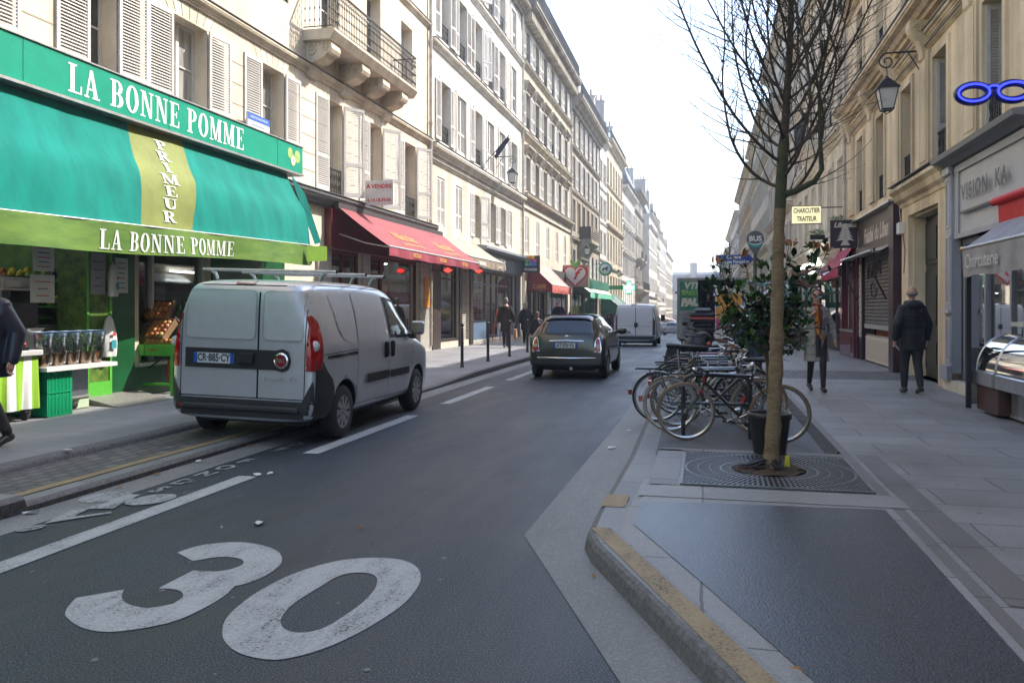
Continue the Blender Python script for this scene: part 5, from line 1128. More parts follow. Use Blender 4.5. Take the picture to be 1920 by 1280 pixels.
def flat_awning(name_label, Y0, Y1, xt, zt, xf, zf, mc, mv, vh=.28, side='L', seams=3, mu=None, arms=True, folds=14, sideflap=None):
    t = thing("shop_awning", name_label, "awning", (xt, (Y0+Y1)/2, zt)); b = WB(t)
    def f(u, v): y = Y0+(Y1-Y0)*u; s_ = .02*math.sin(u*PI*seams*2)*v; return (xt+(xf-xt)*v, y, zt+(zf-zt)*v-.03*math.sin(PI*v)+s_*.6)
    b.grid(f, 48, 8, mc); b.build("canopy", t); b = WB(t); sg = 1 if xf > xt else -1
    def g(u, v): y = Y0+(Y1-Y0)*u; return (xf+sg*(.01+.035*v*abs(math.sin(u*folds*1.7+.4))*math.sin(u*folds*3.1)), y, zf-.01-vh*v+.01*math.sin(u*30)*v)
    b.grid(g, 90, 3, mv); b.build("valance", t); b = WB(t); b.tube([(xf, Y0, zf), (xf, Y1, zf)], .025, mu or alu, 8)
    if arms:
        for y in (Y0+.25, Y1-.25): b.tube([(xt-sg*.0, y, zf-.02+(zt-zf)*.35), ((xt+xf)/2, y+.05, zf-.02+(zt-zf)*.12), (xf, y, zf-.02)], .018, mu or alu, 6)
    b.build("frame", t)
    if sideflap:
        b = WB(t)
        for y in (Y0, Y1): b.add([(xt, y, zt), (xf, y, zf), (xf, y, zf-vh), (xt, y, zf-vh)], [(0, 1, 2, 3)], sideflap)
        b.build("side_panel", t)
    return t, f, g
# red wine shop
t, f, g = flat_awning("long rose-red folding awning over the wine shop, faded gold print", 18.5, 26.6, -8.80, 4.13, -7.33, 3.02, burg_c, burg_v, .22, seams=4)
b = WB(t)
def on_awn(f, Y0, Y1, yc, vc, h):
    def w_(p): v = vc-p.y/h*.30; q = f((yc+p.x-Y0)/(Y1-Y0), v); return Vector((q[0]+.012, q[1], q[2]+.012))
    return w_
for yc in (21.0, 24.4):
    b.text("Nicolas", .52, gold, None, warp=on_awn(f, 18.5, 26.6, yc, .62, .52), shear=.2)
    b.text("cavistes depuis 1822", .2, gold, None, warp=on_awn(f, 18.5, 26.6, yc, .82, .52))
for yc in (20.4, 22.6, 24.8): b.text("NICOLAS", .15, gold, frame2d((-7.29, yc, 2.90), (0, 1, 0), (0, 0, 1)), bold=.004)
b.build("lettering", t)
t = thing("shop", "burgundy wine shop front with tiled piers, curtains and a wide window", "shop front", (-8.9, 22, .14)); b = WB(t)
b.box(-8.899, -8.72, 18.3, 26.6, 3.02, 3.95, burg); b.box(-8.899, -8.68, 18.3, 26.6, 2.98, 3.019, burg); b.box(-8.7, -8.6, 18.45, 26.6, 3.96, 4.1, mat("awning cassette", (.06, .05, .05), .5)); b.build("fascia", t)
for (a, c) in ((17.85, 18.55), (20.45, 20.95), (25.0, 26.1)): b = WB(t); b.box(-8.899, -8.83, a, c, .141, 2.979, tile_m); b.build("tiled_pier", t)
b = WB(t); b.box(-8.899, -8.84, 18.55, 20.45, .141, .62, tile_m); b.build("tiled_riser", t)
shop_glaze(t, 'L', 18.55, 20.45, .62, 3.0, burg, 2, 0, transom=False); shop_glaze(t, 'L', 20.95, 22.1, .3, 3.0, burg, 1, .3); shop_glaze(t, 'L', 22.1, 25.0, .3, 3.0, burg, 1, .25, transom=False, glow=2)
b = WB(t); cur = mat("red curtain", (.30, .03, .03), .8)
for (ya, yb) in ((22.2, 22.75), (24.3, 24.9)):
    def f2(u, v): 
        sq = 1-.75*math.sin(PI*min(1, v*.9))*.7; c0 = ya if ya < 23 else yb; d = (yb-ya)*sq*(1 if ya < 23 else -1); return (-9.15+.03*math.sin(u*25), c0+d*u, 2.9-2.4*v)
    b.grid(f2, 24, 10, cur)
b.build("curtain", t)
sheet("shop_poster", "orange poster with a dark bottle on the tiled pier of the wine shop", "poster", -8.81, 25.3, 25.85, 1.55, 2.55, m_=mat("orange poster", (.55, .22, .03), .5), lines=3)
t = thing("wine_sign", "red bottle-shaped sign glowing inside the wine shop window", "sign", (-9.2, 23.1, 1.6)); b = WB(t); b.prism([(23.0, 1.35), (23.35, 1.35), (23.37, 1.9), (23.25, 2.1), (23.22, 2.35), (23.12, 2.35), (23.1, 2.1), (22.98, 1.9)], -9.24, -9.2, mat("red bottle panel", (.6, .03, .02), .5), axis='x'); b.build("bottle_panel", t)
t = thing("display_stand", "red promotional stand behind the wine shop window", "stand", (-9.3, 24, .3)); b = WB(t); b.bbox(-9.6, -9.3, 23.5, 24.4, .5, 1.25, mat("red stand", (.5, .02, .02), .5), .02); b.build("stand_body", t); b = WB(t); b.box(-9.299, -9.295, 23.6, 24.3, .7, 1.1, paper); b.build("print", t)
# beige awning + narrow shop
taupe = mat("taupe awning canvas", (.33, .27, .21), .8, amt=.15, scale=2, stretch=(3, .4, 1)); taupe_v = mat("taupe valance", (.24, .19, .14), .8)
t, f, g = flat_awning("small taupe folding awning between the rose-red one and the estate agent", 26.9, 31.9, -8.82, 4.0, -7.75, 3.3, taupe, taupe_v, .3)
b = WB(t); b.text("CARNAVAL", .2, whitel, frame2d((-7.70, 28.4, 3.12), (0, 1, 0), (0, 0, 1)), bold=.005); b.text("retouches", .15, whitel, frame2d((-7.70, 31.0, 3.12), (0, 1, 0), (0, 0, 1))); b.build("lettering", t)
brn = mat("dark brown paint", (.045, .03, .025), .45)
t = thing("shop", "narrow dark brown shop front with green blind behind the taupe awning", "shop front", (-8.9, 28.5, .14)); b = WB(t); b.box(-8.899, -8.84, 26.3, 27.1, .141, 3.1, brn); b.box(-8.899, -8.84, 29.4, 29.7, .141, 3.1, brn); b.box(-8.899, -8.84, 30.8, 31.2, .141, 3.1, brn); b.box(-8.899, -8.8, 26.3, 31.2, 3.101, 3.95, brn); b.build("timber_panel", t)
shop_glaze(t, 'L', 27.1, 29.4, .35, 3.1, brn, 1, .05, inner=mat("green blind", (.22, .34, .3), .7, amt=.3, scale=3, stretch=(1, 1, 8)))
b = WB(t); rs = mat("pale roller shutter", (.42, .40, .36), .6, amt=.2)
for i in range(34): z = .36+i*.08; b.prism([(-9.02, z), (-8.99, z+.012), (-8.98, z+.04), (-8.99, z+.068), (-9.02, z+.079)], 29.7, 30.8, rs)
b.build("roller_shutter", t)
red_neon = mat("red neon", (1, .03, .02), .4, emit=1.6)
for (y, z) in ((25.9, 2.78), (29.7, 2.92)):
    t = thing("tobacco_lozenge", "small glowing red lozenge sign hanging under the awning", "sign", (-8.2, y, z), 0, "glowing red lozenge signs"); b = MB(); b.prism([(-.18, 0), (0, -.1), (.18, 0), (0, .1)], -.03, .03, mat("red sign body", (.5, .03, .02), .5)); b.build("body", t); b = MB(); b.prism([(-.15, 0), (0, -.08), (.15, 0), (0, .08)], -.036, .036, red_neon); b.build("tube", t); b = MB(); b.tube([(-.6, 0, 0), (-.18, 0, 0)], .012, black_m, 6); b.build("arm", t)
# estate agent
navy = mat("near black navy paint", (.018, .022, .035), .35); navy2 = mat("blue grey riser", (.10, .16, .24), .5)
t = thing("shop", "black and navy estate agent's front reading Foncia, blue risers", "shop front", (-8.9, 35, .14)); b = WB(t); b.box(-8.899, -8.72, 32.0, 39.6, 3.1, 3.85, navy); b.prism([(-8.9, 3.86), (-8.62, 3.86), (-8.5, 3.96), (-8.5, 4.06), (-8.9, 4.1)], 32.0, 39.7, mat("grey cornice paint", (.25, .27, .29), .5)); b.box(-8.899, -8.8, 38.6, 39.5, .141, 3.1, navy); b.build("fascia", t)
b = WB(t); serif_text(b, "FONCIA", .46, mat("silver letters", (.6, .6, .58), .4), lambda x, y, e: (-8.715+e, 33.6+x, 3.24+y), 1.25, .16); b.build("lettering", t)
shop_glaze(t, 'L', 31.2, 33.6, .25, 3.05, navy, 1, .75, rise_m=navy2, gm=glz); shop_glaze(t, 'L', 33.6, 35.6, .25, 3.05, navy, 2, .1, gm=glz_d); shop_glaze(t, 'L', 35.6, 38.6, .25, 3.05, navy, 2, .75, rise_m=navy2, gm=glz)
b = WB(t); lb = mat("pale blue listing sheet", (.45, .58, .62), .6)
for i in range(6):
    for j in range(3): b.box(-9.06, -9.055, 32.0+j*.46, 32.38+j*.46, 1.1+i*.26, 1.32+i*.26, lb)
for i in range(6): b.box(-9.06, -9.055, 36.2+.4*(i % 3), 36.5+.4*(i % 3), 1.2+.4*(i//3), 1.5+.4*(i//3), lb)
b.box(-9.05, -9.045, 31.4, 31.7, .95, 2.9, navy); b.box(-9.05, -9.045, 32.0, 32.3, 2.2, 2.36, mat("orange print", (.8, .2, .02), .6)); b.box(-9.05, -9.045, 32.3, 33.2, 2.2, 2.36, paper)
b.build("listing_sheet", t)
t = thing("projecting_sign", "square black projecting sign with a coloured tile emblem, reading Foncia", "sign", (-8.4, 39.6, 3.7)); b = WB(t); b.box(-8.75, -7.85, 39.58, 39.66, 3.28, 4.1, black_m); b.box(-8.9, -8.75, 39.6, 39.64, 3.4, 3.45, black_m); b.build("panel", t)
b = WB(t)
for i, (dx, dz, c_) in enumerate(((-.2, 0, (.1, .6, .5)), (0, 0, (.1, .35, .6)), (.2, 0, (.1, .2, .55)), (-.2, .18, (.2, .6, .1)), (0, .18, (.35, .1, .5)), (.2, .18, (.5, .1, .4)), (-.1, .34, (.9, .3, .02)), (.1, .34, (.9, .45, .02)))): b.box(-8.3+dx-.085, -8.3+dx+.085, 39.57, 39.579, 3.6+dz-.0, 3.6+dz+.145, mat("sign tile %d" % i, c_, .5))
b.build("emblem", t); b = WB(t); b.text("FONCIA", .17, whitel, frame2d((-8.3, 39.575, 3.42), (1, 0, 0), (0, 0, 1)), bold=.006); b.build("lettering", t)
t = thing("step_ladder", "orange A-frame ladder sign leaning by the estate agent's door", "ladder", (-8.6, 34.2, .14)); b = WB(t); og = mat("orange frame", (.7, .12, .02), .5)
for x in (-8.8, -8.45): b.tube([(x, 34.0, .15), (-8.62, 34.1, 1.5)], .025, og, 6)
b.tube([(-8.72, 34.05, .8), (-8.54, 34.05, .8)], .02, og, 6); b.build("frame", t)
# café
maroon = mat("maroon awning canvas", (.17, .018, .03), .8); cafe_c = mat("faded rose canvas", (.50, .25, .22), .8, amt=.15, scale=2, stretch=(3, .4, 1)); cafe_v = mat("salmon valance", (.62, .14, .12), .8)
t, f, g = flat_awning("café awning with maroon side panel reading Café and faded rose top", 41.3, 47.2, -8.85, 3.95, -7.55, 2.72, cafe_c, cafe_v, .4, sideflap=None, seams=3)
b = WB(t); b.add([(-8.88, 41.28, 3.98), (-7.56, 41.28, 2.74), (-7.56, 41.28, 2.36), (-8.88, 41.28, 2.4)], [(0,1,2,3)], maroon); b.build("side_panel", t)
b = WB(t); b.text("CAFE", .30, gold, frame2d((-8.22, 41.27, 2.62), (1, 0, 0), (0, 0, 1)), shear=.1, bold=.004); b.build("side_lettering", t)
b = WB(t); b.text("LE GEVAUDAN", .3, mat("pale rose print", (.7, .35, .3), .7), frame2d((-7.5, 44.3, 2.52), (0, 1, 0), (0, 0, 1)), bold=.004); b.build("lettering", t)
t = thing("shop", "café front with cream posts and dark panes under the café awning", "shop front", (-8.9, 44, .1)); b = WB(t); b.box(-8.899, -8.8, 40.5, 47.2, 2.95, 3.9, brn)
for y in (40.6, 43.4, 46.6): b.box(-8.899, -8.8, y, y+.3, .05, 2.9, mat("cream post", (.5, .42, .32), .6))
b.build("posts", t); shop_glaze(t, 'L', 41, 46.5, .1, 2.9, brn, 4, .5)
# greengrocer chain with heart sign
t = thing("projecting_sign", "square tan sign with a red-edged heart, letter f and green leaves", "sign", (-8.1, 52.5, 3.7)); b = WB(t); b.box(-8.95, -7.25, 52.5, 52.62, 2.9, 4.3, mat("tan sign panel", (.42, .28, .20), .6)); b.build("panel", t)
def heart(s_, cx, cz, n=40): return [(cx+s_*.062*16*math.sin(a)**3, cz+s_*.062*(13*math.cos(a)-5*math.cos(2*a)-2*math.cos(3*a)-math.cos(4*a))) for a in [2*PI*q/n for q in range(n)]]
for i, (s_, m_, y) in enumerate(((.82, mat("heart red", (.60, .03, .04), .5), 52.49), (.68, mat("heart cream", (.72, .66, .6), .5), 52.48))): b = WB(t); p = heart(s_, -8.1, 3.65); b.prism(p, y, y+.008, m_); b.build("heart", t)
b = WB(t); b.text("f", .95, mat("heart red", (.60, .03, .04), .5), frame2d((-8.12, 52.47, 3.68), (1, 0, 0), (0, 0, 1)), shear=.45, bold=.03); b.build("lettering", t)
b = WB(t); lf = mat("leaf green", (.15, .42, .06), .5)
for sg in (-1, 1): b.prism([(-8.1, 4.15), (-8.1+sg*.12, 4.22), (-8.1+sg*.34, 4.5), (-8.1+sg*.3, 4.62), (-8.1+sg*.12, 4.55), (-8.1, 4.35)], 52.44, 52.47, lf)
b.build("leaf", t)
t = thing("shop", "dark front of the shop behind the heart sign", "shop front", (-8.9, 51, -.3)); b = WB(t); b.box(-8.899, -8.7, 47.3, 55.5, 3.15, 3.8, mat("dark fascia", (.05, .06, .06), .5)); b.build("fascia", t); shop_glaze(t, 'L', 47.5, 54.5, .1, 3.1, brn, 4, .4)
gdk = mat("bottle green paint", (.015, .12, .08), .5); gcan = mat("pale green canvas", (.45, .58, .46), .8); gst = mat("mint stripe", (.15, .5, .33), .8)
t, f, g = flat_awning("green fascia and short pale awning with mint stripes on the corner fruit shop", 56.0, 70.5, -8.7, 3.5, -7.6, 2.6, gcan, gst, .35, folds=20)
t = thing("shop", "bottle green fruit shop front with yellow posters under the stone balcony", "shop front", (-8.9, 60, -.5)); b = WB(t); b.box(-8.899, -8.0, 56, 70.8, 3.0, 3.6, gdk); b.build("fascia", t); shop_glaze(t, 'L', 56.5, 62, -.6, 2.6, gdk, 3, .4, glow=2); shop_glaze(t, 'L', 62.6, 70, -.7, 2.4, gdk, 3, .4, glow=2)
b = WB(t); ye = mat("yellow green poster", (.55, .65, .05), .6)
for y in (56.8, 57.6, 58.4, 59.4): b.box(-8.99, -8.985, y, y+.5, .4, 1.7, ye)
b.build("poster", t)
# pharmacy cross, round sign
t = thing("pharmacy_cross", "lit green pharmacy cross on an arm from the sandy building", "sign", (-7.0, 77, 3.4)); b = WB(t); gd = mat("green sign case", (.01, .2, .06), .5); b.box(-8.9, -7.45, 77.0, 77.2, 3.25, 3.62, gd); b.build("arm", t)
b = WB(t); r, q = .62, .22; cr = [(-q, -r), (q, -r), (q, -q), (r, -q), (r, q), (q, q), (q, r), (-q, r), (-q, q), (-r, q), (-r, -q), (-q, -q)]; cx, cz = -6.85, 3.42; b.prism([(cx+p[0], cz+p[1]) for p in cr], 76.96, 77.16, gd); b.build("case", t)
b = WB(t); b.prism([(cx+p[0]*.86, cz+p[1]*.86) for p in cr], 76.93, 76.955, mat("green led", (.12, 1, .45), .5, emit=1.1)); b.build("lit_cross", t); b = WB(t); b.prism([(cx+p[0]*.62, cz+p[1]*.62) for p in cr], 76.9, 76.925, mat("white led", (.7, 1, .85), .5, emit=1.2)); b.build("lit_centre", t)
t = thing("projecting_sign", "round sign with a teal ring and small dark horse on white", "sign", (-7.7, 66, 4.6)); b = WB(t)
for r, m_, y in ((.55, mat("teal ring", (.02, .35, .28), .5), 66), (.40, mat("white disc", (.7, .72, .7), .5), 65.97)): b.lathe([(.001, y-.03), (r, y-.03), (r, y+.03), (.001, y+.03)], m_, (-7.75, 0, 4.65), 28, axis='y')
b.prism([(-8.0, 4.6), (-7.95, 4.72), (-7.75, 4.74), (-7.6, 4.86), (-7.5, 4.8), (-7.58, 4.7), (-7.6, 4.5), (-7.66, 4.5), (-7.7, 4.62), (-7.88, 4.6), (-7.92, 4.46), (-7.98, 4.46)], 65.92, 65.935, black_m); b.tube([(-8.9, 66, 5.0), (-8.0, 66, 5.1)], .02, black_m, 6); b.build("disc", t)
stripe_g = mat("dark green canvas", (.01, .09, .05), .8)
t, f, g = flat_awning("dark green awning with white edge stripe beyond the fruit shop", 72.3, 83.2, -8.75, 2.9, -6.75, 1.25, stripe_g, stripe_g, .3); b = WB(t); b.add([(-8.88, 72.25, 2.9), (-6.75, 72.25, 1.25), (-6.75, 72.25, .95), (-8.88, 72.25, 1.0)], [(0,1,2,3)], stripe_g); b.build("side_panel", t)
b = WB(t)
for u in (.03, .3, .5): b.add([tuple(Vector(f(u+d, v))+Vector((.01, 0, .02))) for d, v in ((0, 0), (.05, 0), (.05, 1), (0, 1))], [(0, 1, 2, 3)], mat("lilac white stripe", (.6, .62, .75), .7))
b.build("stripe", t)
# the run of small shop fronts further on
cols = [(.25, .02, .03), (.02, .06, .16), (.3, .3, .28), (.02, .12, .06), (.35, .22, .04), (.05, .05, .05), (.4, .38, .34), (.18, .02, .05)]
def far_shops(side, Y0, Y1, w0=5.2):
    y = Y0; i = 0; X = XL if side == 'L' else XR; sg = 1 if side == 'L' else -1
    while y < Y1-2.5:
        y2 = min(y+w0*rnd.uniform(.85, 1.2), Y1); g0 = gz((y+y2)/2); c_ = cols[(i*3+(0 if side == 'L' else 2)) % 8]; m_ = mat("shop paint %d" % cols.index(c_), c_, .5)
        names = ["red", "navy", "grey", "green", "ochre", "black", "cream", "plum"]; nm = names[cols.index(c_)]
        t = thing("shop", "hazy distant %s shop front on the %s side of the street" % (nm, "left" if side == 'L' else "right"), "shop front", (X, (y+y2)/2, g0), 0, "distant %s shop fronts on the %s" % (nm, "left" if side == 'L' else "right")); b = WB(t)
        xa, xb = sorted((X+sg*.002, X+sg*.2)); b.box(xa, xb, y+.1, y2-.1, g0+2.75, g0+3.35, m_)
        for yy in (y+.1, y2-.5): b.box(xa, sorted((X, X+sg*.1))[1] if sg > 0 else xb, yy, yy+.4, g0+.1, g0+2.74, m_)
        b.build("fascia", t)
        b = WB(t); xs = X-sg*.1; b.quad((xs, y+.5, g0+.5), (xs, y2-.5, g0+.5), (xs, y2-.5, g0+2.75), (xs, y+.5, g0+2.75), glass); b.build("pane", t)
        if i % 2 == 0:
            ta = thing("shop_awning", "small distant %s canvas awning on the %s side" % (nm, "left" if side == 'L' else "right"), "awning", (X, (y+y2)/2, g0+3), 0, "distant %s awnings on the %s" % (nm, "left" if side == 'L' else "right")); b = WB(ta)
            a, c = X+sg*.2, X+sg*1.5; b.add([(a, y+.3, g0+3.3), (a, y2-.3, g0+3.3), (c, y2-.3, g0+2.6), (c, y+.3, g0+2.6), (c, y+.3, g0+2.35), (c, y2-.3, g0+2.35)], [(0,1,2,3), (3,2,5,4)], m_); b.build("canopy", ta)
        y = y2; i += 1
far_shops('L', 83.5, 122); far_shops('L', 124.6, 232, 8); far_shops('R', 60, 232, 7)
# drawn letter sign "A VENDRE" and the blue clinic sign
t = thing("sale_board", "white for-sale board with red words À vendre and phone number under the shutters", "sign", (-8.0, 21.6, 4.2)); b = WB(t); b.box(-8.58, -7.81, 20.0, 20.03, 4.20, 4.84, paper); b.box(-8.9, -8.58, 20.01, 20.02, 4.3, 4.33, alu); b.build("board", t); b = WB(t); rl = mat("red lettering", (.60, .03, .02), .6)
b.text("À VENDRE", .15, rl, frame2d((-8.195, 19.995, 4.68), (1, 0, 0), (0, 0, 1)), bold=.004); b.text("6.14.18.39.66", .12, rl, frame2d((-8.195, 19.995, 4.33), (1, 0, 0), (0, 0, 1)), bold=.003); b.build("lettering", t)
t = thing("clinic_sign", "small white and blue clinic sign on the first-floor shutters above the green sign", "sign", (-8.7, 15, 5)); b = WB(t); b.box(-8.78, -8.74, 14.62, 15.45, 4.95, 5.40, paper); b.build("board", t); b = WB(t); b.box(-8.739, -8.735, 14.62, 15.45, 5.27, 5.40, mat("blue print", (.03, .12, .45), .6)); b.text("CABINET DE KINESITHERAPIE", .05, whitel, frame2d((-8.733, 15.03, 5.335), (0, 1, 0), (0, 0, 1)))
for k in range(4): b.box(-8.739, -8.736, 14.75, 15.3, 5.0+k*.06, 5.012+k*.06, mat("blue print", (.03, .12, .45), .6))
b.build("print", t)
t = thing("flag_pole", "dark furled flag on a short pole at a second-floor window", "flag", (-8.8, 33.2, 7.6)); b = WB(t); b.tube([(-8.85, 33.0, 7.5), (-7.9, 33.3, 8.7)], .015, black_m, 6); b.build("pole", t); b = WB(t); b.grid(lambda u, v: (-8.45+.55*v+.03*math.sin(u*9), 33.1+.2*v+.05*math.sin(u*7+v*3), 8.0+.7*v-.35*u*(1-v*.4)), 8, 8, mat("navy flag", (.03, .04, .07), .8)); b.build("flag_cloth", t)
# wall lanterns
def lantern(label, X, Y, zt, out, sg, group=None):
    """wrought bracket out from the wall with a hanging four-sided lantern; zt = arm height"""
    t = thing("wall_lantern", label, "street lamp", (X, Y, zt), 0, group); b = MB()
    b.tube([(0, 0, -.75), (0, 0, .05)], .02, iron, 6); b.tube([(0, 0, 0), (sg*out*.75, 0, 0)], .02, iron, 6); b.tube([(0, 0, -.5), (sg*out*.42, 0, 0)], .012, iron, 6)
    cx = sg*out; b.tube([(cx-sg*.25+0*q, 0, 0) if q == 0 else (cx-sg*(.25-.28*math.sin(q*.2)*1.0) if q < 8 else cx+sg*.02*math.cos(q), 0, -.0-.02*q) for q in range(2)], .018, iron, 6)
    b.tube([(cx-sg*.25+sg*.0, 0, 0)]+[(cx+sg*.17*(1-q/26)*math.cos(PI*.5-q*.42)*1.0, 0, -.17+.17*(1-q/26)*math.sin(PI*.5-q*.42)) for q in range(22)], .017, iron, 6)
    b.tube([(cx, 0, -.3), (cx, 0, -.52)], .01, iron, 6); b.build("bracket", t)
    b = MB(); z = -.52
    def sq(s0, z0, s1, z1, m_, bb): bb.add([(cx+a*s0, c*s0, z0) for a, c in ((-1,-1),(1,-1),(1,1),(-1,1))]+[(cx+a*s1, c*s1, z1) for a, c in ((-1,-1),(1,-1),(1,1),(-1,1))], [(i, (i+1) % 4, 4+(i+1) % 4, 4+i) for i in range(4)], m_)
    b.lathe([(.001, z+.06), (.03, z+.05), (.045, z+.01), (.09, z-.02), (.10, z-.06)], iron, (cx, 0, 0), 10); sq(.09, z-.05, .205, z-.2, iron, b); sq(.215, z-.2, .215, z-.225, iron, b); sq(.215, z-.2, .19, z-.2, iron, b)
    for a, c in ((-1,-1),(1,-1),(1,1),(-1,1)): b.tube([(cx+a*.185, c*.185, z-.22), (cx+a*.11, c*.11, z-.62)], .012, iron, 5)
    sq(.12, z-.62, .12, z-.65, iron, b); b.tube([(cx-.1, 0, z-.65), (cx, 0, z-.72), (cx+.1, 0, z-.65)], .012, iron, 5); b.build("lamp_frame", t)
    b = MB(); sq(.178, z-.22, .105, z-.62, mat("frosted lamp glass", (.55, .56, .55), .35), b); b.build("lamp_glass", t); return t
lantern("wall lantern on a scrolled bracket in front of white shutters, near left row", XL, 35.1, 8.15, .72, 1)
for i, (y, z) in enumerate(((57.2, 6.4), (79, 5.7), (101, 5.3), (116, 5.0), (140, 4.4), (165, 3.9))): lantern("distant wall lantern on a bracket along the left facades", XL, y, z, .9, 1, "distant wall lanterns on the left")
lantern("large wall lantern hanging from a scrolled bracket on the ochre building", XR, 18.2, 6.75, .68, -1)
t = thing("produce_shelf", "stepped shelf of mixed fruit and vegetables at the back of the grocer's shop", "shelf", (-11.6, 8.5, .14)); b = WB(t)
for k in range(4): b.box(-12.4, -10.7 if k < 2 else -9.45, 10.62-.1*(3-k), 10.85, .75+k*.4, .78+k*.4, green_l)
b.build("rack", t); b = WB(t); pc = [orange, straw, leafg, mango, mat("lemon skin", (.6, .5, .05), .5), mat("cabbage leaf", (.2, .35, .08), .6), mat("aubergine skin", (.06, .01, .06), .3)]
for k in range(4):
    for i in range(46): x = -12.35+i*.075; (x < -10.72 or k > 1) and x < -9.5 and b.ball((x, 10.66-.06*(3-k)+.05*(i % 2), .84+k*.4+.04*(i % 3)), (.05, .06, .06), pc[(i//5+k*2) % 7], 7, 5)
b.build("produce", t)
t = thing("oil_bottles", "row of green and amber bottles on a high shelf inside the grocer's shop", "bottles", (-12.3, 8.5, 2.0)); b = WB(t); b.box(-12.45, -12.2, 6, 10.7, 1.96, 2.0, green_l)
for i in range(34): b.lathe([(.001, 2.0), (.04, 2.0), (.04, 2.2), (.015, 2.26), (.015, 2.32), (.001, 2.32)], pc[(i//3) % 7], (-12.32, 6.1+i*.135, 0), 8)
b.build("bottle_row", t)
# ================================================================ RIGHT SIDE SHOPS
gp = mat("grey violet paint", (.34, .35, .40), .4, amt=.12, scale=2); gpl = mat("light grey paint", (.46, .47, .50), .4, amt=.1, scale=2)
t = thing("shop", "grey panelled optician's front with raised dark metal letters, fluted grey pilaster", "shop front", (4.3, 14, .12)); b = WB(t)
b.box(4.19, 4.299, 12.0, 15.62, 2.75, 3.98, gpl); b.box(4.15, 4.19, 12.0, 15.5, 3.84, 3.92, gp); b.box(4.15, 4.19, 12.0, 15.5, 2.72, 2.80, gp); b.box(4.16, 4.19, 15.3, 15.42, 2.8, 3.84, gp); b.build("fascia", t)
b = WB(t); b.prism([(4.3, 4.0), (4.14, 4.0), (4.05, 4.06), (3.92, 4.08), (3.9, 4.16), (4.3, 4.2)], 12.0, 16.05, mat("grey cornice", (.2, .2, .21), .5)); b.build("cornice", t)
b = WB(t); b.box(4.14, 4.299, 15.62, 16.0, .42, 3.98, gp)
for (z0, z1) in ((.62, 1.38), (1.62, 2.8), (2.95, 3.8)): b.box(4.125, 4.14, 15.68, 15.71, z0, z1, gpl); b.box(4.125, 4.14, 15.91, 15.94, z0, z1, gpl); b.box(4.125, 4.14, 15.71, 15.91, z1-.03, z1, gpl); b.box(4.125, 4.14, 15.71, 15.91, z0, z0+.03, gpl)
b.box(4.08, 4.14, 15.58, 16.04, 1.46, 1.52, gpl); b.box(4.08, 4.14, 15.58, 16.04, 3.86, 3.98, gpl); b.box(4.06, 4.14, 15.58, 16.04, .3, .55, gp); b.build("pilaster", t)
b = WB(t); b.box(4.12, 4.299, 12.0, 16.05, .121, .30, stoneR3); b.build("plinth", t)
shop_glaze(t, 'R', 12.2, 15.6, .3, 2.72, gp, 3, 0, gm=glz_d, glow=0, x=.06)
md_ = mat("dark bronze letters", (.03, .03, .03), .4, metal=.3)
b = WB(t); b.text("VISION  KA", .36, md_, frame2d((4.13, 13.95, 3.43), (0, -1, 0), (0, 0, 1)), bold=.012, sx=.95, space=1.25); b.box(4.12, 4.16, 12.9, 15.1, 3.1, 3.14, md_); b.build("lettering", t)
t = thing("spectacles_sign", "blue neon spectacles sign projecting from the ochre building", "sign", (4.0, 13.2, 4.7)); b = WB(t)
blm = mat("dark blue sign edge", (.01, .015, .12), .3); bln = mat("blue neon", (.02, .03, 1), .4, emit=1.6)
def lens(cx, s_): return [(cx+s_*.19*math.cos(a), 12.2, 4.42+s_*.115*math.sin(a)) for a in [2*PI*q/32 for q in range(33)]]
for cx in (3.50, 3.98): b.tube(lens(cx, 1), .052, blm, 8, cap=False)
b.tube([(3.67, 12.2, 4.47), (3.71, 12.2, 4.50), (3.77, 12.2, 4.50), (3.81, 12.2, 4.47)], .045, blm, 8); b.build("frame", t)
b = WB(t)
for cx in (3.50, 3.98): b.tube([(p[0], 12.145, p[2]) for p in lens(cx, 1.0)], .014, bln, 6, cap=False)
b.tube([(3.67, 12.145, 4.47), (3.71, 12.145, 4.50), (3.77, 12.145, 4.50), (3.81, 12.145, 4.47)], .014, bln, 6); b.build("tube", t); b = WB(t); b.tube([(4.18, 12.2, 4.42), (4.3, 12.2, 4.42)], .03, blm, 8); b.build("arm", t)
t = thing("number_plaque", "small enamel house number 65 on the ochre wall", "plaque", (4.29, 15.3, 4.46)); b = WB(t); b.box(4.275, 4.296, 15.19, 15.41, 4.38, 4.55, mat("plaque blue", (.08, .10, .2), .4)); b.box(4.272, 4.275, 15.2, 15.4, 4.39, 4.54, mat("plaque enamel", (.35, .36, .42), .4)); b.build("plate", t); b = WB(t); b.text("65", .12, mat("plaque blue", (.08, .10, .2), .4), frame2d((4.27, 15.3, 4.465), (0, -1, 0), (0, 0, 1)), bold=.004); b.build("lettering", t)
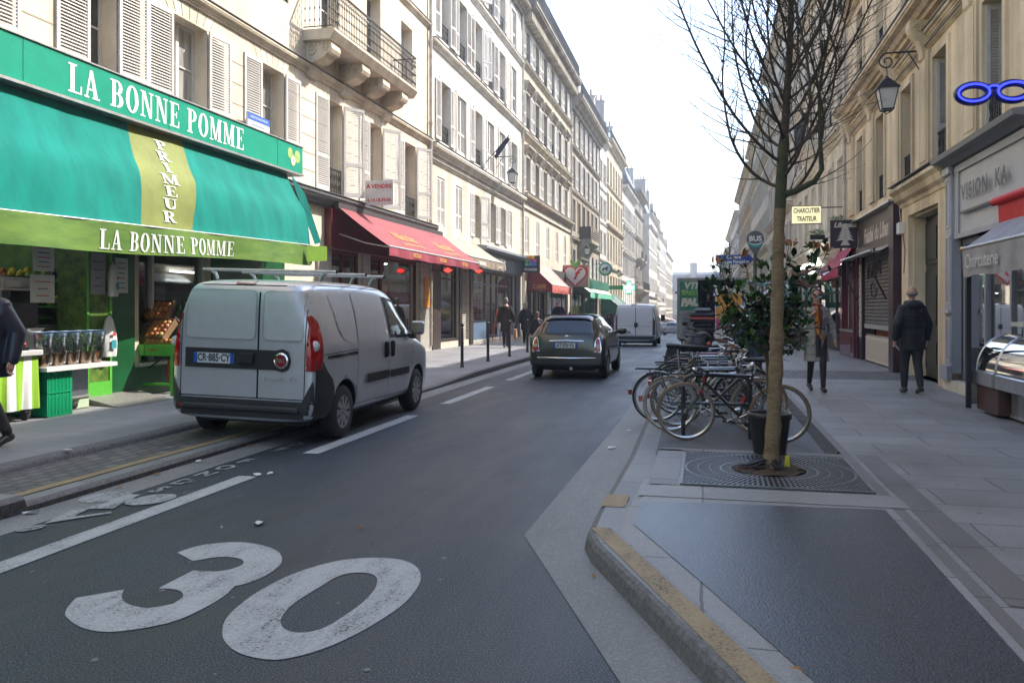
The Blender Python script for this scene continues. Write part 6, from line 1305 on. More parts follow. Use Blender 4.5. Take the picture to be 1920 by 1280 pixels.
# charcuterie awning, red cloth, side screen, display counter
grc = mat("grey awning canvas", (.30, .30, .33), .8, amt=.15, scale=2); grv = mat("grey valance canvas", (.36, .34, .35), .8, amt=.2, scale=3)
t, f, g = flat_awning("grey awning with pale word Charcuterie over the meat counter at the right edge", 6.0, 12.65, 4.2, 2.95, 3.50, 2.37, grc, grv, .38, arms=False)
b = WB(t); b.text("Charcuterie", .27, mat("pale awning print", (.62, .58, .54), .7), frame2d((3.455, 11.75, 2.17), (0, -1, 0), (0, 0, 1)), bold=.002); b.build("lettering", t); b = WB(t); b.ball((3.5, 12.68, 2.37), .035, mat("brass", (.6, .4, .1), .3, metal=1)); b.build("end_cap", t)
t = thing("red_canopy", "red canvas canopy with a rolled edge above the grey awning", "awning", (4.1, 10, 3)); b = WB(t); rc = mat("bright red canvas", (.62, .012, .018), .6, amt=.15); b.tube([(3.92, 12.75, 3.02), (3.92, 6, 3.02)], .055, rc, 10); b.grid(lambda u, v: (3.94+.03*math.sin(u*20)*v+.02*v, 12.65-6.6*u, 3.0-.42*v), 40, 4, rc); b.build("canvas", t)
t = thing("side_screen", "tall narrow black screen at the far end of the meat counter", "screen", (3.6, 12.7, .14)); b = WB(t); b.box(3.54, 3.60, 12.62, 12.68, .16, 2.3, black_m)
for i in range(60): b.box(3.60, 3.95, 12.63, 12.66, .22+i*.013*1.0, .228+i*.013, black_m)
b.box(3.93, 4.15, 12.62, 12.67, .2, 1.0, black_m); b.build("panel", t)
t = thing("meat_counter", "refrigerated meat counter with curved glass, steel band and brown base", "display counter", (3.9, 11, .14)); b = WB(t)
bp_ = mat("brown counter base", (.07, .03, .024), .45, amt=.1); b.bbox(3.66, 4.15, 11.75, 12.6, .16, .5, bp_, .01); b.build("base", t); b = WB(t); b.box(3.80, 4.2, 7, 11.7, .16, .5, alu)
for i in range(60): b.box(3.785, 3.80, 11.6-i*.05, 11.63-i*.05, .2, .46, steel)
b.box(3.78, 3.80, 8.5, 11.7, .462, .5, steel); b.box(3.78, 3.80, 8.5, 11.7, .16, .2, steel); b.build("vent_grille", t)
b = WB(t); b.bbox(3.62, 4.2, 11.85, 12.62, .502, .70, steel, .012); b.bbox(3.64, 4.2, 7, 11.83, .502, .69, steel, .012); b.build("steel_band", t)
b = WB(t)
for (ya, yb) in ((11.85, 12.6), (7, 11.83)):
    b.grid(lambda u, v: (3.66+.5*(1-math.cos(v*PI*.45))*.9, ya+(yb-ya)*u, .70+.50*math.sin(v*PI*.45)), 2, 12, clear_glass("counter glass", (.85, .9, .9), .8, .03))
    for y in (ya, yb): b.tube([(3.66+.5*(1-math.cos(v*PI*.45))*.9, y, .70+.50*math.sin(v*PI*.45)) for v in [q/10 for q in range(11)]], .012, steel, 6)
b.build("curved_glass", t)
b = WB(t); b.box(3.72, 4.2, 7, 12.55, .71, .74, paper)
for i in range(60): b.ball((3.78+rnd.random()*.3, 7.5+rnd.random()*5, .765), (.05, .09, .035), mat("food %d" % (i % 5), ((.35, .08, .05), (.45, .25, .12), (.5, .4, .25), (.2, .1, .05), (.5, .15, .12))[i % 5], .5), 8, 6)
b.build("food", t); b = WB(t); b.box(4.05, 4.2, 7, 12.5, 1.3, 1.36, paper); b.box(4.0, 4.15, 9.6, 11.9, 1.1, 1.55, mat("grey appliance", (.35, .38, .42), .4)); b.build("back_shelf", t)
# falafel shop
aub = mat("aubergine paint", (.035, .012, .022), .4, amt=.1); cream = mat("cream lettering", (.62, .56, .48), .6); rsd = mat("grey roller shutter", (.16, .155, .15), .5, amt=.3, scale=2, metal=.2)
t = thing("shop", "aubergine Lebanese snack shop with its grey roller shutter nearly down", "shop front", (4.3, 22, .12)); b = WB(t)
b.box(4.05, 4.299, 19.72, 20.2, .14, 3.95, aub); b.box(4.15, 4.299, 20.2, 25.0, 2.95, 3.9, mat("brown fascia", (.09, .065, .06), .4, amt=.3, scale=3)); b.box(4.15, 4.299, 24.75, 25.0, .14, 2.949, aub); b.box(3.95, 4.299, 19.72, 25.05, 3.901, 3.95, steel); b.build("fascia", t)
b = WB(t); b.box(4.2, 4.299, 20.2, 20.7, .14, 2.94, aub); b.box(4.2, 4.299, 24.35, 24.74, .14, 2.94, aub); b.build("pillar", t)
b = WB(t)
fc_ = [mat("food photo %d" % i, c_, .6, amt=.5, scale=30) for i, c_ in enumerate(((.35, .18, .05), (.25, .25, .08), (.4, .3, .2), (.2, .07, .04)))]
for y0 in (20.3, 24.38):
    b.box(4.19, 4.199, y0, y0+.34, .75, 2.75, mat("menu strip", (.5, .47, .4), .6))
    for i in range(13): b.add([(4.188, y0+.09+.16*(i % 2)+.07*math.cos(a), .84+i*.145+.045*math.sin(a)) for a in [2*PI*q/10 for q in range(10)]], [tuple(range(10))], fc_[i % 4])
b.build("menu_strip", t)
b = WB(t); z = 1.12
while z < 2.9: b.prism([(4.3, z), (4.28, z+.012), (4.272, z+.045), (4.28, z+.08), (4.3, z+.092)], 20.72, 24.32, rsd); z += .093
b.box(4.26, 4.3, 20.72, 24.32, 1.0, 1.119, mat("pale shutter foot", (.36, .37, .38), .5)); b.build("roller_shutter", t)
b = WB(t); gk = mat("graffiti ink", (.05, .05, .055), .6)
def scr(pts, b, m_, r=.018): b.tube(pts, r, m_, 5)
for k, (dy, dz) in enumerate(((0, 0), (.5, .05), (.95, .0), (1.4, .08))): scr([(4.268, 23.7-dy-.16*math.cos(q*1.1+k), 2.5+dz+.2*math.sin(q*1.3+k*2)) for q in range(8)], b, gk)
scr([(4.268, 23.2-.35*math.cos(q*.8)-q*.03, 2.02+.2*math.sin(q*.8)) for q in range(9)], b, gk); b.build("graffiti", t)
b = WB(t); b.box(4.22, 4.29, 20.9, 23.9, .16, .80, cream); b.box(4.21, 4.22, 20.98, 23.82, .23, .73, mat("cream riser", (.5, .45, .38), .6)); b.build("riser", t); b = WB(t); b.box(4.5, 4.9, 21, 24, .7, 1.1, mat("orange goods", (.35, .1, .03), .6, amt=.6, scale=14)); b.box(4.31, 4.33, 20.75, 24.3, .8, .84, alu); b.build("interior", t)
b = WB(t); b.text("Falafel du Liban", .52, cream, frame2d((4.145, 22.15, 3.42), (0, -1, 0), (0, 0, 1)), bold=.02, shear=.15, sx=.95)
def cedar(cy, z, s_, fn):
    for k in range(9): w_ = (.5-.045*k)*(1-.12*(k % 2)); fn([(cy-w_*s_, z+k*.1*s_), (cy-w_*.5*s_, z+.12*s_+k*.1*s_), (cy+w_*.5*s_, z+.12*s_+k*.1*s_), (cy+w_*s_, z+k*.1*s_), (cy, z+.04*s_+k*.1*s_)], k)
    fn([(cy-.08*s_, z+.05*s_), (cy+.08*s_, z+.05*s_), (cy+.25*s_, z-.25*s_), (cy-.25*s_, z-.25*s_)], 9)
for cy in (20.35, 24.6): cedar(cy, 3.3, .42, lambda P, k: b.add([(4.145-.001*k, p[0], p[1]) for p in P], [tuple(range(len(P)))], cream))
b.build("lettering", t)
t = thing("projecting_sign", "square dark projecting sign with a cream cedar tree reading Libanais", "sign", (3.7, 24.6, 3.7)); b = WB(t); b.box(3.42, 4.2, 24.6, 24.68, 3.22, 4.0, aub); b.build("panel", t); b = WB(t); b.text("Libanais", .19, cream, frame2d((3.81, 24.59, 3.86), (1, 0, 0), (0, 0, 1)), bold=.008, shear=.25); cedar(3.81, 3.42, .52, lambda P, k: b.add([(p[0], 24.59-.001*k, p[1]) for p in P], [tuple(range(len(P)))], cream)); b.build("lettering", t)
bei = mat("beige folded canvas", (.42, .37, .30), .8, amt=.25, scale=4)
t = thing("shop_awning", "small beige awning folded up over the roller shutter, black arms hanging", "awning", (4.1, 22.3, 2.9)); b = WB(t); b.grid(lambda u, v: (4.14-.42*v+.04*math.sin(u*14)*v, 20.4+4.3*u, 3.02-.16*v-.10*math.sin(v*PI)*(.6+.4*math.sin(u*17))), 40, 6, bei); b.build("canopy", t); b = WB(t)
for y in (20.75, 24.5): b.tube([(3.85, y, 2.95), (3.86, y+.03, 2.3), (4.12, y+.02, 1.75)], .025, mat("dark red arm", (.06, .015, .02), .5), 6)
b.tube([(3.72, 20.4, 2.87), (3.72, 24.7, 2.87)], .03, steel, 8); b.build("arm", t)
wb_ = thing("junction_box", "pale wall box with a cable beside the snack shop", "box", (4.2, 19.4, 3.25)); b = WB(wb_); b.bbox(4.08, 4.2, 19.3, 19.55, 3.15, 3.4, paper, .01); b.build("casing", wb_); b = WB(wb_); b.tube([(4.18, 19.6, 3.4), (4.17, 19.66, 3.7), (4.19, 19.62, 4.05)], .012, pipe_m, 5); b.tube([(4.18, 19.4, 3.15), (4.18, 19.2, 2.8), (4.19, 19.35, 2.3)], .008, black_m, 5); b.build("cable", wb_)
# maroon shop + magenta awning
mar = mat("maroon gloss paint", (.13, .012, .03), .25, coat=.5)
t = thing("shop", "glossy maroon corner shop front with narrow tall panes", "shop front", (4.3, 27, .12)); b = WB(t)
b.box(4.1, 4.299, 25.05, 25.25, .14, 3.4, mar); b.box(4.12, 4.299, 27.2, 27.6, .14, 3.4, mar); b.box(4.1, 4.299, 25.25, 27.2, .14, .85, mar); b.box(4.08, 4.1, 25.4, 27.05, .25, .7, mar); b.box(4.05, 4.3, 25.2, 27.25, .851, .9, alu); b.box(4.12, 4.299, 25.05, 27.6, 3.2, 3.9, mar); b.build("timber_panel", t); shop_glaze(t, 'R', 25.25, 27.15, .3, 3.2, mar, 2, .6, gm=glz, x=.05)
mag = mat("magenta awning canvas", (.38, .03, .08), .75, amt=.12); flat_awning("magenta red awning over the maroon shop", 25.2, 28.8, 4.2, 3.45, 3.72, 2.72, mag, mag, .28, mu=black_m, seams=2)
# further shops on the right
t = thing("shop", "butcher's front with cream stone cornice and a lit canopy beyond the maroon shop", "shop front", (4.3, 34, 0)); b = WB(t); b.prism([(4.3, 3.0), (4.0, 3.05), (3.85, 3.2), (3.85, 3.3), (4.3, 3.45)], 27.8, 43, stoneR2); b.box(4.1, 4.299, 27.8, 43, 2.6, 3.0, stoneR2); b.build("fascia", t); shop_glaze(t, 'R', 28.1, 42.8, .1, 2.6, brn, 7, .5, glow=5)
t = thing("glass_canopy", "arched translucent canopy with a lit bulb over the doorway", "canopy", (4, 29.5, 3)); b = WB(t); cg_ = mat("translucent acrylic", (.5, .52, .52), .25, coat=.3); b.grid(lambda u, v: (4.25-.85*v, 28.9+2.6*u, 2.62+.42*math.cos(PI*.5*v)), 6, 10, cg_); b.prism([(4.25, 3.02), (3.9, 2.97), (3.6, 2.82), (3.4, 2.6), (4.25, 2.6)], 28.88, 28.91, cg_); b.build("vault", t); b = WB(t); b.ball((3.95, 29.2, 2.78), .05, tube_l); b.build("bulb", t)
t = thing("strip_lights", "white strip light boxes under the brown fascia", "lamp", (3.9, 33, 3.1)); b = WB(t)
for y in (30.4, 34): b.box(3.6, 3.7, y, y+1.8, 3.05, 3.12, tube_l)
b.build("tube", t)
t = thing("fascia_box", "brown square fascia box hanging over the pavement", "sign", (3.7, 33, 3)); b = WB(t); b.box(3.2, 4.2, 33, 33.2, 2.3, 3.0, mat("brown sign box", (.07, .025, .02), .5)); b.box(3.2, 4.2, 33.2, 33.9, 2.85, 3.0, mat("brown sign box", (.07, .025, .02), .5)); b.build("panel", t)
gs1 = mat("green awning stripe", (.0, .16, .12), .8); ws1 = mat("white awning stripe", (.5, .52, .48), .8)
t = thing("shop_awning", "green and white striped awning over the fruit stall on the right pavement", "awning", (3.6, 34, 2.4)); b = WB(t)
for i in range(16): a, c = 2.7+i*.1, 2.8+i*.1; b.add([(a, 34.3, 2.42), (c, 34.3, 2.42), (c, 34, 1.75), (a, 34, 1.75)], [(0,1,2,3)], gs1 if i % 2 else ws1); b.add([(a, 34.3, 2.42), (c, 34.3, 2.42), (c, 38, 2.6), (a, 38, 2.6)], [(0,1,2,3)], gs1 if i % 2 else ws1)
b.build("canopy", t); b = WB(t); b.box(2.65, 4.3, 33.95, 34.0, 1.55, 1.76, gs1); b.build("valance", t)
t = thing("fruit_stall", "fruit stall cart with cardboard front and boxes of red and yellow fruit", "stall", (3.2, 33.6, .1)); b = WB(t); b.box(2.72, 3.65, 33.4, 34.2, .22, .72, card); b.box(2.68, 3.7, 33.37, 34.25, .721, .76, green_d); b.box(2.68, 2.72, 33.37, 33.41, .12, .72, green_d); b.box(3.65, 3.7, 33.37, 33.41, .12, .72, green_d); b.box(2.72, 3.65, 33.37, 33.4, .16, .215, green_d); b.build("cart", t); b = WB(t)
for i in range(70): b.ball((2.8+rnd.random()*.85, 33.5+rnd.random()*.5, .82+rnd.random()*.28), .055, rnd.choice([mango, orange, mat("red pepper", (.45, .03, .02), .4), mat("yellow pack", (.65, .5, .04), .5)]), 8, 6)
b.build("fruit", t)
t = thing("projecting_sign", "lit cream sign reading Charcutier Traiteur in narrow dark capitals", "sign", (3.2, 27.6, 4.4)); b = WB(t); b.box(2.70, 3.56, 27.6, 27.72, 4.22, 4.76, mat("cream light box", (.75, .68, .40), .5, emit=.35)); b.box(3.56, 4.3, 27.64, 27.68, 4.7, 4.73, black_m); b.box(2.68, 3.58, 27.598, 27.73, 4.20, 4.22, black_m); b.box(2.68, 3.58, 27.598, 27.73, 4.76, 4.78, black_m); b.build("light_box", t)
b = WB(t); b.text("CHARCUTIER", .21, ink, frame2d((3.13, 27.595, 4.62), (1, 0, 0), (0, 0, 1)), bold=.006, sx=.62); b.text("TRAITEUR", .21, ink, frame2d((3.13, 27.595, 4.36), (1, 0, 0), (0, 0, 1)), bold=.006, sx=.62); b.build("lettering", t)
def leaves(b, c, r, n, s_, m_, seed=0, flat=.6):
    q = random.Random(seed)
    for _ in range(n):
        d = Vector((q.gauss(0, 1), q.gauss(0, 1), q.gauss(0, 1))).normalized()*(q.random()**.4)
        p = Vector(c)+Vector((d.x*r[0], d.y*r[1], d.z*r[2])); a = Vector((q.gauss(0, 1), q.gauss(0, 1), q.gauss(0, .6))).normalized(); e = a.orthogonal().normalized(); k = s_*q.uniform(.6, 1.3)
        b.add([tuple(p), tuple(p+a*k*.5+e*k*.28), tuple(p+a*k), tuple(p+a*k*.5-e*k*.28)], [(0, 1, 2, 3)], m_)
for i, (x, y, z) in enumerate(((3.95, 26.9, 4.15), (3.55, 28.6, 3.9))):
    t = thing("window_box", "dark window box of green plants and small red flowers, %s" % ("nearer one beside the tree sign" if i == 0 else "lower one under the cream sign"), "planter", (x, y, z)); b = MB(); b.box(-.2, .25, -.1, .1, -.12, .03, black_m); b.build("trough", t); b = MB(); leaves(b, (0, 0, .1), (.28, .18, .13), 160, .07, leafg, i); leaves(b, (0, 0, .16), (.25, .15, .1), 16, .05, straw, i+9); b.build("foliage", t)
far_shops('R', 43.6, 60, 5.4)
# bus stop and direction sign
dg = mat("bus sign grey", (.09, .095, .10), .4)
t = thing("bus_stop_sign", "dark teardrop bus stop sign on a pole with the word Bus and a teal smile", "sign", (1.36, 24, .05)); b = MB(); b.tube([(0, 0, 0), (0, 0, 3.2)], .05, dg, 10); b.build("pole", t)
b = MB(); pr = [(.235*math.cos(a), 3.40+.24*math.sin(a)) for a in [(-.18+1.36*q/24)*PI for q in range(25)]]+[(-.05, 3.0), (.05, 3.0)]; b.prism(pr, -.07, .07, dg); b.build("panel", t); b = MB(); b.text("BUS", .2, whitel, frame2d((0, -.075, 3.42), (1, 0, 0), (0, 0, 1)), bold=.006)
tl = mat("teal smile", (.0, .32, .32), .5); P = [(.215*math.cos(a), 3.40+.22*math.sin(a)) for a in [PI+.25+(PI-.5)*q/12 for q in range(13)]]; Q = [(.2*math.cos(a), 3.36+.11*math.sin(a)) for a in [2*PI-.2-(PI-.4)*q/12 for q in range(13)]]
b.add([(p[0], -.074, p[1]) for p in P]+[(p[0], -.074, p[1]) for p in Q], [(i, i+1, 24-i, 25-i) for i in range(12)], tl); Q2 = [(p[0], p[1]+.022) for p in Q]; b.add([(p[0], -.0745, p[1]) for p in Q]+[(p[0], -.0745, p[1]) for p in Q2], [(i, i+1, 14+i, 13+i) for i in range(12)], whitel); b.build("lettering", t)
t = thing("direction_sign", "blue arrow sign with white words Centre Georges Pompidou", "sign", (1.3, 23.9, 2.9)); b = MB(); bs = mat("road sign blue", (.01, .045, .26), .4); b.prism([(-.98, -.13), (-.1, -.13), (.02, .0), (-.1, .13), (-.98, .13)], -.02, .02, bs); b.build("panel", t); b = MB(); b.text("Centre", .135, whitel, frame2d((-.52, -.024, .06), (1, 0, 0), (0, 0, 1)), bold=.004); b.text("Georges Pompidou", .125, whitel, frame2d((-.52, -.024, -.065), (1, 0, 0), (0, 0, 1)), bold=.004, sx=.85); b.build("lettering", t)
t = thing("bus_shelter", "dark bus shelter end panel with a small blue plate numbered 29", "bus shelter", (2.2, 31, 0)); b = MB(); b.box(-.6, 1.0, 0, .1, 2.35, 2.62, dg); b.box(-.6, 1.0, .1, 3, 2.5, 2.56, dg); b.box(-.55, -.48, 0, .07, .05, 2.35, dg); b.box(.9, .97, 0, .07, .05, 2.35, dg); b.build("frame", t); b = MB(); b.box(-.45, -.1, -.02, -.001, 2.36, 2.54, mat("pale blue plate", (.25, .5, .62), .5)); b.text("29", .16, ink, frame2d((-.27, -.025, 2.45), (1, 0, 0), (0, 0, 1)), bold=.006); b.build("number_plate", t)
# bollards on the left pavement
bol = thing("bollard", "slim dark bollard on the left kerb", "bollard", (0, 0, 0), 0, "slim dark bollards along the left kerb"); b = MB(); b.lathe([(.001, 0), (.05, 0), (.045, .04), (.038, .05), (.036, .55), (.045, .56), (.045, .59), (.036, .6), (.033, .92), (.02, .94), (.02, .955), (.04, .975), (.045, 1.0), (.035, 1.035), (.001, 1.05)], mat("bollard paint", (.03, .022, .022), .4), n=14); b.build("post", bol)
for i, y in enumerate((18.85, 21.1, 23.4, 25.7, 30, 34, 38)):
    c_ = bol if i == 0 else copy_tree(bol); c_.location = (-5.62+.04*i, y, gz(y)+.14)
    c_['label'] = ("nearest slim dark bollard on the left kerb, past the parked van", "second bollard along the left kerb, before the walking man", "third bollard along the left kerb, in front of the man in a dark coat", "fourth bollard along the left kerb, beside the small grey car", "slim bollard on the left kerb hidden beyond the grey hatchback", "slim bollard on the left kerb hidden beyond the grey hatchback", "slim bollard on the left kerb hidden beyond the grey hatchback")[i]
# ================================================================ VEHICLES (local x forward, y left, z up)
def evaluated(o):
    dg = bpy.context.evaluated_depsgraph_get(); return bpy.data.meshes.new_from_object(o.evaluated_get(dg))
def loft_body(name, st, m, parent, arches, ar=.36, aw=.34, dark=None):
    """st: stations (x, zb, zt, w, wt, zs[, crown]) lofted, subdivided, wheel arches cut"""
    b = MB(); n = None; rings = []
    for s in st:
        x, zb, zt, w_, wt, zs = s[:6]; cr = s[6] if len(s) > 6 else .17
        h = [(0, zb), (w_*.8, zb), (w_*.97, zb+.05), (w_, zb+(zs-zb)*.35), (w_, zs-.06), (w_*.985, zs+.04), ((w_*.985+wt)/2+.015, (zs+zt-.16)/2+.05), (wt, max(zs+.05, zt-.17)), (wt-.045, zt-.055), (wt-cr, zt-.012), (0, zt)]
        rings.append([(x, y, z) for y, z in h]+[(x, -y, z) for y, z in h[-2:0:-1]])
    n = len(rings[0]); vs = [p for r in rings for p in r]
    fs = [(i*n+k, i*n+(k+1) % n, (i+1)*n+(k+1) % n, (i+1)*n+k) for i in range(len(rings)-1) for k in range(n)]
    def cap(o, flip):
        f = []; hf = n//2
        for k in range(hf):
            a, c, d, e = o+k, o+k+1, o+(n-k-1) % n, o+(n-k) % n
            q = (a, c, d, e) if k not in (0, hf-1) else ((a, c, d) if k == 0 else (a, c, e)); f.append(tuple(dict.fromkeys(q)))
        return [t[::-1] if flip else t for t in f if len(t) > 2]
    fs += cap(0, False)+cap((len(rings)-1)*n, True); b.add(vs, fs, m, True); o = b.build(name)
    bm = bmesh.new(); bm.from_mesh(o.data); bmesh.ops.recalc_face_normals(bm, faces=bm.faces); bm.to_mesh(o.data); bm.free()
    md = o.modifiers.new("s", 'SUBSURF'); md.levels = 2; cuts = []
    for (ax, sg) in arches:
        c = MB(); c.lathe([(.001, -aw/2), (ar, -aw/2), (ar, aw/2), (.001, aw/2)], dark or black_m, (ax, sg*(max(s[3] for s in st)-.02), ar*.93), 36, axis='y', smooth=False); k = c.build("cut"); cuts.append(k)
        bm = bmesh.new(); bm.from_mesh(k.data); bmesh.ops.remove_doubles(bm, verts=bm.verts, dist=.002); bmesh.ops.recalc_face_normals(bm, faces=bm.faces); bm.to_mesh(k.data); bm.free()
    bpy.context.view_layer.update(); me0 = evaluated(o); bv = BVHTree.FromPolygons([v.co for v in me0.vertices], [p.vertices for p in me0.polygons])
    for k in cuts: q = o.modifiers.new("b", 'BOOLEAN'); q.object = k; q.operation = 'DIFFERENCE'; q.solver = 'EXACT'; q.material_mode = 'TRANSFER'
    bpy.context.view_layer.update(); me = evaluated(o); o.modifiers.clear(); o.data = me
    for k in cuts: bpy.data.objects.remove(k)
    o.parent = parent; return o, bv
def patch(b, bv, poly, proj, off, m, step=.06, holes=()):
    P = []; N = len(poly)
    for i in range(N):
        a, c = Vector(poly[i]), Vector(poly[(i+1) % N]); k = max(1, int((c-a).length/step)); P += [a+(c-a)*j/k for j in range(k)]
    E = [(i, (i+1) % len(P)) for i in range(len(P))]; ins = []
    x0, x1, y0, y1 = min(p.x for p in P), max(p.x for p in P), min(p.y for p in P), max(p.y for p in P)
    y = y0+step
    def inside(c):
        r = False
        for i in range(N):
            a, q = poly[i], poly[i-1]
            if (a[1] > c[1]) != (q[1] > c[1]) and c[0] < (q[0]-a[0])*(c[1]-a[1])/(q[1]-a[1])+a[0]: r = not r
        return r
    while y < y1:
        x = x0+step
        while x < x1:
            if inside((x, y)) and min((Vector((x, y))-p).length for p in P) > step*.45: ins.append(Vector((x, y)))
            x += step
        y += step
    v, e, f, *_ = delaunay_2d_cdt(P+ins, E, [], 0, 1e-6)
    D = {'rear': lambda p: ((-3, -p.x, p.y), (1, 0, 0)), 'front': lambda p: ((9, p.x, p.y), (-1, 0, 0)), 'right': lambda p: ((p.x, -3, p.y), (0, 1, 0)), 'left': lambda p: ((p.x, 3, p.y), (0, -1, 0)), 'top': lambda p: ((p.x, p.y, 5), (0, 0, -1))}[proj]
    vs = []
    for p in v:
        o, d = D(p); h = bv.ray_cast(Vector(o), Vector(d)); vs.append(tuple(h[0]-Vector(d)*off) if h[0] else None)
    F = [tuple(t) for t in f if all(vs[i] for i in t) and inside(sum((v[i] for i in t), Vector((0, 0)))/len(t))]
    idx = {i: k for k, i in enumerate(sorted(set(i for t in F for i in t)))}
    b.add([vs[i] for i in idx], [tuple(idx[i] for i in t) for t in F], m, True)
def seam(b, bv, pts, proj, m, w_=.008, off=.002):
    for a, c in zip(pts, pts[1:]):
        a, c = Vector(a), Vector(c); d = (c-a).normalized()*w_*.5; e = Vector((-d.y, d.x)); patch(b, bv, [tuple(a+e-d), tuple(a-e-d), tuple(c-e+d), tuple(c+e+d)], proj, off, m, .09)
def rr(x0, x1, y0, y1, r, n=4):
    o = []
    for cx, cy, a in ((x1-r, y1-r, 0), (x0+r, y1-r, 1), (x0+r, y0+r, 2), (x1-r, y0+r, 3)): o += [(cx+r*math.cos((a+q/n)*PI/2), cy+r*math.sin((a+q/n)*PI/2)) for q in range(n+1)]
    return o
hub_m = mat("wheel cover silver", (.42, .42, .43), .35, metal=.6, amt=.15); dark_pl = mat("dark bumper plastic", (.028, .029, .032), .55, amt=.2, scale=6)
red_l = mat("red lamp lens", (.40, .006, .008), .12, coat=.8, amt=.4, scale=14); white_l = mat("clear lamp lens", (.55, .53, .52), .12, coat=.8); chrome = mat("chrome", (.75, .75, .76), .12, metal=1)
carglass = mat("car window glass", (.012, .015, .016), .03, spec=.9, coat=.3); seam_m = mat("panel gap", (.008, .008, .009), .8); eu_blue = mat("plate blue", (.01, .08, .42), .5); plate_w = mat("plate white", (.62, .64, .66), .45)
def wheel(parent, x, y, r, w_, out, style=0):
    """out: +1 outer face towards +y"""
    t = MB(Matrix.Translation((x, y, r))); t.lathe([(r*.62, -w_/2), (r*.9, -w_/2), (r*.985, -w_*.38), (r, -w_*.2), (r, w_*.2), (r*.985, w_*.38), (r*.9, w_/2), (r*.62, w_/2)], rubber, n=40, axis='y'); wo = t.build("wheel", parent)
    h = MB(Matrix.Translation((x, y, r))); o = out*w_*.42; h.lathe([(r*.66, out*w_*.5), (r*.62, o), (r*.58, o*.7), (.001, o*.45)], dark_pl, n=32, axis='y')
    if style == 0:
        h.lathe([(r*.655, out*w_*.502), (r*.56, out*w_*.47)], hub_m, n=36, axis='y'); k = 9
        for i in range(k):
            a0, a1 = 2*PI*(i+.17)/k, 2*PI*(i+.83)/k; P = [(r*.22*math.cos(2*PI*(i+.02)/k), r*.22*math.sin(2*PI*(i+.02)/k)), (r*.57*math.cos(a0), r*.57*math.sin(a0)), (r*.57*math.cos(a1), r*.57*math.sin(a1)), (r*.22*math.cos(2*PI*(i+.98)/k), r*.22*math.sin(2*PI*(i+.98)/k))]
            h.add([(p[0], out*w_*(.47 if i_ in (1, 2) else .50), p[1]) for i_, p in enumerate(P)], [(0, 1, 2, 3)], hub_m)
        h.lathe([(.001, out*w_*.51), (r*.16, out*w_*.51), (r*.23, out*w_*.498)], hub_m, n=20, axis='y')
        for i in range(4): a = 2*PI*i/4+.4; h.ball((r*.12*math.cos(a), out*w_*.51, r*.12*math.sin(a)), (.012, .005, .012), dark_pl, 6, 4)
    else:
        for i in range(8): a = 2*PI*i/8; h.tube([(r*.08*math.cos(a), out*w_*.40, r*.08*math.sin(a)), (r*.6*math.cos(a), out*w_*.42, r*.6*math.sin(a))], .018, hub_m, 5)
        h.lathe([(r*.64, out*w_*.47), (r*.56, out*w_*.44)], hub_m, n=30, axis='y')
    h.build("hubcap", wo); return wo
def number_plate(parent, u, z, x, txt, w_=.52, h=.11):
    b = MB(); b.box(x-.012, x, -u-w_/2, -u+w_/2, z-h/2, z+h/2, plate_w); b.box(x-.014, x-.0125, -u+w_/2-.045, -u+w_/2, z-h/2, z+h/2, eu_blue); b.box(x-.014, x-.0125, -u-w_/2, -u-w_/2+.045, z-h/2, z+h/2, eu_blue); o = b.build("number_plate", parent)
    b = MB(); b.text(txt, h*1.02, ink, frame2d((x-.0155, -u, z), (0, -1, 0), (0, 0, 1)), bold=.004, sx=.74); b.build("lettering", o)

# ---- silver panel van
silver = mat("silver van paint", (.56, .58, .62), .28, metal=.45, amt=.06, scale=2, coat=.6)
van = thing("panel_van", "silver panel van with roof bars parked half on the kerb beside the grocer's", "van", (-5.09, 8.35, .028), PI/2); van.rotation_euler = (R_(1.6), 0, PI/2+.024)
ST = [(.0, .36, .62, .70, .66, .5, .1), (.0, .30, 1.30, .80, .70, .8), (.01, .27, 1.74, .86, .70, 1.05), (.07, .25, 1.83, .905, .74, 1.10), (.35, .24, 1.86, .915, .765, 1.10), (1.2, .23, 1.875, .915, .775, 1.08), (2.0, .23, 1.87, .915, .77, 1.07), (2.6, .23, 1.83, .915, .755, 1.05), (3.0, .23, 1.70, .915, .72, 1.04), (3.35, .23, 1.44, .912, .70, 1.02), (3.66, .23, 1.20, .905, .72, 1.0, .2), (3.95, .24, 1.08, .89, .74, .92, .2), (4.2, .25, .98, .84, .70, .82, .2), (4.34, .28, .85, .74, .6, .7, .2), (4.39, .36, .7, .5, .4, .55, .15)]
body, bv = loft_body("body", ST, silver, van, [(.78, 1), (.78, -1), (3.52, 1), (3.52, -1)], ar=.365, aw=.5)
b = MB(); patch(b, bv, [(-.93, .30), (.93, .30), (.93, .98), (.86, .74), (.79, .60), (.74, .50), (-.74, .50), (-.79, .60), (-.86, .74), (-.93, .98)], 'rear', .012, dark_pl)
for s_ in ('right', 'left'): patch(b, bv, [(-.02, .30), (.42, .30), (.44, .45), (.46, .62), (.40, .73), (.25, .84), (.12, .98), (-.02, .98)], s_, .010, dark_pl, .05)
b.build("rear_bumper", van)
b = MB(); b.bbox(-.06, .05, -.72, .72, .37, .44, dark_pl, .02); b.build("bumper_step", van)
